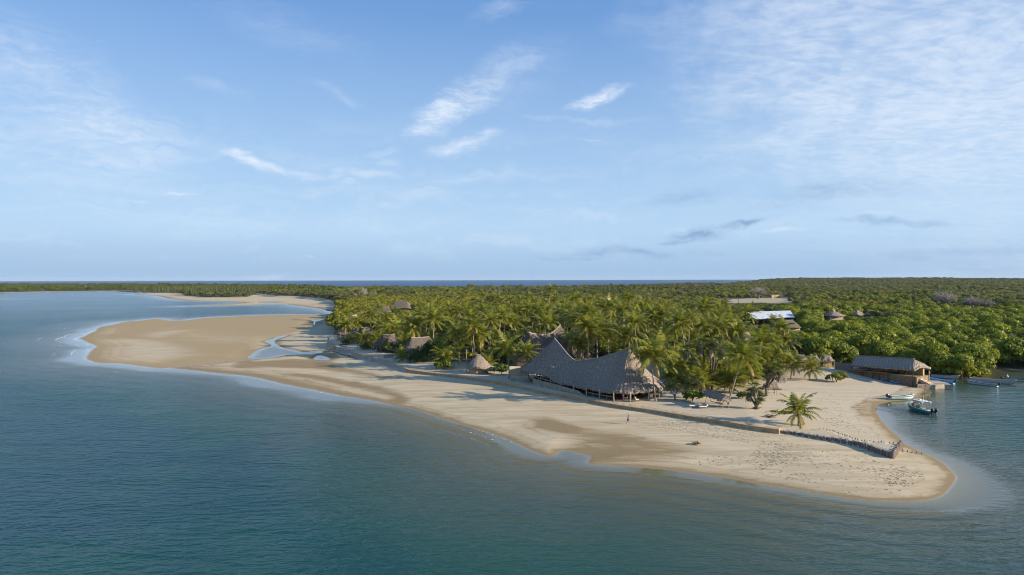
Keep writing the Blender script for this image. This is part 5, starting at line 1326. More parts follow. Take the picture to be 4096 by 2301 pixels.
# ------------------------------------------------------------------ palms: placed where the photograph shows their feet and crowns
def ZP(ox, oy, s): return lambda x, y: (ox + x / s, oy + y / s)
Z2, Z3, Z4, Z7, Z5 = ZP(1024, 1080, 2.512), ZP(1800, 1080, 2.512), ZP(2600, 1080, 2.5125), ZP(2500, 1300, 3.215), ZP(3296, 1080, 2.5125)
def palm_at(zf, cx, cy, bx, by, label, group=None, scale=1.0, **kw):
    b = G(*zf(bx, by)); c = PY(*zf(cx, cy), b.y)
    h = max(c.z - b.z, 1.2)
    return coconut(b.x, b.y, h, label, group, lean=(c.x - b.x, random.uniform(-.4, .4)), scale=scale, **kw)

GSHORE = 'palms along the sea wall'
near_palms = [
    (Z3, 1215, 690, 1222, 960, 'low coconut palm against the right slope of the thatched hall', 0.95),
    (Z3, 1290, 740, 1296, 985, 'coconut palm tucked between the hall and the bearded doum palm', 0.9),

    (Z3, 570, 790, 595, 1095, 'curved dark-trunked coconut palm between the round stone hut and the cream wall', 1.05),
    (Z3, 755, 850, 800, 1100, 'shorter coconut palm leaning over the cream wall beside the restaurant', 0.95),
    (Z3, 210, 690, 218, 960, 'tall bushy coconut palm behind the round stone hut', 1.15),
    (Z3, 60, 640, 85, 950, 'coconut palm standing left of the tall bushy palm behind the round stone hut', 0.95),
    (Z3, 2030, 880, 2070, 1318, 'tall coconut palm rising in front of the restaurant roof at its lower end', 1.2),
    (Z3, 968, 560, 967, 930, 'coconut palm with yellow lower fronds over the saddle of the brownish hall', 1.05),
    (Z3, 1470, 625, 1480, 985, 'bright coconut palm with yellow heart right behind the restaurant saddle', 1.2),
    (Z4, 930, 880, 785, 1350, 'large coconut palm with a leaning trunk behind the thatched swing', 1.3),
    (Z4, 1112, 740, 1090, 1062, 'full coconut palm in front of the blue-grey thatched cone', 1.25),
    (Z4, 1440, 945, 1412, 1095, 'young coconut palm beside the swing at the creek beach', 0.95),
    (Z4, 1622, 1000, 1600, 1108, 'young spreading coconut palm at the edge of the creek beach', 0.95),
    (Z2, 895, 560, 900, 740, 'lone leaning coconut palm at the far end of the sea wall', 1.0),
    (Z2, 1075, 700, 1085, 790, 'low coconut palm bending in front of the third beach hut', 0.9),
    (Z2, 1395, 610, 1400, 825, 'drooping coconut palm between the two nearest beach huts', 1.1),
    (Z2, 1575, 590, 1560, 860, 'wide coconut palm with long arching fronds above the open beach hut', 1.25),
    (Z2, 1790, 505, 1795, 860, 'dark-hearted tall coconut palm behind the pandanus bush', 1.15),
    (Z2, 1900, 900, 1895, 985, 'young coconut palm with drooping fronds beside the pandanus bush', 0.95),
    (Z2, 1150, 450, 1150, 690, 'upright coconut palm behind the third beach hut', 1.05),
    (Z3, 2250, 505, 2218, 880, 'slim coconut palm with a swaying bare trunk, nearer of a crossing pair', 1.05),
    (Z3, 2155, 470, 2150, 850, 'tall yellowish coconut palm with a straight pale trunk beside the crossing pair', 1.15),
    (Z3, 1940, 385, 1928, 745, 'tall coconut palm with a bare white trunk and a hanging dead frond', 1.05),
    (Z3, 1790, 285, 1757, 640, 'slender coconut palm with the longest bare trunk above the grove', 1.0),
    (Z3, 1600, 355, 1610, 600, 'coconut palm with feathery drooping crown beside the longest bare trunk', 1.1),
    (Z3, 1180, 375, 1190, 700, 'dark coconut palm with a split crown behind the peak of the hall', 1.1),
    (Z3, 1245, 300, 1243, 650, 'coconut palm just right of the split-crowned dark palm', 0.95),
    (Z3, 1012, 205, 985, 480, 'tallest coconut palm, its crown standing against the sea above the grove', 1.05),
    (Z3, 1375, 470, 1390, 770, 'arching coconut palm between the hall peak and the restaurant saddle', 1.1),
    (Z4, 530, 400, 525, 720, 'big dark coconut palm standing above the middle of the grove', 1.25),
    (Z4, 985, 440, 950, 770, 'dark coconut palm covering the left end of the metal roof', 1.2),
    (Z4, 735, 350, 742, 640, 'coconut palm left of the metal-roofed hall', 1.05),
    (Z4, 1320, 600, 1325, 960, 'tall coconut palm below the right end of the metal roof', 0.95),
    (Z4, 1240, 510, 1250, 800, 'coconut palm with an upright tuft in front of the metal roof', 0.65),
    (Z4, 400, 560, 410, 880, 'green coconut palm behind the branching doum palm', 1.1),
    (Z4, 690, 590, 700, 900, 'coconut palm with upright bright fronds above the doum palm crowns', 1.15),
    (Z4, 210, 470, 222, 700, 'coconut palm behind the yellowish palm at the grove edge', 1.0),
]
for zf, cx, cy, bx, by, lab, sc in near_palms: palm_at(zf, cx, cy, bx, by, lab, scale=sc)
fp = G(*Z7(2232, 1302), 1.2)
coconut(fp.x, fp.y, 2.3, 'lone young coconut palm with wide arching fronds on the spit beside the palisade', None, crown=palm_crown(777, 21, 4.6, up=0.12), scale=1.05, r0=0.26, lean=(-0.1, 0))

far_palms = []
for (cx, cy, bx, by) in ((1010, 225, 1010, 340), (1036, 270, 1036, 345), (1130, 250, 1135, 322), (1160, 200, 1160, 328), (1208, 190, 1195, 318)): far_palms.append((Z2, cx, cy, bx, by, 'coconut palm in the far clump of tall palms at the inland end of the beach', 'far clump of palms by the beach'))
for (cx, cy, bx, by) in ((880, 370, 885, 500), (925, 305, 930, 430), (1040, 410, 1045, 560), (1010, 540, 1015, 650), (1235, 395, 1240, 520), (1310, 520, 1312, 690), (1390, 430, 1390, 600), (1225, 560, 1230, 720), (1470, 520, 1475, 720), (1650, 430, 1655, 640), (1320, 620, 1325, 760)):
    far_palms.append((Z2, cx, cy, bx, by, 'coconut palm crowded behind the row of beach huts', 'palms crowded behind the beach huts'))
for (cx, cy, bx, by) in ((1650, 215, 1652, 275), (1880, 200, 1885, 290), (1925, 215, 1930, 300), (2020, 205, 2022, 290), (2140, 165, 2142, 250), (2175, 165, 2180, 270), (2350, 165, 2352, 250), (2265, 235, 2265, 330), (2080, 270, 2085, 360), (1800, 260, 1800, 340), (2330, 300, 2335, 400), (2440, 290, 2445, 400), (1940, 380, 1945, 520), (2240, 330, 2245, 430)):
    far_palms.append((Z2, cx, cy, bx, by, 'small-looking coconut palm far back in the yellow-green woodland', 'coconut palms far back in the woodland'))
for (cx, cy, bx, by) in ((330, 260, 332, 350), (420, 290, 425, 400), (520, 300, 522, 420), (620, 290, 622, 400), (700, 300, 705, 420), (800, 270, 802, 390), (850, 320, 850, 440), (1060, 300, 1065, 420), (1300, 270, 1302, 400), (1400, 300, 1405, 420), (1450, 240, 1450, 340), (1500, 340, 1505, 480), (1700, 350, 1705, 520)):
    far_palms.append((Z3, cx, cy, bx, by, 'coconut palm in the back rows of the grove beyond the thatched hall', 'back rows of the palm grove'))
for (cx, cy, bx, by) in ((60, 380, 65, 600), (120, 440, 125, 640), (320, 420, 325, 640), (620, 470, 622, 700), (460, 700, 462, 920), (600, 660, 602, 900), (810, 500, 815, 740), (870, 640, 875, 900), (1150, 660, 1155, 880), (1250, 720, 1255, 980), (1380, 720, 1385, 960), (1290, 860, 1300, 1040), (250, 720, 255, 900), (120, 640, 125, 850), (330, 620, 335, 850)):
    far_palms.append((Z4, cx, cy, bx, by, 'coconut palm packed in the middle of the grove right of the restaurant', 'palms packed in the middle of the grove'))
for zf, cx, cy, bx, by, lab, grp in far_palms: palm_at(zf, cx, cy, bx, by, lab, grp, scale=random.uniform(0.85, 1.15))
# tall palms filling the body of the grove
rg_ = np.random.default_rng(91)
def fill_palms(n, x0, x1, y0, y1, lab, grp, h0, h1, test):
    done = []
    while len(done) < n:
        x, y = rg_.uniform(x0, x1), rg_.uniform(y0, y1)
        if not test(x, y) or any((x - a) ** 2 + (y - b) ** 2 < 16 for a, b in done): continue
        if any(math.hypot(x - c[0], y - c[1]) < c[2] * 0.8 for c in CLEAR): continue
        h = rg_.uniform(h0, h1)
        if blocked(x, y, 2 + h + 2.5, 3.2): h = h0 * 0.55
        if blocked(x, y, 2 + h + 2.5, 3.2): done.append((x, y)); continue
        done.append((x, y)); coconut(x, y, h, lab, grp, lean=(rg_.normal() * .8, rg_.normal() * .5), scale=rg_.uniform(.85, 1.15))
fill_palms(46, 20, 96, 168, 300, 'tall coconut palm in the thick of the grove behind the swings', 'thick of the palm grove', 8.5, 14.5, lambda x, y: y > 162 + max(0, x - 54) * 1.15 and x / y < 0.405)
fill_palms(30, -14, 40, 192, 330, 'coconut palm crowding round the thatched hall', 'palms crowding round the hall', 8, 13.5, lambda x, y: x > -14 + (y - 190) * 0.02)
fill_palms(26, -78, -8, 232, 360, 'coconut palm rising from the trees right behind the beach huts', 'palms right behind the huts', 7, 11.5, lambda x, y: x / y > -0.262 and x > -35 - (y - 240) * .55 - 0 and x > -0.40 * y + 62)
# young bright palms under the tall ones
for (x, y) in ((1620, 720), (1680, 760), (1740, 700), (1800, 760), (1850, 700), (1560, 790), (1900, 820), (1960, 760), (1640, 830), (1780, 840), (1850, 880), (2080, 830), (2200, 960), (2250, 1010), (2320, 900), (2380, 960), (2180, 880), (1500, 700), (1990, 690)):
    b = G(*Z3(x, y + 90)); coconut(b.x, b.y, random.uniform(2.0, 4.4), 'bright young palm in the understorey right behind the restaurant', 'young palms behind the restaurant', scale=random.uniform(.85, 1.1), young=True)
for (x, y) in ((330, 950), (430, 1000), (500, 940), (620, 960), (690, 1040), (760, 960), (850, 1120), (870, 1060), (1010, 1060), (1060, 980), (1130, 950), (1190, 1040), (600, 1060), (540, 1060), (480, 1070), (700, 1080), (820, 1060), (930, 1040), (660, 1000), (1150, 1020), (380, 1040), (760, 1050), (1040, 1010), (560, 980), (1240, 980), (1340, 1000), (260, 1060)):
    b = G(*Z4(x, y + 60)); coconut(b.x, b.y, random.uniform(1.6, 4.0), 'young palm on the raked sand under the tall grove palms', 'young palms under the grove', scale=random.uniform(1.0, 1.25), young=True)
for (x, y) in ((1010, 640), (1180, 760), (1470, 900), (1950, 760), (2230, 900), (2330, 1000), (2420, 940), (960, 720), (1720, 800)):
    b = G(*Z2(x, y + 20)); coconut(b.x, b.y, random.uniform(1.0, 2.2), 'low young palm among the beach huts', 'young palms among the beach huts', scale=random.uniform(.8, 1.0), young=True)
qp = np.array(r7([(520, 790), (760, 880), (1000, 905), (1300, 900), (1500, 830), (1750, 720), (1920, 655), (1500, 610), (900, 610), (560, 670)], 1.5)); r_ = np.random.default_rng(17); n_ = 0
while n_ < 58:
    x, y = r_.uniform(qp.min(0), qp.max(0))
    if poly_sd(np.array([x]), np.array([y]), qp)[0] < 0 or any(math.hypot(x - c[0], y - c[1]) < c[2] * .8 for c in CLEAR) or blocked(x, y, 5.5, 3): n_ += 0.05; continue
    n_ += 1; coconut(x, y, r_.uniform(1.4, 4.2), 'young palm in the dense front rows of the grove behind the loungers', 'young palms in the front rows of the grove', scale=r_.uniform(.9, 1.2), young=True, name='young_palm')
# bare dead palm stems standing above the far woodland
for i, (x, y0, y1) in enumerate(((495, 170, 255), (523, 168, 240), (452, 180, 250), (372, 195, 240), (462, 205, 255), (1605, 150, 210), (438, 210, 252))):
    b = G(*Z3(x, y1 + 40)); tpt = PY(*Z3(x, y0), b.y); mb = MB(); mb.tube([(0, 0, -0.3), (0.1, 0, (tpt.z - b.z) * .5), (0, 0, tpt.z - b.z)], [0.22, 0.18, 0.13], 6)
    tag(mb.build('dead_palm_stem', M_TRUNK, loc=b), 'bare dead palm stem standing above the far woodland', 'dead palm', 'bare dead palm stems')

# ------------------------------------------------------------------ doum palms with grey skirts
def doum(x, y, heads, label, stem_r=0.2, seed=0, bushy=False):
    """heads: (dx, dy, z, radius, skirt length)"""
    z = ground(x, y); root = empty('doum_palm', (x, y, z), 0, label, 'palm tree'); rng = np.random.default_rng(900 + seed); mb = MB(); cp = []; sp = []
    fz = min(h[2] for h in heads) * (0.30 if len(heads) > 1 else 0.5)
    fork = Vector((0, 0, fz))
    mb.tube([(0, 0, -0.3), (0.05, 0.05, fz * 0.5), fork], [stem_r * 1.5, stem_r * 1.15, stem_r], 7)
    for dx, dy, hz, r, sk in heads:
        e = Vector((dx, dy, hz)); m = fork.lerp(e, 0.5) + Vector((dx * 0.02, dy * .02, -0.02 * hz)); mb.tube([fork, m, e], [stem_r, stem_r * 0.85, stem_r * 0.7], 7)
        v, f, T = fan_head(rng, r, 22, -0.55); cp.append((v + np.array([dx, dy, hz]), f, T, 0))
        if sk > 0: v, f, T = skirt(rng, r * 0.62, sk, 70); sp.append((v + np.array([dx, dy, hz]), f, T, 0))
        if sk > 0.5:                                           # old leaf bases down the stem
            k = 26; q = rng.random(k); pts = np.array([np.array(fork) * (1 - a) + np.array(e) * a for a in q]); d = unit(np.stack([rng.normal(size=k), rng.normal(size=k), -0.3 + 0 * q], 1))
            w = unit(np.cross(d, [0, 0, 1.0])) * 0.07; vv = np.stack([pts - w, pts + w, pts + d * 0.55 + w * .4, pts + d * 0.55 - w * .4], 1).reshape(-1, 3)
            sp.append((vv, np.arange(k * 4).reshape(k, 4), np.clip(rng.normal(0.7, 0.1, k), 0, .84), 0))
    mb.build('trunk', M_BARK if not bushy else M_TRUNK, root, smooth=True)
    v, f, lv, mi = join_np(cp); o = link('crown', mesh_np('fan_crown', v, f, M_FAN, dict(lv=lv)), root)
    if sp: v, f, lv, mi = join_np(sp); link('dead_frond_skirt', mesh_np('frond_skirt', v, f, M_SKIRT, dict(lv=lv)), root)
    return root
def doum_at(zf, bx, by, heads, label, **kw):
    """heads in zoom pixels: (x, y, radius m, skirt m)"""
    b = G(*zf(bx, by)); hs = []
    for (x, y, r, sk) in heads:
        c = PY(*zf(x, y), b.y); hs.append((c.x - b.x, random.uniform(-.8, .8), c.z - b.z, r, sk))
    return doum(b.x, b.y, hs, label, **kw)
doum_at(Z7, 1120, 830, [(790, 330, 2.0, 2.3), (960, 250, 2.0, 2.6), (1080, 310, 1.8, 2.0), (1250, 330, 1.9, 2.3), (1150, 220, 1.9, 1.6)], 'large forked doum palm with grey skirts of dead fronds behind the thatched swing', stem_r=0.25, seed=1)
doum_at(Z3, 1330, 985, [(1310, 770, 1.9, 3.4), (1390, 800, 1.6, 2.8)], 'doum palm with a long grey beard of dead fronds behind the restaurant saddle', stem_r=0.3, seed=2)
doum_at(Z3, 240, 590, [(130, 400, 2.6, 3.0), (230, 380, 2.6, 3.0), (330, 395, 2.6, 3.0), (400, 430, 2.2, 2.6), (280, 340, 2.3, 2.0)], 'broad clump of doum palms with a grey fringe in front of the yellow-green trees', stem_r=0.35, seed=3)
doum_at(Z3, 385, 850, [(385, 570, 2.0, 2.2), (370, 640, 1.8, 2.6)], 'doum palm with blue-green fans beside the tall palm behind the stone hut', stem_r=0.3, seed=4)
doum_at(Z3, 370, 1010, [(370, 860, 1.6, 2.4)], 'shaggy fan palm leaning over the round stone hut', stem_r=0.25, seed=5)
doum_at(Z3, 690, 880, [(620, 650, 2.0, 1.0), (720, 640, 2.0, 1.0), (560, 690, 1.8, 1.0), (790, 620, 1.8, 0.8)], 'low clump of fan palms in front of the brownish hall roof', stem_r=0.25, seed=6)
doum_at(Z3, 1780, 620, [(1740, 440, 2.4, 3.4), (1850, 470, 2.2, 3.0), (1710, 500, 2.0, 2.6)], 'dark bearded doum palms in the grove beside the slender bare palm', stem_r=0.3, seed=7)
doum_at(Z7, 640, 960, [(620, 760, 1.5, 0.0), (680, 800, 1.1, 0.0), (570, 820, 1.0, 0.0)], 'small dark fan palm with a bent trunk at the restaurant corner', stem_r=0.13, seed=8)
doum_at(Z7, 880, 950, [(860, 720, 1.6, 0.4), (950, 740, 1.4, 0.4), (820, 790, 1.2, 0.6), (900, 830, 1.3, 0.8)], 'bushy fan palm standing over a dark shrub beside the loungers', stem_r=0.16, seed=9)
doum_at(Z7, 1690, 1085, [(1650, 800, 1.4, 2.0), (1740, 860, 1.2, 0.6), (1600, 880, 1.1, 1.8), (1700, 980, 1.0, 0.3), (1760, 950, 1.0, 0.3)], 'shaggy fan palm clump with dead leaves at its foot in front of the tilted swing', stem_r=0.22, seed=10)
doum_at(Z7, 1815, 915, [(1900, 560, 1.9, 2.2), (1980, 590, 1.7, 2.4), (1850, 600, 1.5, 1.5)], 'leaning doum palm with dead fronds above the tilted swing', stem_r=0.26, seed=11)
doum_at(Z3, 2420, 980, [(2350, 800, 2.0, 2.6), (2450, 760, 1.9, 2.6)], 'doum palm with a grey beard left of the forked doum', stem_r=0.26, seed=12)

# bent trunk of the small palm and roots of the shaggy one are its own; now the pandanus and bushes
def bush(zf, bx, by, me, name, label, cat, sc=1.0, stem=None):
    b = G(*zf(bx, by)); o = link(name, me); o.location = (b.x, b.y, b.z - 0.05); o.scale = (sc,) * 3
    return tag(o, label, cat)
rng = np.random.default_rng(55)
v, f, T = strap_bush(rng, [(0, 0, 1.6, 2.6, 0.9), (2.4, 0.6, 2.6, 2.4, 0.9), (4.6, 1.4, 3.6, 2.4, 0.9), (1.2, 2.5, 3.4, 2.4, .9), (4.0, 3.4, 4.8, 2.2, .9), (6.5, 3.5, 4.6, 2.0, .9), (-1.2, -.6, .9, 1.6, .8)], 330, 1.7)
bush(Z2, 1650, 925, mesh_np('pandanus', v, f, M_PAND, dict(lv=T)), 'pandanus_bush', 'large rounded dark green pandanus bush with strap leaves beside the open beach hut', 'bush')
tr5 = tree_mesh('s', np.random.default_rng(61), [(0, 0, 1.5, 1.3, .7), (1.5, .4, 1.9, 1.2, .6), (-1.3, .2, 1.4, 1.0, .6), (.3, -.9, 1.0, .9, .7), (2.3, -.3, 1.2, .8, .6), (-2.2, 0, .9, .7, .6)], 560, 0.36, M_BROAD)
sb = G(*Z5(125, 1128), 1.6); sroot = empty('beach_shrub', (sb.x, sb.y, sb.z), 0, 'small bright spreading shrub tree alone at the top of the creek beach', 'shrub'); link('crown', tr5, sroot)
v, f, lv, mi = join_np(branches(np.random.default_rng(62), 2.2, 2.6, 6, 0.08)); link('stem', mesh_np('stem', v, f, M_BARK, dict(lv=lv)), sroot)
v, f, lv, mi = join_np(branches(np.random.default_rng(63), 3.6, 1.6, 5, 0.05)); o = link('bare_branches', mesh_np('bare', v, f, M_BARE, dict(lv=lv)), sroot); o.location = (-.6, .8, 0)
def low_bush(zf, bx, by, s, label, kind='shrub', grp=None):
    b = G(*zf(bx, by)); return place_tree(kind, b.x, b.y, s, label, grp, True, 'shrub', b.z)
low_bush(Z7, 870, 985, 1.0, 'dark low shrub behind the pair of loungers')
low_bush(Z2, 1880, 1000, 1.1, 'grey-green low shrub at the foot of the young palm by the pandanus')
low_bush(Z2, 900, 750, 0.8, 'low green shrub at the far corner of the terrace')
low_bush(Z2, 1095, 800, 0.9, 'dark clipped shrub beside the second beach hut')
low_bush(Z3, 520, 1050, 1.1, 'dark shrub between the round stone hut and the curved palm')
low_bush(Z4, 1690, 945, 0.8, 'flowering shrub between the stalls')
low_bush(Z4, 930, 1290, 0.7, 'low fronds at the foot of the shaggy fan palm clump')
def creeper(px, py, w, d, label):
    b = G(px, py); r_ = np.random.default_rng(int(px)); n = 150; c = np.stack([r_.normal(0, w / 2.4, n), r_.normal(0, d / 2.4, n), 0.05 + 0.12 * r_.random(n)], 1)
    c[:, 2] += np.array([ground(b.x + p[0], b.y + p[1]) - b.z for p in c]); nn = unit(r_.normal(size=(n, 3)) * 0.5 + [0, 0, 1]); a = unit(np.cross(nn, r_.normal(size=(n, 3)))); bb = np.cross(nn, a)
    v, f = quads_from(c, a * 0.2, bb * 0.16); o = link('beach_creeper', mesh_np('creeper', v, f, M_BROAD, dict(lv=np.clip(r_.normal(.3, .2, n), 0, .84)))); o.location = b; tag(o, label, 'creeper')
creeper(*Z7(2020, 1125), 3.4, 1.6, 'patch of green beach creeper behind the lone young palm')
creeper(*Z7(1925, 828), 1.8, 0.8, 'small patch of green creeper under the tilted swing')
creeper(*Z2(880, 752), 3.2, 1.6, 'mat of green creeper at the far corner of the terrace')

# grey leafless trees inland and the half-dead bush at the creek
def bare_tree(x, y, H, W_, seed, label, name='baobab_tree', n=95, cat='tree'):
    r_ = np.random.default_rng(seed); z = ground(x, y); root = empty(name, (x, y, z - 0.2), 0, label, cat); mb = MB()
    mb.tube([(0, 0, 0), (0, 0, H * 0.25), (0.1, 0, H * 0.45)], [H * 0.10, H * 0.075, H * 0.05], 8); mb.build('trunk', M_GPOLE, root)
    parts = []
    for i in range(n):
        a = r_.random() * 6.28; q = r_.random() ** 0.6; e = np.array([math.cos(a) * W_ * q, math.sin(a) * W_ * q, H * (0.55 + 0.45 * math.sqrt(max(0, 1 - q * q)) * r_.random() + 0.05)])
        s = np.array([0, 0, H * (0.3 + 0.15 * r_.random())]); m = s * 0.45 + e * 0.55 + r_.normal(size=3) * H * 0.05
        parts.append((*tube_np([s, m, e, e + r_.normal(size=3) * H * 0.09], [0.022 * H, 0.012 * H, 0.006 * H, 0.003 * H], 4), float(np.clip(r_.normal(.5, .25), 0, .84)), 0))
        for j in range(3):
            e2 = e + r_.normal(size=3) * H * 0.13; parts.append((*tube_np([m * .5 + e * .5, e2], [0.006 * H, 0.003 * H], 4), float(np.clip(r_.normal(.5, .25), 0, .84)), 0))
    v, f, lv, mi = join_np(parts); link('bare_crown', mesh_np('bare_crown', v, f, M_BARE, dict(lv=lv)), root); return root
b = G(*Z5(1215, 400), 2); bare_tree(b.x, b.y, 15, 8.5, 5, 'largest leafless grey baobab tree spreading above the mangroves')
b = G(*Z5(1490, 405), 2); bare_tree(b.x, b.y, 11, 7, 6, 'leafless grey tree right of the largest baobab')
b = G(*Z5(1640, 410), 2); bare_tree(b.x, b.y, 9, 6, 7, 'low pale leafless tree, last of the bare trees inland')
b = G(*Z4(1090, 290), 2); bare_tree(b.x, b.y, 14, 11, 8, 'brownish leafless tree at the back edge of the dry field')
b = G(*Z2(1000, 330), 2); bare_tree(b.x, b.y, 16, 5, 9, 'tall thin leafless tree standing above the far end of the palms', 'bare_tree', 60)
b = G(*Z2(1090, 300), 2); bare_tree(b.x, b.y, 14, 4, 10, 'thin bare tree just right of the tall leafless one', 'bare_tree', 45)
hb = P(*Z5(1520, 1082), 0.0); hroot = empty('creek_bush', (hb.x, hb.y + 2.5, -0.2), 0, 'grey half-dead bush overhanging the creek behind the moored boats', 'bush')
cr_ = tree_mesh('c', np.random.default_rng(71), [(0, 0, 1.6, 1.9, .8), (2.6, .3, 1.5, 1.7, .8), (4.6, .3, 1.2, 1.4, .8), (-2.3, .5, 1.8, 1.6, .8), (1.2, -.9, .9, 1.3, .7), (3.6, -.6, .8, 1.1, .7), (-1.2, -.8, .9, 1.2, .7)], 1000, 0.4, M_MANG); link('crown', cr_, hroot)
r_ = np.random.default_rng(72); parts = []
for i in range(150):
    s = np.array([r_.uniform(-2.8, 4.2), r_.uniform(-.6, 1.6), 1.5]); e = s + np.array([r_.normal() * .7, r_.normal() * .5, 1.3 + 1.9 * r_.random()]); parts.append((*tube_np([s, (s + e) / 2 + r_.normal(size=3) * .15, e], [0.06, 0.045, 0.02], 4), float(np.clip(r_.normal(.5, .2), 0, .84)), 0))
v, f, lv, mi = join_np(parts); link('dead_twigs', mesh_np('twigs', v, f, M_BARE, dict(lv=lv)), hroot)

# ------------------------------------------------------------------ woodland: trees one by one near the village, one mass far off
cand = []
rr = np.random.default_rng(5)
Yc = 176.0
while Yc < 3600:
    s = 5.6 if Yc < 480 else (5.6 + (Yc - 480) * 0.010)
    s = min(s, 22); half = 0.80 * Yc + 25
    n = int(2 * half / s); xs = -half + (np.arange(n) + rr.random(n) * 0.9) * s; yy = Yc + (rr.random(n) - .5) * s * 0.9
    cand.append(np.stack([xs, yy], 1)); Yc += s * 0.92
cand = np.concatenate(cand)
inF = poly_sd(cand[:, 0], cand[:, 1], FOREST); fd = local_sd(cand[:, 0], cand[:, 1], FIELD, 30); isl = local_sd(cand[:, 0], cand[:, 1], ISLE, 200)
keep = ((inF > 0.5) & (fd < -3)) | (isl > 3)
keep &= ~((cand[:, 0] > 138) & (cand[:, 1] < 197))
for c in CLEAR: keep &= (np.hypot(cand[:, 0] - c[0], cand[:, 1] - c[1]) > c[2] * 0.85)
cand = cand[keep]; isl = isl[keep]; inF = inF[keep]
zs = terrain(cand[:, 0], cand[:, 1])
n1 = vnoise(cand[:, 0] / 45, cand[:, 1] / 45, 12); n2 = vnoise(cand[:, 0] / 110, cand[:, 1] / 160, 14)
vn3 = vnoise(cand[:, 0] / 38, cand[:, 1] / 60, 77)
stuff = {k: [] for k in ('mangrove', 'broadleaf', 'dark', 'acacia', 'casuarina', 'shrub', 'scrub')}
count = {}
order = np.argsort(cand[:, 1])
LAB = {('mangrove', 0): ('mangrove tree in the thicket right behind the boat shed', 'mangroves behind the boat shed'),
       ('mangrove', 1): ('mangrove tree at the water edge of the creek beyond the moored boats', 'mangroves lining the creek'),
       ('mangrove', 2): ('mangrove tree in the wide bright green thicket inland of the creek', 'mangroves in the wide thicket'),
       ('dark', 0): ('dark broadleaf tree wedged between palms in the village grove', 'dark broadleaf trees of the grove'),
       ('dark', 1): ('dark green broadleaf tree near the metal-roofed hall', 'dark broadleaf trees near the metal-roofed hall'),
       ('broadleaf', 0): ('yellow-green broadleaf tree in the bright canopy inland of the beach huts', 'yellow-green trees inland of the beach huts'),
       ('broadleaf', 1): ('yellow-green broadleaf tree between the palm grove and the mangroves', 'yellow-green trees beyond the grove'),
       ('acacia', 0): ('flat-topped acacia tree behind the far beach', 'flat-topped acacias behind the far beach'),
       ('acacia', 1): ('flat-topped acacia tree near the cone with the silver cap', 'flat-topped acacias inland of the creek'),
       ('casuarina', 0): ('feathery casuarina tree in the grove on the far sand point', 'casuarinas on the far point')}
def put(kind, zone, x, y, z, s, split):
    lab, grp = LAB[(kind, zone)]; count[kind] = count.get(kind, 0) + 1
    place_tree(kind, x, y, s, lab, grp, split, 'tree', z)
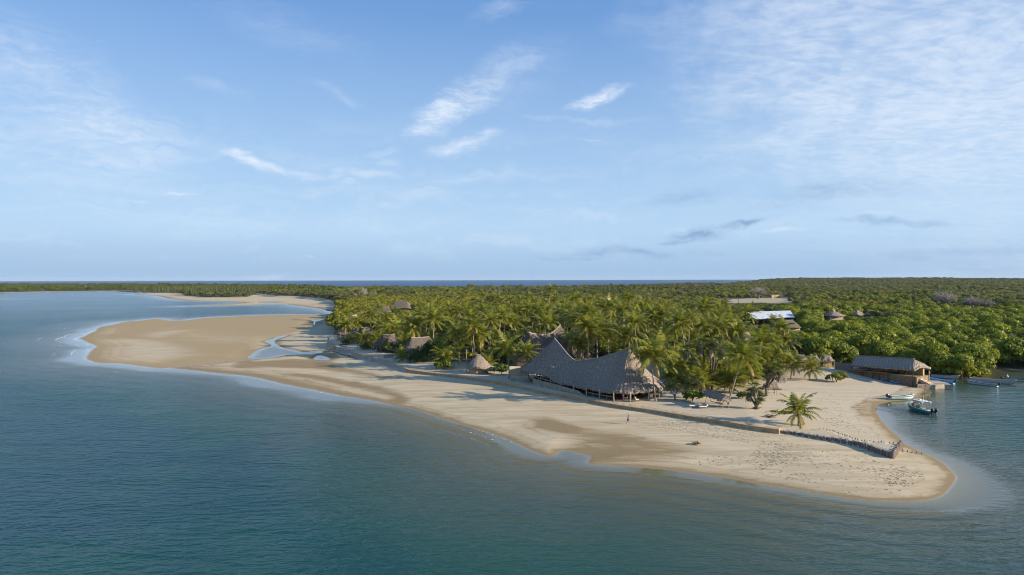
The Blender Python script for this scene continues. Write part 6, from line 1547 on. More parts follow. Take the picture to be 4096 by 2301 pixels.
for i in order:
    x, y = cand[i]; z = float(zs[i]); px, py = proj(x, y, z); _gz[(x, y)] = z
    if not (-250 < px < 4350): continue
    u = rr.random(); s = 0.70 + 0.30 * rr.random() + 0.35 * rr.random() ** 3 + 0.18 * (n1[i] - .5)
    if y > 420 and n2[i] < 0.30 and u < 0.35: continue                   # thin spots
    if y > 420: u = 0.45 * u + 0.55 * min(1, max(0, (vn3[i] - .2) / .6))  # kinds gather in patches
    if isl[i] > 3:
        if isl[i] < 60 + 30 * u: stuff['dark'].append((x, y, z, 0.95 * s))
        else: stuff['casuarina' if u < 0.35 else 'dark'].append((x, y, z, 0.70 * s if u < 0.35 else 1.1 * s))
        continue
    grove = (px < 3170 and y < 330 and x > -95)
    if y < 330 and grove:                                           # the palm grove: only fillers under the palms
        if x > 8 and y < 159 + max(0, x - 54) * 0.95: continue                   # open raked sand
        if y < 178 and u < 0.62: u = 0.62 + 0.38 * u
        if u < 0.30 and count.get('dark', 0) < 60 and not blocked(x, y, z + 7 * s, 4): put('dark', 0, x, y, z, s * (0.55 if u < .16 or y < 215 else 0.8), y < 280)
        elif u < 0.58 and count.get('broadleaf', 0) < 70 and not blocked(x, y, z + 4.2 * s, 4): put('broadleaf', 0 if x < 20 else 1, x, y, z, s * 0.62, y < 260)
        elif u < 0.92 and count.get('young', 0) < 190 and not blocked(x, y, z + 5.0, 4):
            count['young'] = count.get('young', 0) + 1
            coconut(x, y, 0.8 + 2.6 * rr.random(), 'low young palm filling the understorey of the palm grove' if x > -5 else 'low young palm in the shade behind the beach huts', 'young understorey palms of the grove' if x > -5 else 'young palms behind the beach huts', scale=0.8 + .35 * rr.random(), young=True, name='young_palm')
        continue
    if x > 60 and y < 470 and px > 3120:                            # mangrove thicket
        if blocked(x, y, z + 7.4 * s, 3.6 * s):
            s = 0.45
            if blocked(x, y, z + 7.4 * s, 3.6 * s): continue
        zone = 0 if (px < 3720 and y < 235) else (1 if y < 215 else 2)
        if zone == 2 and u < 0.06: put('acacia', 1, x, y, z, s, False); continue
        if zone == 2 and n1[i] > 0.72 and y > 330 and count.get('dark', 0) < 85: put('dark', 1, x, y, z, s * 0.9, False); continue
        if count.get('mangrove', 0) < 300: put('mangrove', zone, x, y, z, s, y < 240)
        else: stuff['mangrove'].append((x, y, z, s))
        continue
    far = y > 900
    if px < 1330 and y > 700:                                         # dune woodland behind the far beach
        if px < 1060 and y > 1080 and y < 1500 and inF[i] > 2 and u < .8:
            if count.get('casuarina', 0) < 90 and inF[i] < 70: put('casuarina', 0, x, y, z, 0.85 * s, False)
            else: stuff['casuarina'].append((x, y, z, 0.78 * s))
            continue
        k = 'acacia' if u < 0.55 else ('dark' if u < .7 else 'shrub')
        if k == 'acacia' and count.get('acacia', 0) < 140 and y < 1150: put('acacia', 0, x, y, z, s, False)
        else: stuff[k].append((x, y, z, s * (1 if k != 'shrub' else 1.3)))
        continue
    if blocked(x, y, z + 6.9 * s, 6.5 * s):
        s *= 0.5
        if blocked(x, y, z + 7.4 * s, 6.5 * s): continue
    yellow = sstep(px, 3300, 2300) * 0.9 * (1 - sstep(y, 620, 950))
    if n1[i] * 0.5 + u * 0.5 < yellow:
        if y < 620 and count.get('broadleaf', 0) < 175: put('broadleaf', 0 if px < 2150 else 1, x, y, z, s, False)
        else: stuff['broadleaf'].append((x, y, z, s))
    elif n2[i] + 0.35 * (u - .5) > 0.56:
        if y < 560 and px > 3000 and count.get('acacia', 0) < 200: put('acacia', 1, x, y, z, s * 0.95, False)
        else: stuff['acacia'].append((x, y, z, s * 1.05))
    elif y > 420 and n1[i] > 0.60 and u < 0.75: stuff['scrub'].append((x, y, z, s * 1.15))
    elif u < 0.45:
        if y < 460 and px > 2700 and count.get('dark', 0) < 118: put('dark', 1, x, y, z, s * .9, False)
        else: stuff['dark'].append((x, y, z, s * 0.85))
    else: stuff['broadleaf' if u < .7 else 'mangrove'].append((x, y, z, s * 0.85))
print('single trees', count, 'stuff', {k: len(v) for k, v in stuff.items()})

# the far woodland: one object, its trees instanced on points by geometry nodes
protos = []; pts = []; pcol = bpy.data.collections.new('woodland_kinds')
for k in sorted(stuff):
    base = len(protos)
    for j, (c, tk) in enumerate(PROTO[k]):
        o = bpy.data.objects.new('%02d_%s' % (len(protos), k), joined(k, c, tk)); pcol.objects.link(o); protos.append(o)
    nk = len(PROTO[k])
    for (x, y, z, s) in stuff[k]:
        pts.append((x, y, z, s * (1.0 + 0.25 * min(1, max(0, (y - 900) / 1500))), base + int(rr.integers(nk)), rr.random() * 6.28))
pts = np.array(pts)
me = bpy.data.meshes.new('far_woodland'); me.vertices.add(len(pts)); me.vertices.foreach_set('co', pts[:, :3].astype(np.float32).ravel())
for nme, dt, vals in (('sc', 'FLOAT', pts[:, 3]), ('rz', 'FLOAT', pts[:, 5]), ('kd', 'INT', pts[:, 4])):
    at = me.attributes.new(nme, dt, 'POINT'); at.data.foreach_set('value', vals.astype(np.int32 if dt == 'INT' else np.float32))
fw = link('far_woodland', me); tag(fw, 'unbroken far woodland of bushes and flat-topped trees reaching back to the low ridge', 'woodland', kind='stuff')
ng = bpy.data.node_groups.new('scatter_trees', 'GeometryNodeTree')
ng.interface.new_socket('Geometry', in_out='INPUT', socket_type='NodeSocketGeometry'); ng.interface.new_socket('Geometry', in_out='OUTPUT', socket_type='NodeSocketGeometry')
gi = ng.nodes.new('NodeGroupInput'); go = ng.nodes.new('NodeGroupOutput'); iop = ng.nodes.new('GeometryNodeInstanceOnPoints'); ci = ng.nodes.new('GeometryNodeCollectionInfo')
ci.inputs['Collection'].default_value = pcol; ci.inputs['Separate Children'].default_value = True; ci.inputs['Reset Children'].default_value = True
def nattr(n, dt):
    a = ng.nodes.new('GeometryNodeInputNamedAttribute'); a.data_type = dt; a.inputs['Name'].default_value = n; return a.outputs['Attribute']
L = ng.links; L.new(gi.outputs[0], iop.inputs['Points']); L.new(ci.outputs[0], iop.inputs['Instance']); iop.inputs['Pick Instance'].default_value = True
L.new(nattr('kd', 'INT'), iop.inputs['Instance Index'])
cx_ = ng.nodes.new('ShaderNodeCombineXYZ'); L.new(nattr('rz', 'FLOAT'), cx_.inputs[2]); L.new(cx_.outputs[0], iop.inputs['Rotation'])
L.new(nattr('sc', 'FLOAT'), iop.inputs['Scale']); L.new(iop.outputs[0], go.inputs[0])
md = fw.modifiers.new('scatter', 'NODES'); md.node_group = ng
# ------------------------------------------------------------------ boats
def paint(name, c, rough=0.35, wear=0.85): return pmat(name, c, tuple(v * wear for v in c), scale=1.6, rough=rough, spec=0.5)
P_TEAL = paint('teal_hull_paint', (0.03, 0.22, 0.24)); P_LBLUE = paint('light_blue_hull_paint', (0.18, 0.46, 0.72)); P_AQUA = paint('pale_aqua_hull_paint', (0.50, 0.68, 0.72)); P_GREYB = paint('grey_hull_paint', (0.42, 0.40, 0.37), 0.6)
P_BLACK = paint('black_engine_cowl', (0.012, 0.014, 0.018), 0.25); P_ENG = paint('grey_engine_leg', (0.07, 0.08, 0.09), 0.4); P_CREAMB = paint('cream_deck', (0.60, 0.55, 0.45), 0.6); P_DGREEN = paint('dark_green_paint', (0.02, 0.13, 0.12)); P_NAVY = paint('navy_stripe', (0.03, 0.07, 0.20))
P_YEL = paint('yellow_plastic', (0.65, 0.42, 0.05)); P_RED = paint('red_cloth', (0.60, 0.03, 0.03), 0.9); P_GREENF = paint('green_cloth', (0.05, 0.35, 0.08), 0.9); P_KBLUE = paint('blue_kayak_plastic', (0.03, 0.16, 0.55)); P_KORG = paint('orange_kayak_plastic', (0.60, 0.12, 0.02)); P_STEEL = pmat('steel_tube', (0.60, 0.62, 0.64), metal=0.8, rough=0.3)
P_DRED = paint('dark_red_trim', (0.18, 0.03, 0.03))

def hull(parent, L, B, H, m_out, m_in, m_gun, sheer=0.45, transom=0.72, stripe=None, n=14, draft=0.25, rake=0.5):
    """open boat, bow towards +x, waterline at z=0"""
    st = []
    for i in range(n + 1):
        q = i / n; b = B / 2 * (transom + (1 - transom) * math.sin(min(q * 1.6, 1) * math.pi / 2)) * (1 - max(0, (q - 0.45) / 0.55) ** 2.3)
        b = max(b, 0.02); zt = H + sheer * max(0, (q - 0.35) / 0.65) ** 2; zk = -draft + (draft + H * 0.25) * max(0, (q - 0.72) / 0.28) ** 2
        st.append((q, b, zt, zk))
    def sec(q, b, zt, zk, off, nn=4):
        x0 = -L / 2 + L * q; pts = []
        prof = [(1.0, 1.0), (0.97, 0.66), (0.86, 0.34), (0.55, 0.10), (0.0, 0.0)]
        for s, pr in ((-1, prof), (1, prof[-2::-1])):
            for w, h in pr:
                z = zk + (zt - zk) * h; z = max(z, 0.13) if off else z; pts.append(Vector((x0 + rake * (h - 0.5) * max(0, q - .6) / .4 * 0.9, s * max(b * w - off, 0.0), z)))
        return pts
    out = [sec(*s, 0) for s in st]; mb = MB(); mb.loft(out, closed=False, cap=False)
    k = len(out[0]); mb.add(out[0], [tuple(range(k))])
    if stripe:
        mb.mi = 1
        for sgn in (0, 1):
            rows = [[(r[0] if not sgn else r[-1]) + Vector((0, (-1 if not sgn else 1) * 0.012, -0.10)), (r[1] if not sgn else r[-2]) + Vector((0, (-1 if not sgn else 1) * 0.014, 0.02))] for r in out]
            mb.loft(rows, closed=False, cap=False)
    h = mb.build('hull', [m_out, stripe or m_out], parent, smooth=False)
    inn = [sec(*s, 0.07) for s in st]; mb = MB(); mb.loft(inn, closed=False, cap=False); mb.add(inn[0], [tuple(range(k))]); mb.build('inner_hull', m_in, parent)
    mb = MB()
    for e in (0, -1): mb.tube([r[e] + Vector((0, 0, 0.01)) for r in out], 0.05, 6)
    mb.tube([out[0][0], out[0][-1]], 0.05, 6); mb.build('gunwale', m_gun, parent, smooth=True)
    return st

def outboard(parent, x, y, z, s=1.0, tilt=0.0, cowl=None):
    M = Matrix.Translation((x, y, z)) @ Matrix.Rotation(-tilt, 4, 'Y') @ Matrix.Scale(s, 4)
    def sec(zz, lx, ly, ox=0): return [M @ Vector((ox + lx * math.copysign(abs(math.cos(a)) ** .7, math.cos(a)), ly * math.copysign(abs(math.sin(a)) ** .7, math.sin(a)), zz)) for a in [2 * math.pi * k / 12 for k in range(12)]]
    mb = MB(); mb.loft([sec(0.02, .20, .13, -.12), sec(.12, .30, .19, -.14), sec(.40, .31, .20, -.15), sec(.56, .25, .17, -.13), sec(.62, .12, .08, -.1)]); c = mb.build('outboard_cowl', cowl or P_BLACK, parent, smooth=True)
    mb = MB(); mb.loft([sec(.04, .16, .09, -.12), sec(-.35, .12, .06, -.12), sec(-.62, .10, .05, -.14), sec(-.66, .22, .12, -.2), sec(-.69, .22, .12, -.2), sec(-.72, .09, .04, -.16), sec(-.92, .07, .03, -.18)])
    mb.loft([[M @ Vector((-.42 + .08 * j * 1.0, .07 * r * math.cos(a), -.80 + .07 * r * math.sin(a))) for a in [2 * math.pi * k / 8 for k in range(8)]] for j, r in ((0, .3), (1, 1), (4, 1), (6, .3))])
    for k in range(3):
        a = 2.1 * k; mb.add([M @ Vector((-.44, 0, -.80)), M @ Vector((-.42, .16 * math.cos(a - .35), -.80 + .16 * math.sin(a - .35))), M @ Vector((-.46, .18 * math.cos(a + .35), -.80 + .18 * math.sin(a + .35)))], [(0, 1, 2), (2, 1, 0)])
    mb.build('outboard_leg', P_ENG, parent); mb = MB(); mb.box(M @ Vector((.06, 0, -.12)), (.16 * s, .22 * s, .34 * s)); mb.build('engine_bracket', P_ENG, parent)

def thwarts(parent, L, B, H, ps, mat):
    for p in ps:
        mb = MB(); mb.box((-L / 2 + L * p, 0, H * 0.70), (0.28, B * 0.86, 0.05)); mb.build('thwart', mat, parent)

def boat_root(name, label, a, b, z=0.0, group=None, cat='boat'):
    """a: stern point, b: bow point on the water"""
    c = (Vector(a) + Vector(b)) / 2; o = empty(name, (c.x, c.y, z), math.atan2(b[1] - a[1], b[0] - a[0]), label, cat, group); return o, (Vector(b) - Vector(a)).length

# fishing boat with the white canopy
fb_, _l = boat_root('fishing_boat', 'teal fishing boat with a white canopy and two black outboards moored off the creek beach', (86.3, 139.6), (85.5, 147.2)); L_ = 7.6; B_ = 2.3
hull(fb_, L_, B_, 0.75, P_TEAL, P_CREAMB, P_WHITE_ := paint('white_gunwale', (0.72, 0.72, 0.68)), 0.55, 0.85, n=16)
mb = MB(); mb.box((-0.3, 0, 0.16), (L_ * 0.72, B_ * 0.74, 0.06)); mb.build('deck', P_CREAMB, fb_)
mb = MB(); mb.box((0.1, 0, 0.72), (0.9, 0.8, 1.05), 0, 0.85); mb.build('console', P_DGREEN, fb_); mb = MB(); mb.box((0.35, 0, 1.32), (0.06, 0.7, 0.35)); mb.build('windscreen', P_ENG, fb_)
mb = MB(); mb.box((-0.95, 0, 0.5), (0.6, 1.0, 0.6)); mb.build('seat_box', P_DGREEN, fb_); mb = MB(); mb.box((-0.95, 0, 0.84), (0.66, 1.06, 0.08)); mb.build('seat_cushion', paint('grey_seat', (0.45, 0.44, 0.42), .8), fb_)
mb = MB(); mb.box((-2.3, 0, 0.45), (0.7, 1.5, 0.5)); mb.build('stern_bench', P_CREAMB, fb_)
mb = MB(); top = [[Vector((x, y, 2.35 + 0.10 * (1 - (y / 1.0) ** 2) - .03 * abs(x))) for y in (-1.0, -.5, 0, .5, 1.0)] for x in (-2.0, -1.0, 0, 0.9)]
mb.loft(top, closed=False, cap=False); mb.loft([[p - Vector((0, 0, .07)) for p in r] for r in top][::-1], closed=False, cap=False)
for ed in ([r[0] for r in top], [r[-1] for r in top], top[0], top[-1]): mb.tube(ed, 0.045, 5)
cn = mb.build('canopy', paint('white_canopy', (0.80, 0.81, 0.82), .5), fb_); mb = MB(); mb.ball((0.1, .1, 2.55), (.35, .3, .12), 10, 6); mb.build('radar_dome', M_WHITE, cn, smooth=True)
for x, y in ((-1.9, -.9), (-1.9, .9), (0.7, -.85), (0.7, .85)): pole(fb_, (x, y * 1.05, 0.75), (x, y, 2.35), 0.035, P_STEEL, 'canopy_post', 0)
mb = MB(); mb.tube([(-2.0, 0.3, 2.3), (-2.0, .3, 4.8)], [.04, .03], 6); mb.build('mast', P_CREAMB, fb_)
mb = MB(); mb.tube([(1.5, -1.0, .85), (1.6, -.95, 1.5), (2.7, -.55, 1.62), (3.75, 0, 1.75), (2.7, .55, 1.62), (1.6, .95, 1.5), (1.5, 1.0, .85)], .035, 6); mb.tube([(2.7, -.6, .95), (2.7, -.55, 1.62)], .03, 5); mb.tube([(2.7, .6, .95), (2.7, .55, 1.62)], .03, 5); mb.build('bow_rail', P_STEEL, fb_)
for k, (x, y, dx, dy, h) in enumerate(((-2.0, -.95, -.5, -.5, 2.6), (-2.0, .95, -.6, .6, 2.8), (-2.0, -.4, -.9, -.2, 2.0), (-2.0, .5, -.9, .3, 2.2), (0.8, -.9, .2, -.7, 2.2), (-1.1, -1.0, -.1, -.6, 1.5), (-3.3, 1.0, -.3, .4, 1.3), (-3.3, -1.0, -.3, -.4, 1.3))):
    z0 = 2.3 if x > -3 else .8; mb = MB(); mb.tube([(x, y, z0), (x + dx * .5, y + dy * .5, z0 + h * .55), (x + dx, y + dy, z0 + h)], [.035, .022, .012], 5); mb.build('fishing_rod', P_ENG, fb_)
for y in (-.42, .42): outboard(fb_, -L_ / 2 - .1, y, .62, 1.15, 0.0)
for (x, y, w, h) in ((1.7, -.35, .5, .55), (2.3, .2, .45, .4)):
    o = MB().box((0, 0, h / 2), (w, w * .8, h), 0, .94).build('fuel_can', P_YEL); wloc = fb_.matrix_basis @ Vector((x, y, .20)); o.location = wloc; tag(o, 'larger yellow fuel drum on the foredeck of the teal fishing boat' if w > .46 else 'smaller yellow box in the bow of the teal fishing boat', 'drum')

# beached skiff
sk, _l = boat_root('beached_skiff', 'pale aqua skiff with dark side panels pulled onto the creek beach, engine tilted up', (86.9, 156.6), (92.6, 157.3), 0.28)
sk.rotation_euler = (R(-5), R(1.5), sk.rotation_euler.z)
hull(sk, 6.0, 1.9, 0.62, P_AQUA, P_DGREEN, P_AQUA, .35, .85, stripe=P_ENG, draft=.22); thwarts(sk, 6, 1.8, .62, (.3, .5, .68), P_LBLUE); outboard(sk, -3.15, 0, .55, 1.25, R(48))
mb = MB(); mb.box((1.9, 0, .72), (1.2, .9, .06), 0, .6); mb.build('foredeck', P_AQUA, sk)
for p, q in (((1.3, -.55, .7), .75), ((1.7, .5, .75), .75), ((2.2, -.4, .8), .7), ((2.5, .3, .85), .7)): pole(sk, p, (p[0], p[1], p[2] + q), .025, P_ENG, 'rod_holder', 0)
# moored boats of the creek
def longboat(label, a, b, mo, mi, mg, H=.55, B=1.5, stripe=None, eng=True, tilt=.7, th=(.25, .45, .65)):
    r, L = boat_root('moored_boat', label, a, b, 0.10, 'small boats moored in the creek'); hull(r, L, B, H, mo, mi, mg, .35, .7, stripe=stripe); thwarts(r, L, B, H, th, mi)
    if eng: outboard(r, -L / 2 - .06, 0, H * .9, .95, tilt)
    return r
longboat('light blue open boat tied behind the jetty with its black engine tilted', (116.7, 179.9), (113.2, 186.8), P_LBLUE, P_LBLUE, P_LBLUE, .6, 1.7)
lb = longboat('grey open boat with flags at its end under the mangroves behind the jetty', (118.2, 192.3), (123.6, 188.4), P_GREYB, P_TEAL, P_GREYB, .65, 1.6, None, False)
longboat('white boat with a blue inside and stripe in front of the long grey boat', (125.0, 175.4), (121.2, 181.4), paint('white_hull', (.66, .67, .66)), P_NAVY, paint('white_hull2', (.66, .67, .66)), .5, 1.5, P_NAVY)
longboat('longest boat, plain grey, moored alongside the white one', (124.2, 184.6), (131.8, 178.2), P_GREYB, P_GREYB, P_GREYB, .85, 1.8)
longboat('green and white boat beyond the longest grey boat, engine tilted at its stern', (134.2, 186.2), (143.5, 183.0), paint('white_hull3', (.62, .63, .60)), P_DGREEN, P_DGREEN, .6, 1.6, P_DGREEN)
def flag(x, y, z, h, mat, label, w=.55, rz=0.4, droop=.25):
    r = empty('flag', (x, y, z), rz, label, 'flag'); mb = MB(); mb.tube([(0, 0, 0), (.02, 0, h)], .025, 5); mb.build('staff', M_GPOLE, r)
    mb = MB(); mb.loft([[Vector((w * q, .07 * math.sin(q * 7), h - .02 - droop * q)), Vector((w * q, .07 * math.sin(q * 7 + 1), h - .42 - droop * q))] for q in (0, .2, .4, .6, .8, 1)], closed=False, cap=False); mb.build('cloth', mat, r)
flag(122.6, 189.0, .65, 1.25, P_RED, 'red flag on the grey boat under the mangroves', .7); flag(123.4, 188.5, .7, 1.2, P_GREENF, 'green flag at the tip of the grey boat', .35, .9, .5)
jp = P(*q6(1802, 660), 1.0); flag(jp.x + .15, jp.y + .1, 2.6, .9, P_DRED, 'small faded red and white flag beside the tall mooring post', .5)
by = P(*Z5(1842, 1075), 0); mb = MB(); mb.ball((0, 0, .15), .28, 10, 7); mb.tube([(0, 0, .3), (0, 0, .75)], .05, 6); tag(mb.build('buoy', M_WHITE, loc=by, smooth=True), 'small white buoy on the creek behind the green boat', 'buoy')
kn = P(*q6(1700, 885), .1)
for k, (px, py) in enumerate(((1735, 716), (1718, 772), (1708, 830))):
    pass
fs = P(*q6(1690, 900), 0.0); r = empty('marker_flags', (fs.x, fs.y, -.3), 0, 'leaning marker stick with three red rags standing in the shallows by the jetty', 'marker'); tp = PY(*q6(1740, 690), fs.y); e = Vector((tp.x - fs.x, .2, tp.z + .3))
mb = MB(); mb.tube([(0, 0, -.2), e * .5, e], [.04, .03, .02], 5); mb.build('stick', M_GPOLE, r)
for q in (.97, .72, .42):
    c = e * q; mb = MB(); mb.loft([[c + Vector((.16 * s * 2.2 - .02, .05 * math.sin(s * 8), -.10 * s)), c + Vector((.16 * s * 2.2 - .02, .05 * math.sin(s * 8 + 1), -.45 + .1 * s))] for s in (0, .3, .6, 1)], closed=False, cap=False); mb.build('rag', P_RED, r)

# kayaks and boards
def kayak(name, label, a, b, m1, m2, w=.75, h=.32, group=None, seatn=2, cat='kayak'):
    a, b = Vector(a), Vector(b); c = (a + b) / 2; d = b - a; L = d.length; rz = math.atan2(d.y, d.x); o = empty(name, c, rz, label, cat, group); o.rotation_euler = (0, -math.asin(d.z / L), rz)
    def ring(q, ww, hh, z): return [Vector((-L / 2 + L * q, ww / 2 * math.cos(t_), z + hh * (math.sin(t_) if math.sin(t_) < 0 else math.sin(t_) * .55))) for t_ in [2 * math.pi * k / 12 for k in range(12)]]
    mb = MB(); mb.loft([ring(q, w * max(.06, math.sin(math.pi * min(max(q, .02), .98)) ** .6), h * .55 * max(.3, math.sin(math.pi * q) ** .4 if 0 < q < 1 else .3), h * .5 + .14 * abs(2 * q - 1) ** 3) for q in [k / 14 for k in range(15)]]); mb.build('hull', m1, o, smooth=True)
    for k in range(seatn):
        x = (-.16 + .34 * k) * L; mb = MB(); mb.loft([[Vector((x + lx * math.cos(t_), .22 * math.sin(t_), zz)) for t_ in [2 * math.pi * j / 12 for j in range(12)]] for lx, zz in ((.52, h * .74), (.46, h * .86), (.36, h * .78))]); mb.build('seat_well', m2, o)
    return o
P_WBL = paint('white_blue_plastic', (.55, .66, .76)); P_DKY = paint('dark_kayak_trim', (.06, .05, .05))
kz = lambda x, y, z: (lambda p: (p.x, p.y, ground(p.x, p.y) + .05))(P(*q6(x, y), z))
kayak('blue_kayak', 'blue kayak with a pale middle lying on the sand, farther of the two blue kayaks', kz(648, 612, 1.1), kz(906, 660, .95), P_KBLUE, P_WBL, .85, .36, 'blue kayaks on the sand')
kayak('blue_kayak', 'blue kayak with a pale middle lying nearer the water, of two on sand', kz(914, 662, .95), kz(1182, 712, .8), P_KBLUE, P_WBL, .85, .36, 'blue kayaks on the sand')
def shed_w(px, py, off):
    p = shed_pt(*q6(px, py), off); return shed.matrix_basis @ p
kayak('orange_kayak', 'orange kayak on the rack at the inland end of the boat shed', shed_w(158, 452, -.5), shed_w(492, 482, -.5), P_KORG, P_DKY, .8, .38, 'orange kayaks on the shed rack')
kayak('orange_kayak', 'orange kayak on the rack in the middle of the boat shed', shed_w(556, 485, -.5), shed_w(918, 512, -.5), P_KORG, P_DKY, .8, .38, 'orange kayaks on the shed rack')
kayak('surf_ski', 'blue board on the top arm of the shed rack', shed_w(188, 372, -.3), shed_w(462, 386, -.3), P_KBLUE, P_WBL, .65, .22, None, 1, 'board')
kayak('surf_ski', 'grey-white board below the blue board on the shed rack', shed_w(195, 418, -.3), shed_w(520, 438, -.3), paint('grey_board', (.35, .38, .40)), P_DKY, .65, .2, None, 1, 'board')
kayak('surf_ski', 'dark board on the rack above the second orange kayak', shed_w(555, 440, -.3), shed_w(880, 460, -.3), paint('dark_board', (.12, .13, .15)), P_WBL, .65, .2, None, 1, 'board')
o = MB().box((0, 0, .3), (.4, .4, .6), 0, .9).build('yellow_crate', P_YEL); o.location = shed_w(140, 450, .4) - Vector((0, 0, .3)); tag(o, 'yellow plastic crate at the inland corner of the boat shed', 'crate')

# ------------------------------------------------------------------ people
SKIN = pmat('dark_skin', (0.13, 0.07, 0.045), (0.11, 0.06, 0.038), scale=5, rough=0.55); SKIN2 = pmat('tanned_skin', (0.32, 0.18, 0.12), (0.28, 0.15, 0.10), scale=5, rough=0.55)
HAIR = pmat('black_hair', (0.012, 0.010, 0.009), rough=0.7); HAIR2 = pmat('grey_hair', (0.12, 0.10, 0.085), rough=0.7)
def skin_mesh(name, J, edges, radii, root_, mat, parent, sub=1):
    names = list(J); me = bpy.data.meshes.new(name); me.from_pydata([J[n] for n in names], [(names.index(a), names.index(b)) for a, b in edges], [])
    o = bpy.data.objects.new(name, me); COL.objects.link(o); md = o.modifiers.new('skin', 'SKIN')
    for n, sv in zip(names, me.skin_vertices[0].data): r_ = radii[n]; sv.radius = r_ if hasattr(r_, '__len__') else (r_, r_); sv.use_root = (n == root_)
    o.modifiers.new('sub', 'SUBSURF').levels = sub; o.modifiers['sub'].render_levels = sub
    dg = bpy.context.evaluated_depsgraph_get(); m2 = bpy.data.meshes.new_from_object(o.evaluated_get(dg)); bpy.data.objects.remove(o); bpy.data.meshes.remove(me); m2.name = name
    m2.materials.clear(); m2.materials.append(mat); m2.polygons.foreach_set('use_smooth', [True] * len(m2.polygons))
    p = bpy.data.objects.new(name, m2); COL.objects.link(p); p.parent = parent; return p

def person(label, loc, rz, pose, shirt, shorts, skin=None, hair=None, trousers=False, cap=None, sleeve=True):
    """pose: standing / walking / sitting / bending; faces +x"""
    skin = skin or SKIN; hair = hair or HAIR
    root = empty('person', loc, rz, label, 'person'); V = Vector
    J = dict(pel=V((0, 0, .93)), spine=V((.01, 0, 1.12)), chest=V((.02, 0, 1.32)), neck=V((.035, 0, 1.50)), head0=V((.05, 0, 1.60)), head1=V((.055, 0, 1.73)))
    for s, n in ((1, 'l'), (-1, 'r')):
        J.update({'hip' + n: V((0, s * .10, .90)), 'knee' + n: V((.03, s * .11, .49)), 'ank' + n: V((-.01, s * .11, .09)), 'toe' + n: V((.16, s * .125, .035)), 'sho' + n: V((.0, s * .19, 1.42)), 'elb' + n: V((-.03, s * .25, 1.13)), 'wri' + n: V((.05, s * .26, .88)), 'palm' + n: V((.07, s * .26, .80))})
    if pose == 'walking':
        J['kneel'] = V((.20, .11, .52)); J['ankl'] = V((.30, .11, .11)); J['toel'] = V((.46, .12, .06)); J['kneer'] = V((-.08, -.11, .49)); J['ankr'] = V((-.40, -.11, .17)); J['toer'] = V((-.27, -.12, .03))
        for n in ('chest', 'neck', 'head0', 'head1', 'spine', 'shol', 'shor'): J[n] = J[n] + V((.10 * (J[n].z - .93), 0, -.01))
        J['elbl'] = V((-.12, .25, 1.14)); J['wril'] = V((-.02, .27, .90)); J['palml'] = V((.01, .27, .82)); J['elbr'] = V((.12, -.25, 1.15)); J['wrir'] = V((.28, -.22, .95)); J['palmr'] = V((.33, -.21, .88)); J['head1'] += V((.04, 0, -.01))
    if pose == 'sitting':
        for n, s in (('l', 1), ('r', -1)):
            J['knee' + n] = V((.44, s * .13, .93)); J['ank' + n] = V((.46, s * .12, .50)); J['toe' + n] = V((.62, s * .13, .46)); J['elb' + n] = V((.08, s * .24, 1.14)); J['wri' + n] = V((.30, s * .15, 1.04)); J['palm' + n] = V((.38, s * .12, 1.02))
    if pose == 'bending':
        for n in ('spine', 'chest', 'neck', 'head0', 'head1', 'shol', 'shor'):
            q = J[n]; h = q.z - .93; J[n] = V((h * .80 + .02, q.y, .93 + h * .55))
        for n, s in (('l', 1), ('r', -1)): J['elb' + n] = V((.50, s * .22, .90)); J['wri' + n] = V((.60, s * .16, .68)); J['palm' + n] = V((.63, s * .14, .60))
    E = [('pel', 'spine'), ('spine', 'chest'), ('chest', 'neck'), ('neck', 'head0'), ('head0', 'head1')]
    for n in 'lr': E += [('pel', 'hip' + n), ('hip' + n, 'knee' + n), ('knee' + n, 'ank' + n), ('ank' + n, 'toe' + n), ('chest', 'sho' + n), ('sho' + n, 'elb' + n), ('elb' + n, 'wri' + n), ('wri' + n, 'palm' + n)]
    rad = dict(pel=(.135, .115), spine=(.13, .10), chest=(.155, .11), neck=.055, head0=(.085, .09), head1=(.078, .085))
    for n in 'lr': rad.update({'hip' + n: .09, 'knee' + n: .058, 'ank' + n: .038, 'toe' + n: (.042, .03), 'sho' + n: .058, 'elb' + n: .042, 'wri' + n: .028, 'palm' + n: (.040, .020)})
    body = skin_mesh('body', J, E, rad, 'pel', skin, root, 2)
    # fingers, thumbs, nose and ears are joined into the body mesh
    mb = MB()
    for n, s in (('l', 1), ('r', -1)):
        pw = J['palm' + n]; d = (pw - J['wri' + n]).normalized(); side = d.cross(V((0, s, 0))).normalized(); cur = V((0, -s, 0))
        for k, (o_, l_) in enumerate(((-.027, .070), (-.009, .082), (.009, .077), (.026, .060))):
            b = pw + side * o_ + d * .018; m = b + d * l_ * .5 + cur * .006; e = b + d * l_ * .88 + cur * .030; mb.tube([b, m, e], [.010, .009, .007], 6)
        b = pw - side * .030 - d * .03; mb.tube([b, b - side * .024 + d * .026 + cur * .008, b - side * .026 + d * .055 + cur * .020], [.012, .010, .008], 6)
    hd = (J['head0'] + J['head1']) / 2; ax = (J['head1'] - J['head0']).normalized(); fw_ = V((1, 0, 0)); fw_ = (fw_ - ax * fw_.dot(ax)).normalized()
    mb.tube([hd + fw_ * .080 + ax * .03, hd + fw_ * .105 - ax * .015, hd + fw_ * .082 - ax * .022], [.010, .017, .014], 6)
    for s in (-1, 1): mb.ball(hd + V((0, s * .083, 0)) - ax * .005, (.022, .012, .032), 8, 5)
    base = len(body.data.vertices); bm_v = [v.co.copy() for v in body.data.vertices]; bm_f = [tuple(p.vertices) for p in body.data.polygons]
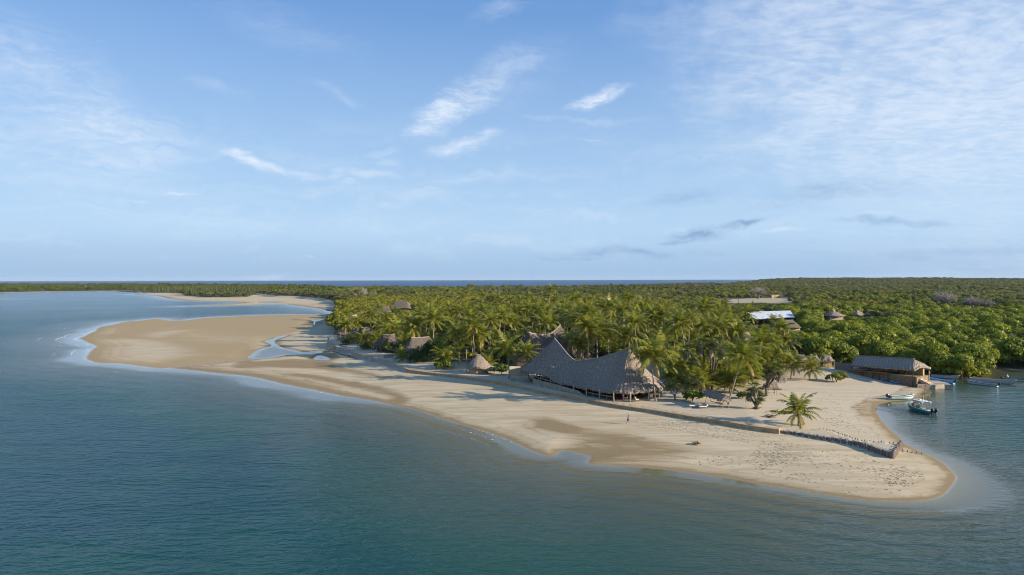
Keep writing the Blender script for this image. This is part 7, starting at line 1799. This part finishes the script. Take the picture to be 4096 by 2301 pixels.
    me = bpy.data.meshes.new('body'); me.from_pydata(bm_v + [V(v) for v in mb.v], [], bm_f + [tuple(i + base for i in f) for f in mb.f]); me.materials.append(skin); me.polygons.foreach_set('use_smooth', [True] * len(me.polygons)); body.data = me
    mb = MB()
    for s in (-1, 1): mb.ball(hd + fw_ * .079 + ax * .028 + V((0, s * .032, 0)), (.010, .014, .009), 8, 5)
    mb.build('eyes', HAIR, root); mb = MB(); mb.ball(hd + fw_ * .080 - ax * .055, (.008, .028, .008), 8, 5); mb.build('mouth', P_DRED, root)
    mb = MB(); rings = []
    for j in range(5):
        a = math.pi / 2 * j / 4; rr_ = .104 * math.cos(a) + .004; rings.append([hd - fw_ * .012 + ax * (.02 + .115 * math.sin(a)) + fw_ * rr_ * 1.02 * math.cos(t_) * (1 if math.cos(t_) < 0 else .9) + V((0, rr_ * .93 * math.sin(t_), 0)) - ax * (.055 if (j == 0 and math.cos(t_) < -.1) else 0) for t_ in [2 * math.pi * k / 14 for k in range(14)]])
    mb.loft(rings); mb.build('cap' if cap else 'hair', cap or hair, root, smooth=True)
    T = {k: J[k] for k in ('pel', 'spine', 'chest', 'shol', 'shor')}; T['pel'] = J['pel'] + (J['spine'] - J['pel']) * .15; T['col'] = J['chest'].lerp(J['neck'], .62)
    for n in 'lr': T['mid' + n] = J['sho' + n].lerp(J['elb' + n], .72)
    skin_mesh('shirt', T, [('pel', 'spine'), ('spine', 'chest'), ('chest', 'col'), ('chest', 'shol'), ('chest', 'shor'), ('shol', 'midl'), ('shor', 'midr')], dict(pel=(.160, .140), spine=(.152, .125), chest=(.175, .13), col=.075, shol=.076, shor=.076, midl=.066, midr=.066), 'pel', shirt, root, 2)
    K = dict(pel=J['pel'] + V((0, 0, .02)), hipl=J['hipl'], hipr=J['hipr']); q = .97 if trousers else .85
    for n in 'lr': K['th' + n] = J['hip' + n].lerp(J['knee' + n], q)
    ed = [('pel', 'hipl'), ('pel', 'hipr'), ('hipl', 'thl'), ('hipr', 'thr')]; rd = dict(pel=(.15, .13), hipl=.112, hipr=.112, thl=.088, thr=.088)
    if trousers:
        for n in 'lr': K['cuf' + n] = J['knee' + n].lerp(J['ank' + n], .9); ed.append(('th' + n, 'cuf' + n)); rd['cuf' + n] = .06; rd['th' + n] = .078
    skin_mesh('trousers' if trousers else 'shorts', K, ed, rd, 'pel', shorts, root, 2)
    return root
C_BLUE = pmat('blue_shirt', (.03, .055, .24), rough=.9); C_DENIM = pmat('denim_shorts', (.035, .07, .16), rough=.9); C_WHT = pmat('white_shirt', (.72, .72, .72), rough=.9); C_DRK = pmat('dark_cloth', (.02, .022, .03), rough=.9); C_PINK = pmat('pink_cloth', (.55, .22, .22), rough=.9)
g = G(2512, 1697, .6); person('person walking along the wet beach in a blue shirt and denim shorts, head bowed', g, R(-22), 'walking', C_BLUE, C_DENIM, HAIR if False else SKIN2, HAIR2)
g = G(1024 + 942 / 2.512, 1080 + 882 / 2.512, .6); person('person in a white shirt and dark shorts standing on the beach below the far steps', g, R(150), 'standing', C_WHT, C_DRK)
g = P(*q3(1742, 1318), 1.66); person('person in a white top and pink trousers standing under the restaurant eave', (g.x, g.y, 1.66), R(200), 'standing', C_WHT, C_PINK, SKIN2, HAIR2, trousers=True)
for (x, lab, cp) in ((1160, 'person in dark clothes sitting on a box in the boat shed', None), (1293, 'person in dark clothes and a white cap sitting on a box near the shed end', M_WHITE)):
    w = shed_w(x, 520, 1.5); w.z = FZ
    person(lab, (w.x, w.y, FZ - .42), sang - math.pi / 2 * ysg, 'sitting', C_DRK, C_DRK, cap=cp, trousers=True)
    o = MB().box((0, 0, .2), (.45, .45, .40)).build('wooden_box', M_WOOD); o.location = (w.x, w.y, FZ); o.rotation_euler.z = sang; tag(o, 'low wooden box under the %s sitting person in the boat shed' % ('white capped' if cp else 'bareheaded'), 'box')
w = fb_.matrix_basis @ Vector((2.0, .25, .20)); person('person in a blue jacket bending over in the bow of the fishing boat', w, fb_.rotation_euler.z + R(160), 'bending', C_BLUE, C_DRK, trousers=True)
w = fb_.matrix_basis @ Vector((1.05, -.45, .20 - .42)); person('person in dark clothes and a yellow cap seated on the fishing boat foredeck', w, fb_.rotation_euler.z + R(30), 'sitting', pmat('maroon_cloth', (.06, .02, .025)), C_DRK, cap=P_YEL, trousers=True)
o = MB().box((0, 0, .2), (.42, .42, .40)).build('deck_box', P_CREAMB); o.location = fb_.matrix_basis @ Vector((1.0, -.45, .20)); tag(o, 'cream box under the yellow capped person on the fishing boat', 'box')

# ------------------------------------------------------------------ beach furniture
def lounger(name, label, loc, rz, group=None, pad=None, s=1.0):
    r = empty(name, loc, rz, label, 'sun lounger', group); mb = MB(); mb.box((0, 0, .36), (1.9, .66, .07)); mb.build('frame', M_WOOD, r)
    for x in (-.8, .8):
        for y in (-.28, .28): mb = MB(); mb.box((x, y, .16), (.07, .07, .34)); mb.build('leg', M_WOOD, r)
    mb = MB(); mb.box((-.15, 0, .45), (1.5, .62, .11)); mb.build('mattress', M_CLOTH, r)
    mb = MB(); M_ = Matrix.Rotation(R(-38), 3, 'Y'); mb.box((.86, 0, .66), (.75, .62, .10), M=M_); mb.build('backrest', M_CLOTH, r)
    mb = MB(); mb.box((.80, 0, .76), (.45, .58, .16), M=M_); mb.build('pillow', pad or M_BLUEC, r); return r
ground_at = lambda zf, x, y: G(*zf(x, y))
g = ground_at(Z7, 876, 1062); lounger('sun_lounger', 'cream lounger with a patterned cushion on the sand, left of the pair by the swing', g, R(12), 'pair of loungers by the swing')
g = ground_at(Z7, 1006, 1075); lounger('sun_lounger', 'cream lounger with a patterned cushion on the sand, nearer the swing posts', g, R(12), 'pair of loungers by the swing')
g = ground_at(Z7, 2015, 738); lounger('sun_lounger', 'small white lounger on the creek beach behind the leaning doum palm', g, R(-30))
for (x, y, lab) in ((1400, 893, 'lounger with a pink towel in front of the widest beach hut'), (1180, 830, 'lounger with a blue and white towel at the second beach hut'), (800, 712, 'lounger with a pale towel at the far corner of the terrace')):
    g = ground_at(Z2, x, y); lounger('sun_lounger', lab, g, R(25), None, C_PINK if 'pink' in lab else M_BLUEC)
g = ground_at(Z2, 1466, 905); r = empty('towel_rack', g, 0, 'blue and white towel hanging on a pole at the open beach hut', 'towel'); pole(r, (0, 0, 0), (0, 0, 2.4), .06); mb = MB(); mb.loft([[V_ for V_ in (Vector((.10, x, 2.2)), Vector((.12 + .04 * math.sin(x * 9), x, 0.5)))] for x in (-.28, -.14, 0, .14, .28)], closed=False, cap=False); mb.build('towel', paint('blue_towel', (.12, .30, .62), .9), r)

def swing(name, label, zf, bl, br, top_l, top_r, low_l, tilt=0.0, seat=True):
    """thatched swing: two A frames, a beam, a single slope of thatch facing the sea and one behind"""
    a, b = ground_at(zf, *bl), ground_at(zf, *br); d = b - a; d.z = 0; L = d.length; rz = math.atan2(d.y, d.x)
    r = empty(name, a, rz, label, 'swing'); H = 2.55
    for x in (0.0, L):
        for s in (-1, 1): pole(r, (x, s * .85, 0), (x + .03, 0, H + .15), .06, M_POLE, 'frame_pole', .03)
    pole(r, (-.45, 0, H), (L + .45, 0, H), .07, M_POLE, 'beam', .03)
    thatch(r, [(-.5, -1.25, 1.75), (L * .5, -1.3, 1.72), (L + .5, -1.25, 1.78), (L + .5, 1.25, 1.8), (L * .5, 1.3, 1.8), (-.5, 1.25, 1.8)], [(-.45, 0, H + .30), (L * .5, 0, H + .26), (L + .45, 0, H + .30)] + [(L + .45, 0, H + .30), (L * .5, 0, H + .26), (-.45, 0, H + .30)], None, 0.0, .25, .05, 77, smooth=1, cap=0, skirt_=.12)
    if seat:
        mb = MB(); mb.box((L / 2, 0, .62), (L * .62, .8, .08)); mb.build('seat', M_WOOD, r); mb = MB(); mb.box((L / 2, 0, .70), (L * .58, .74, .10)); mb.build('cushion', M_CLOTH, r)
        for x in (L * .22, L * .78):
            for y in (-.35, .35): pole(r, (x, y, .64), (x, 0, H - .02), .018, M_GPOLE, 'rope', 0)
    return r
swing('thatched_swing', 'swing bed under a small grey thatched gable beside the loungers', Z7, (1075, 1000), (1290, 1075), None, None, None)
sw2 = swing('thatched_swing', 'smaller thatched swing standing askew under the leaning doum palm', Z7, (1815, 905), (1938, 912), None, None, None)
# restaurant furniture glimpsed under the eave
def armchair(label, loc, rz, m): 
    r = empty('lounge_chair', loc, rz, label, 'chair'); mb = MB(); mb.box((0, 0, .38), (.7, .65, .08)); mb.build('seat_frame', M_WOOD, r)
    for x in (-.3, .3):
        for y in (-.28, .28): mb = MB(); mb.box((x, y, .18), (.06, .06, .36)); mb.build('leg', M_WOOD, r)
    mb = MB(); mb.box((0, 0, .48), (.66, .6, .13)); mb.build('seat_cushion', m, r); mb = MB(); mb.box((-.36, 0, .78), (.12, .62, .62), M=Matrix.Rotation(R(-16), 3, 'Y')); mb.build('backrest', m, r)
def table(label, loc, rz, lx=1.5, ly=.8):
    r = empty('dining_table', loc, rz, label, 'table'); mb = MB(); mb.box((0, 0, .75), (lx, ly, .06)); mb.build('table_top', M_WOOD, r)
    for x in (-1, 1):
        for y in (-1, 1): mb = MB(); mb.box((x * (lx / 2 - .1), y * (ly / 2 - .1), .36), (.08, .08, .72)); mb.build('leg', M_WOOD, r)
for (x, y, k, lab) in ((1878, 1308, 'c', 'white cushioned chair at the open front of the restaurant by the post'), (1770, 1290, 'c', 'white cushioned chair beside the pink trousered person'), (1840, 1270, 't', 'dark table behind the white chairs of the restaurant'), (1930, 1255, 't', 'dark long table at the restaurant end'), (2020, 1275, 'c', 'white cushioned chair at the open corner of the restaurant'), (1560, 1240, 'c', 'blue cushioned chair behind the rustic railing'), (1590, 1246, 'c', 'grey cushioned chair behind the rustic railing'), (950, 1100, 't', 'small table behind the stone parapet'), (935, 1090, 'c', 'white chair behind the parapet, first of two'), (965, 1095, 'c', 'white chair behind the parapet, beside the small table'), (1190, 1180, 'c', 'bright blue chair behind the low parapet')):
    p = P(*q3(x, y), 2.0); p = Vector((p.x, p.y, 1.66))
    if k == 'c': armchair(lab, p, random.uniform(0, 6.28), M_BLUEC if 'blue' in lab else M_CLOTH)
    else: table(lab, p, R(-54), 1.8, .9)
# odd little things on the terrace and the beach
def brushpile(px, py, w, n, label, cat='branches', name='branch_pile', mat=None):
    g = G(px, py); mb = MB(); r_ = random.Random(int(px))
    for i in range(n):
        a = r_.uniform(0, 6.28); l = w * r_.uniform(.35, .6); c = Vector((r_.gauss(0, w * .22), r_.gauss(0, w * .16), .05 + r_.random() * w * .22)); d = Vector((math.cos(a), math.sin(a), r_.uniform(-.1, .45))) * l
        mb.tube([c - d * .5, c + Vector((0, 0, .05)), c + d * .5], [.045, .05, .02], 5)
    tag(mb.build(name, mat or M_GPOLE, loc=g), label, cat)
brushpile(*Z7(1870, 1190), 1.9, 46, 'pile of cut branches on the sand before the lone young palm')
brushpile(*Z7(1700, 1082), 1.5, 30, 'dry branches at the foot of the shaggy fan palm clump')
brushpile(*Z7(298, 1118), 1.0, 9, 'dry root crossing the sea wall below the restaurant')
brushpile(2048 + 925 / 1.2578, 1151 + 790 / 1.2578, 1.6, 26, 'small heap of yellowish seaweed and twigs on the open beach', 'driftwood', 'seaweed_heap', pmat('seaweed', (.24, .20, .06), (.12, .10, .04), scale=6))
g = G(*Z3(632, 1112)); r = empty('small_table', g, R(30), 'small rough wooden table on the terrace by the low fan of steps', 'table'); mb = MB(); mb.box((0, 0, .5), (1.0, .6, .06)); mb.build('table_top', M_WOOD, r)
for x in (-.4, .4):
    for y in (-.22, .22): mb = MB(); mb.box((x, y, .24), (.06, .06, .48)); mb.build('leg', M_WOOD, r)
g = G(*Z3(165, 1030)); pz = PY(*Z3(165, 800), g.y); mb = MB(); mb.tube([(0, 0, -.2), (0, 0, pz.z - g.z)], .075, 7); tag(mb.build('flagpole', M_POLE, loc=g), 'pale bare pole standing beside the round stone hut', 'pole')
g = G(*Z3(1608, 600)); pz = PY(*Z3(1608, 440), g.y); mb = MB(); mb.tube([(0, 0, 0), (0, 0, pz.z - g.z + 4)], .10, 7); tag(mb.build('radio_mast', P_STEEL, loc=g), 'thin metal mast rising through the palm grove', 'mast')
for i, (x, y, yt, lab) in enumerate(((890, 372, 290, 'grey pole standing at the near edge of the dry field'),)):
    g = G(*Z4(x, y), 2); pz = PY(*Z4(x, yt), g.y); mb = MB(); mb.tube([(0, 0, 0), (0, 0, pz.z - g.z)], .2, 6); tag(mb.build('pole', M_GPOLE, loc=g), lab, 'pole')
for (x, y) in ((1205, 392), (1222, 392), (1240, 393), (1266, 394)):
    g = G(*Z4(x, y), 2.0); mb = MB(); mb.tube([(0, 0, 0), (0, 0, 6.0)], .16, 6); tag(mb.build('building_post', P_YEL if False else M_OCHRE, loc=g), 'thin ochre post behind the metal-roofed hall', 'post', 'ochre posts behind the metal-roofed hall')
mb = MB()
for s in range(9): mb.tube([(0, s * .28, 0), (0.03, s * .28, 1.3)], .03, 5)
mb.tube([(0, -.1, .5), (0, 2.4, .5)], .025, 5); mb.tube([(0, -.1, 1.1), (0, 2.4, 1.1)], .025, 5); g = G(*Z2(722, 705), .9); tag(mb.build('stick_fence', M_GPOLE, loc=g), 'small fence of thin sticks at the far end of the terrace', 'fence')
g = G(*Z2(1285, 885)); mb = MB()
for s in range(30): mb.tube([(s * .12, 0, 0), (s * .12, .02, 1.15 + .1 * math.sin(s))], .04, 5)
o = mb.build('stick_fence', M_GPOLE, loc=g); o.rotation_euler.z = R(35); tag(o, 'reed screen beside the widest beach hut', 'fence')

# footprints: little pits pushed up at the rim, far too many to count
rf = np.random.default_rng(8); F8 = []
def prints(poly, n, zf_):
    q = np.array(poly); lo, hi = q.min(0), q.max(0); pts = rf.uniform(lo, hi, (n * 7, 2)); ok = (poly_sd(pts[:, 0], pts[:, 1], q) > 0) & (vnoise(pts[:, 0] / 4.0, pts[:, 1] / 3.0, 17) + 0.9 * rf.random(len(pts)) > 0.95); return pts[ok][:n]
sets = [prints(r8([(60, 930), (200, 905), (420, 960), (560, 1010), (420, 1090), (300, 1160), (100, 1190), (20, 1080)]), 120, 0), prints(r8([(150, 830), (700, 960), (1300, 1090), (1640, 1150), (1640, 1290), (1250, 1370), (800, 1330), (250, 1200)]), 200, 0), prints(r8([(1150, 1180), (1400, 1090), (1640, 1200), (1620, 1290), (1300, 1290)]), 90, 0), prints(r8([(560, 640), (700, 560), (950, 720), (1180, 830), (900, 790), (700, 720)]), 110, 0),
        prints(r7([(0, 1180), (700, 1300), (1500, 1440), (900, 1440), (200, 1300)]), 120, 0), prints(r8([(640, 420), (760, 420), (900, 640), (1000, 760), (900, 760), (760, 560)]), 120, 0)]
for k in range(16):                                                      # single file tracks
    a = np.array(P(*Z7(rf.uniform(100, 700), rf.uniform(1230, 1330)), .7).xy); d = np.array([.62, -.55 + rf.normal() * .2]); tr = a + np.outer(np.arange(26) * .7, unit(d)) + rf.normal(scale=.09, size=(26, 2)) + np.outer((np.arange(26) % 2) * .22 - .1, [d[1], -d[0]]); sets.append(tr)
pp_ = np.concatenate(sets); pz_ = terrain(pp_[:, 0], pp_[:, 1]); ok = (pz_ > .12); pp_ = pp_[ok]; pz_ = pz_[ok]
VV = []; FF = []; b = 0
for (x, y), z in zip(pp_, pz_):
    a = rf.uniform(-.9, .9) - .6; L_, W2 = rf.uniform(.14, .20), rf.uniform(.06, .09); c, s = math.cos(a), math.sin(a); h = rf.uniform(.008, .03); n = 8
    for ring_, (k, zz) in enumerate(((1.9, -.03), (1.25, h), (.85, h * .4), (.5, -.015))):
        for j in range(n):
            t_ = 2 * math.pi * j / n; u, v = L_ * k * math.cos(t_), W2 * (k + .25 * (k > 1)) * math.sin(t_); VV.append((x + u * c - v * s, y + u * s + v * c, z + zz + .012))
    for r_i in range(3):
        for j in range(n): FF.append((b + r_i * n + j, b + r_i * n + (j + 1) % n, b + (r_i + 1) * n + (j + 1) % n, b + (r_i + 1) * n + j))
    b += 4 * n
fm = mesh_np('footprints', np.array(VV), np.array(FF), pmat('trodden_sand', (.44, .365, .25), (.33, .27, .18), scale=4, rough=.95)); fo_p = link('footprints', fm); tag(fo_p, 'countless footprints and scuffs pressed into the beach sand', 'footprints', kind='stuff')
n = 330; sp_ = np.concatenate([prints(r8([(80, 900), (260, 900), (380, 980), (300, 1120), (120, 1140), (20, 1020)]), 120, 0), prints(r8([(1300, 1180), (1640, 1180), (1640, 1280), (1250, 1280)]), 60, 0), prints(r9([(900, 860), (1200, 860), (1300, 930), (950, 900)]), 60, 0), prints(r8([(100, 850), (1600, 1150), (1600, 1330), (100, 1150)]), 90, 0)]); zz = terrain(sp_[:, 0], sp_[:, 1]); mb = MB()
for (x, y), z in zip(sp_, zz):
    a = rf.uniform(0, 6.28); l = rf.uniform(.08, .22); mb.tube([(x, y, z + .03), (x + l * .5 * math.cos(a), y + l * .5 * math.sin(a), z + .06), (x + l * math.cos(a), y + l * math.sin(a), z + .03)], [.035, .04, .02], 4)
tag(mb.build('beach_debris', pmat('dry_seaweed', (.20, .17, .05), (.09, .07, .04), scale=5)), 'scattered bits of dry seaweed on the sand of the spit', 'debris', kind='stuff')
# ------------------------------------------------------------------ thin sea haze: one closed box of even air round everything
hz = MB(); hz.box((0, 4550, 18.75), (50000, 10300, 58.5))
hm, ht, hout = newmat('sea_haze')
hv = ht.node('ShaderNodeVolumePrincipled'); hv.inputs['Color'].default_value = (0.80, 0.89, 1.0, 1); hv.inputs['Density'].default_value = 0.000018; hv.inputs['Anisotropy'].default_value = 0.0
ht.l.new(hv.outputs[0], hout.inputs['Volume'])
ho = hz.build('haze', hm); tag(ho, 'pale blue sea haze that softens the far ridge and horizon', 'haze', kind='stuff')
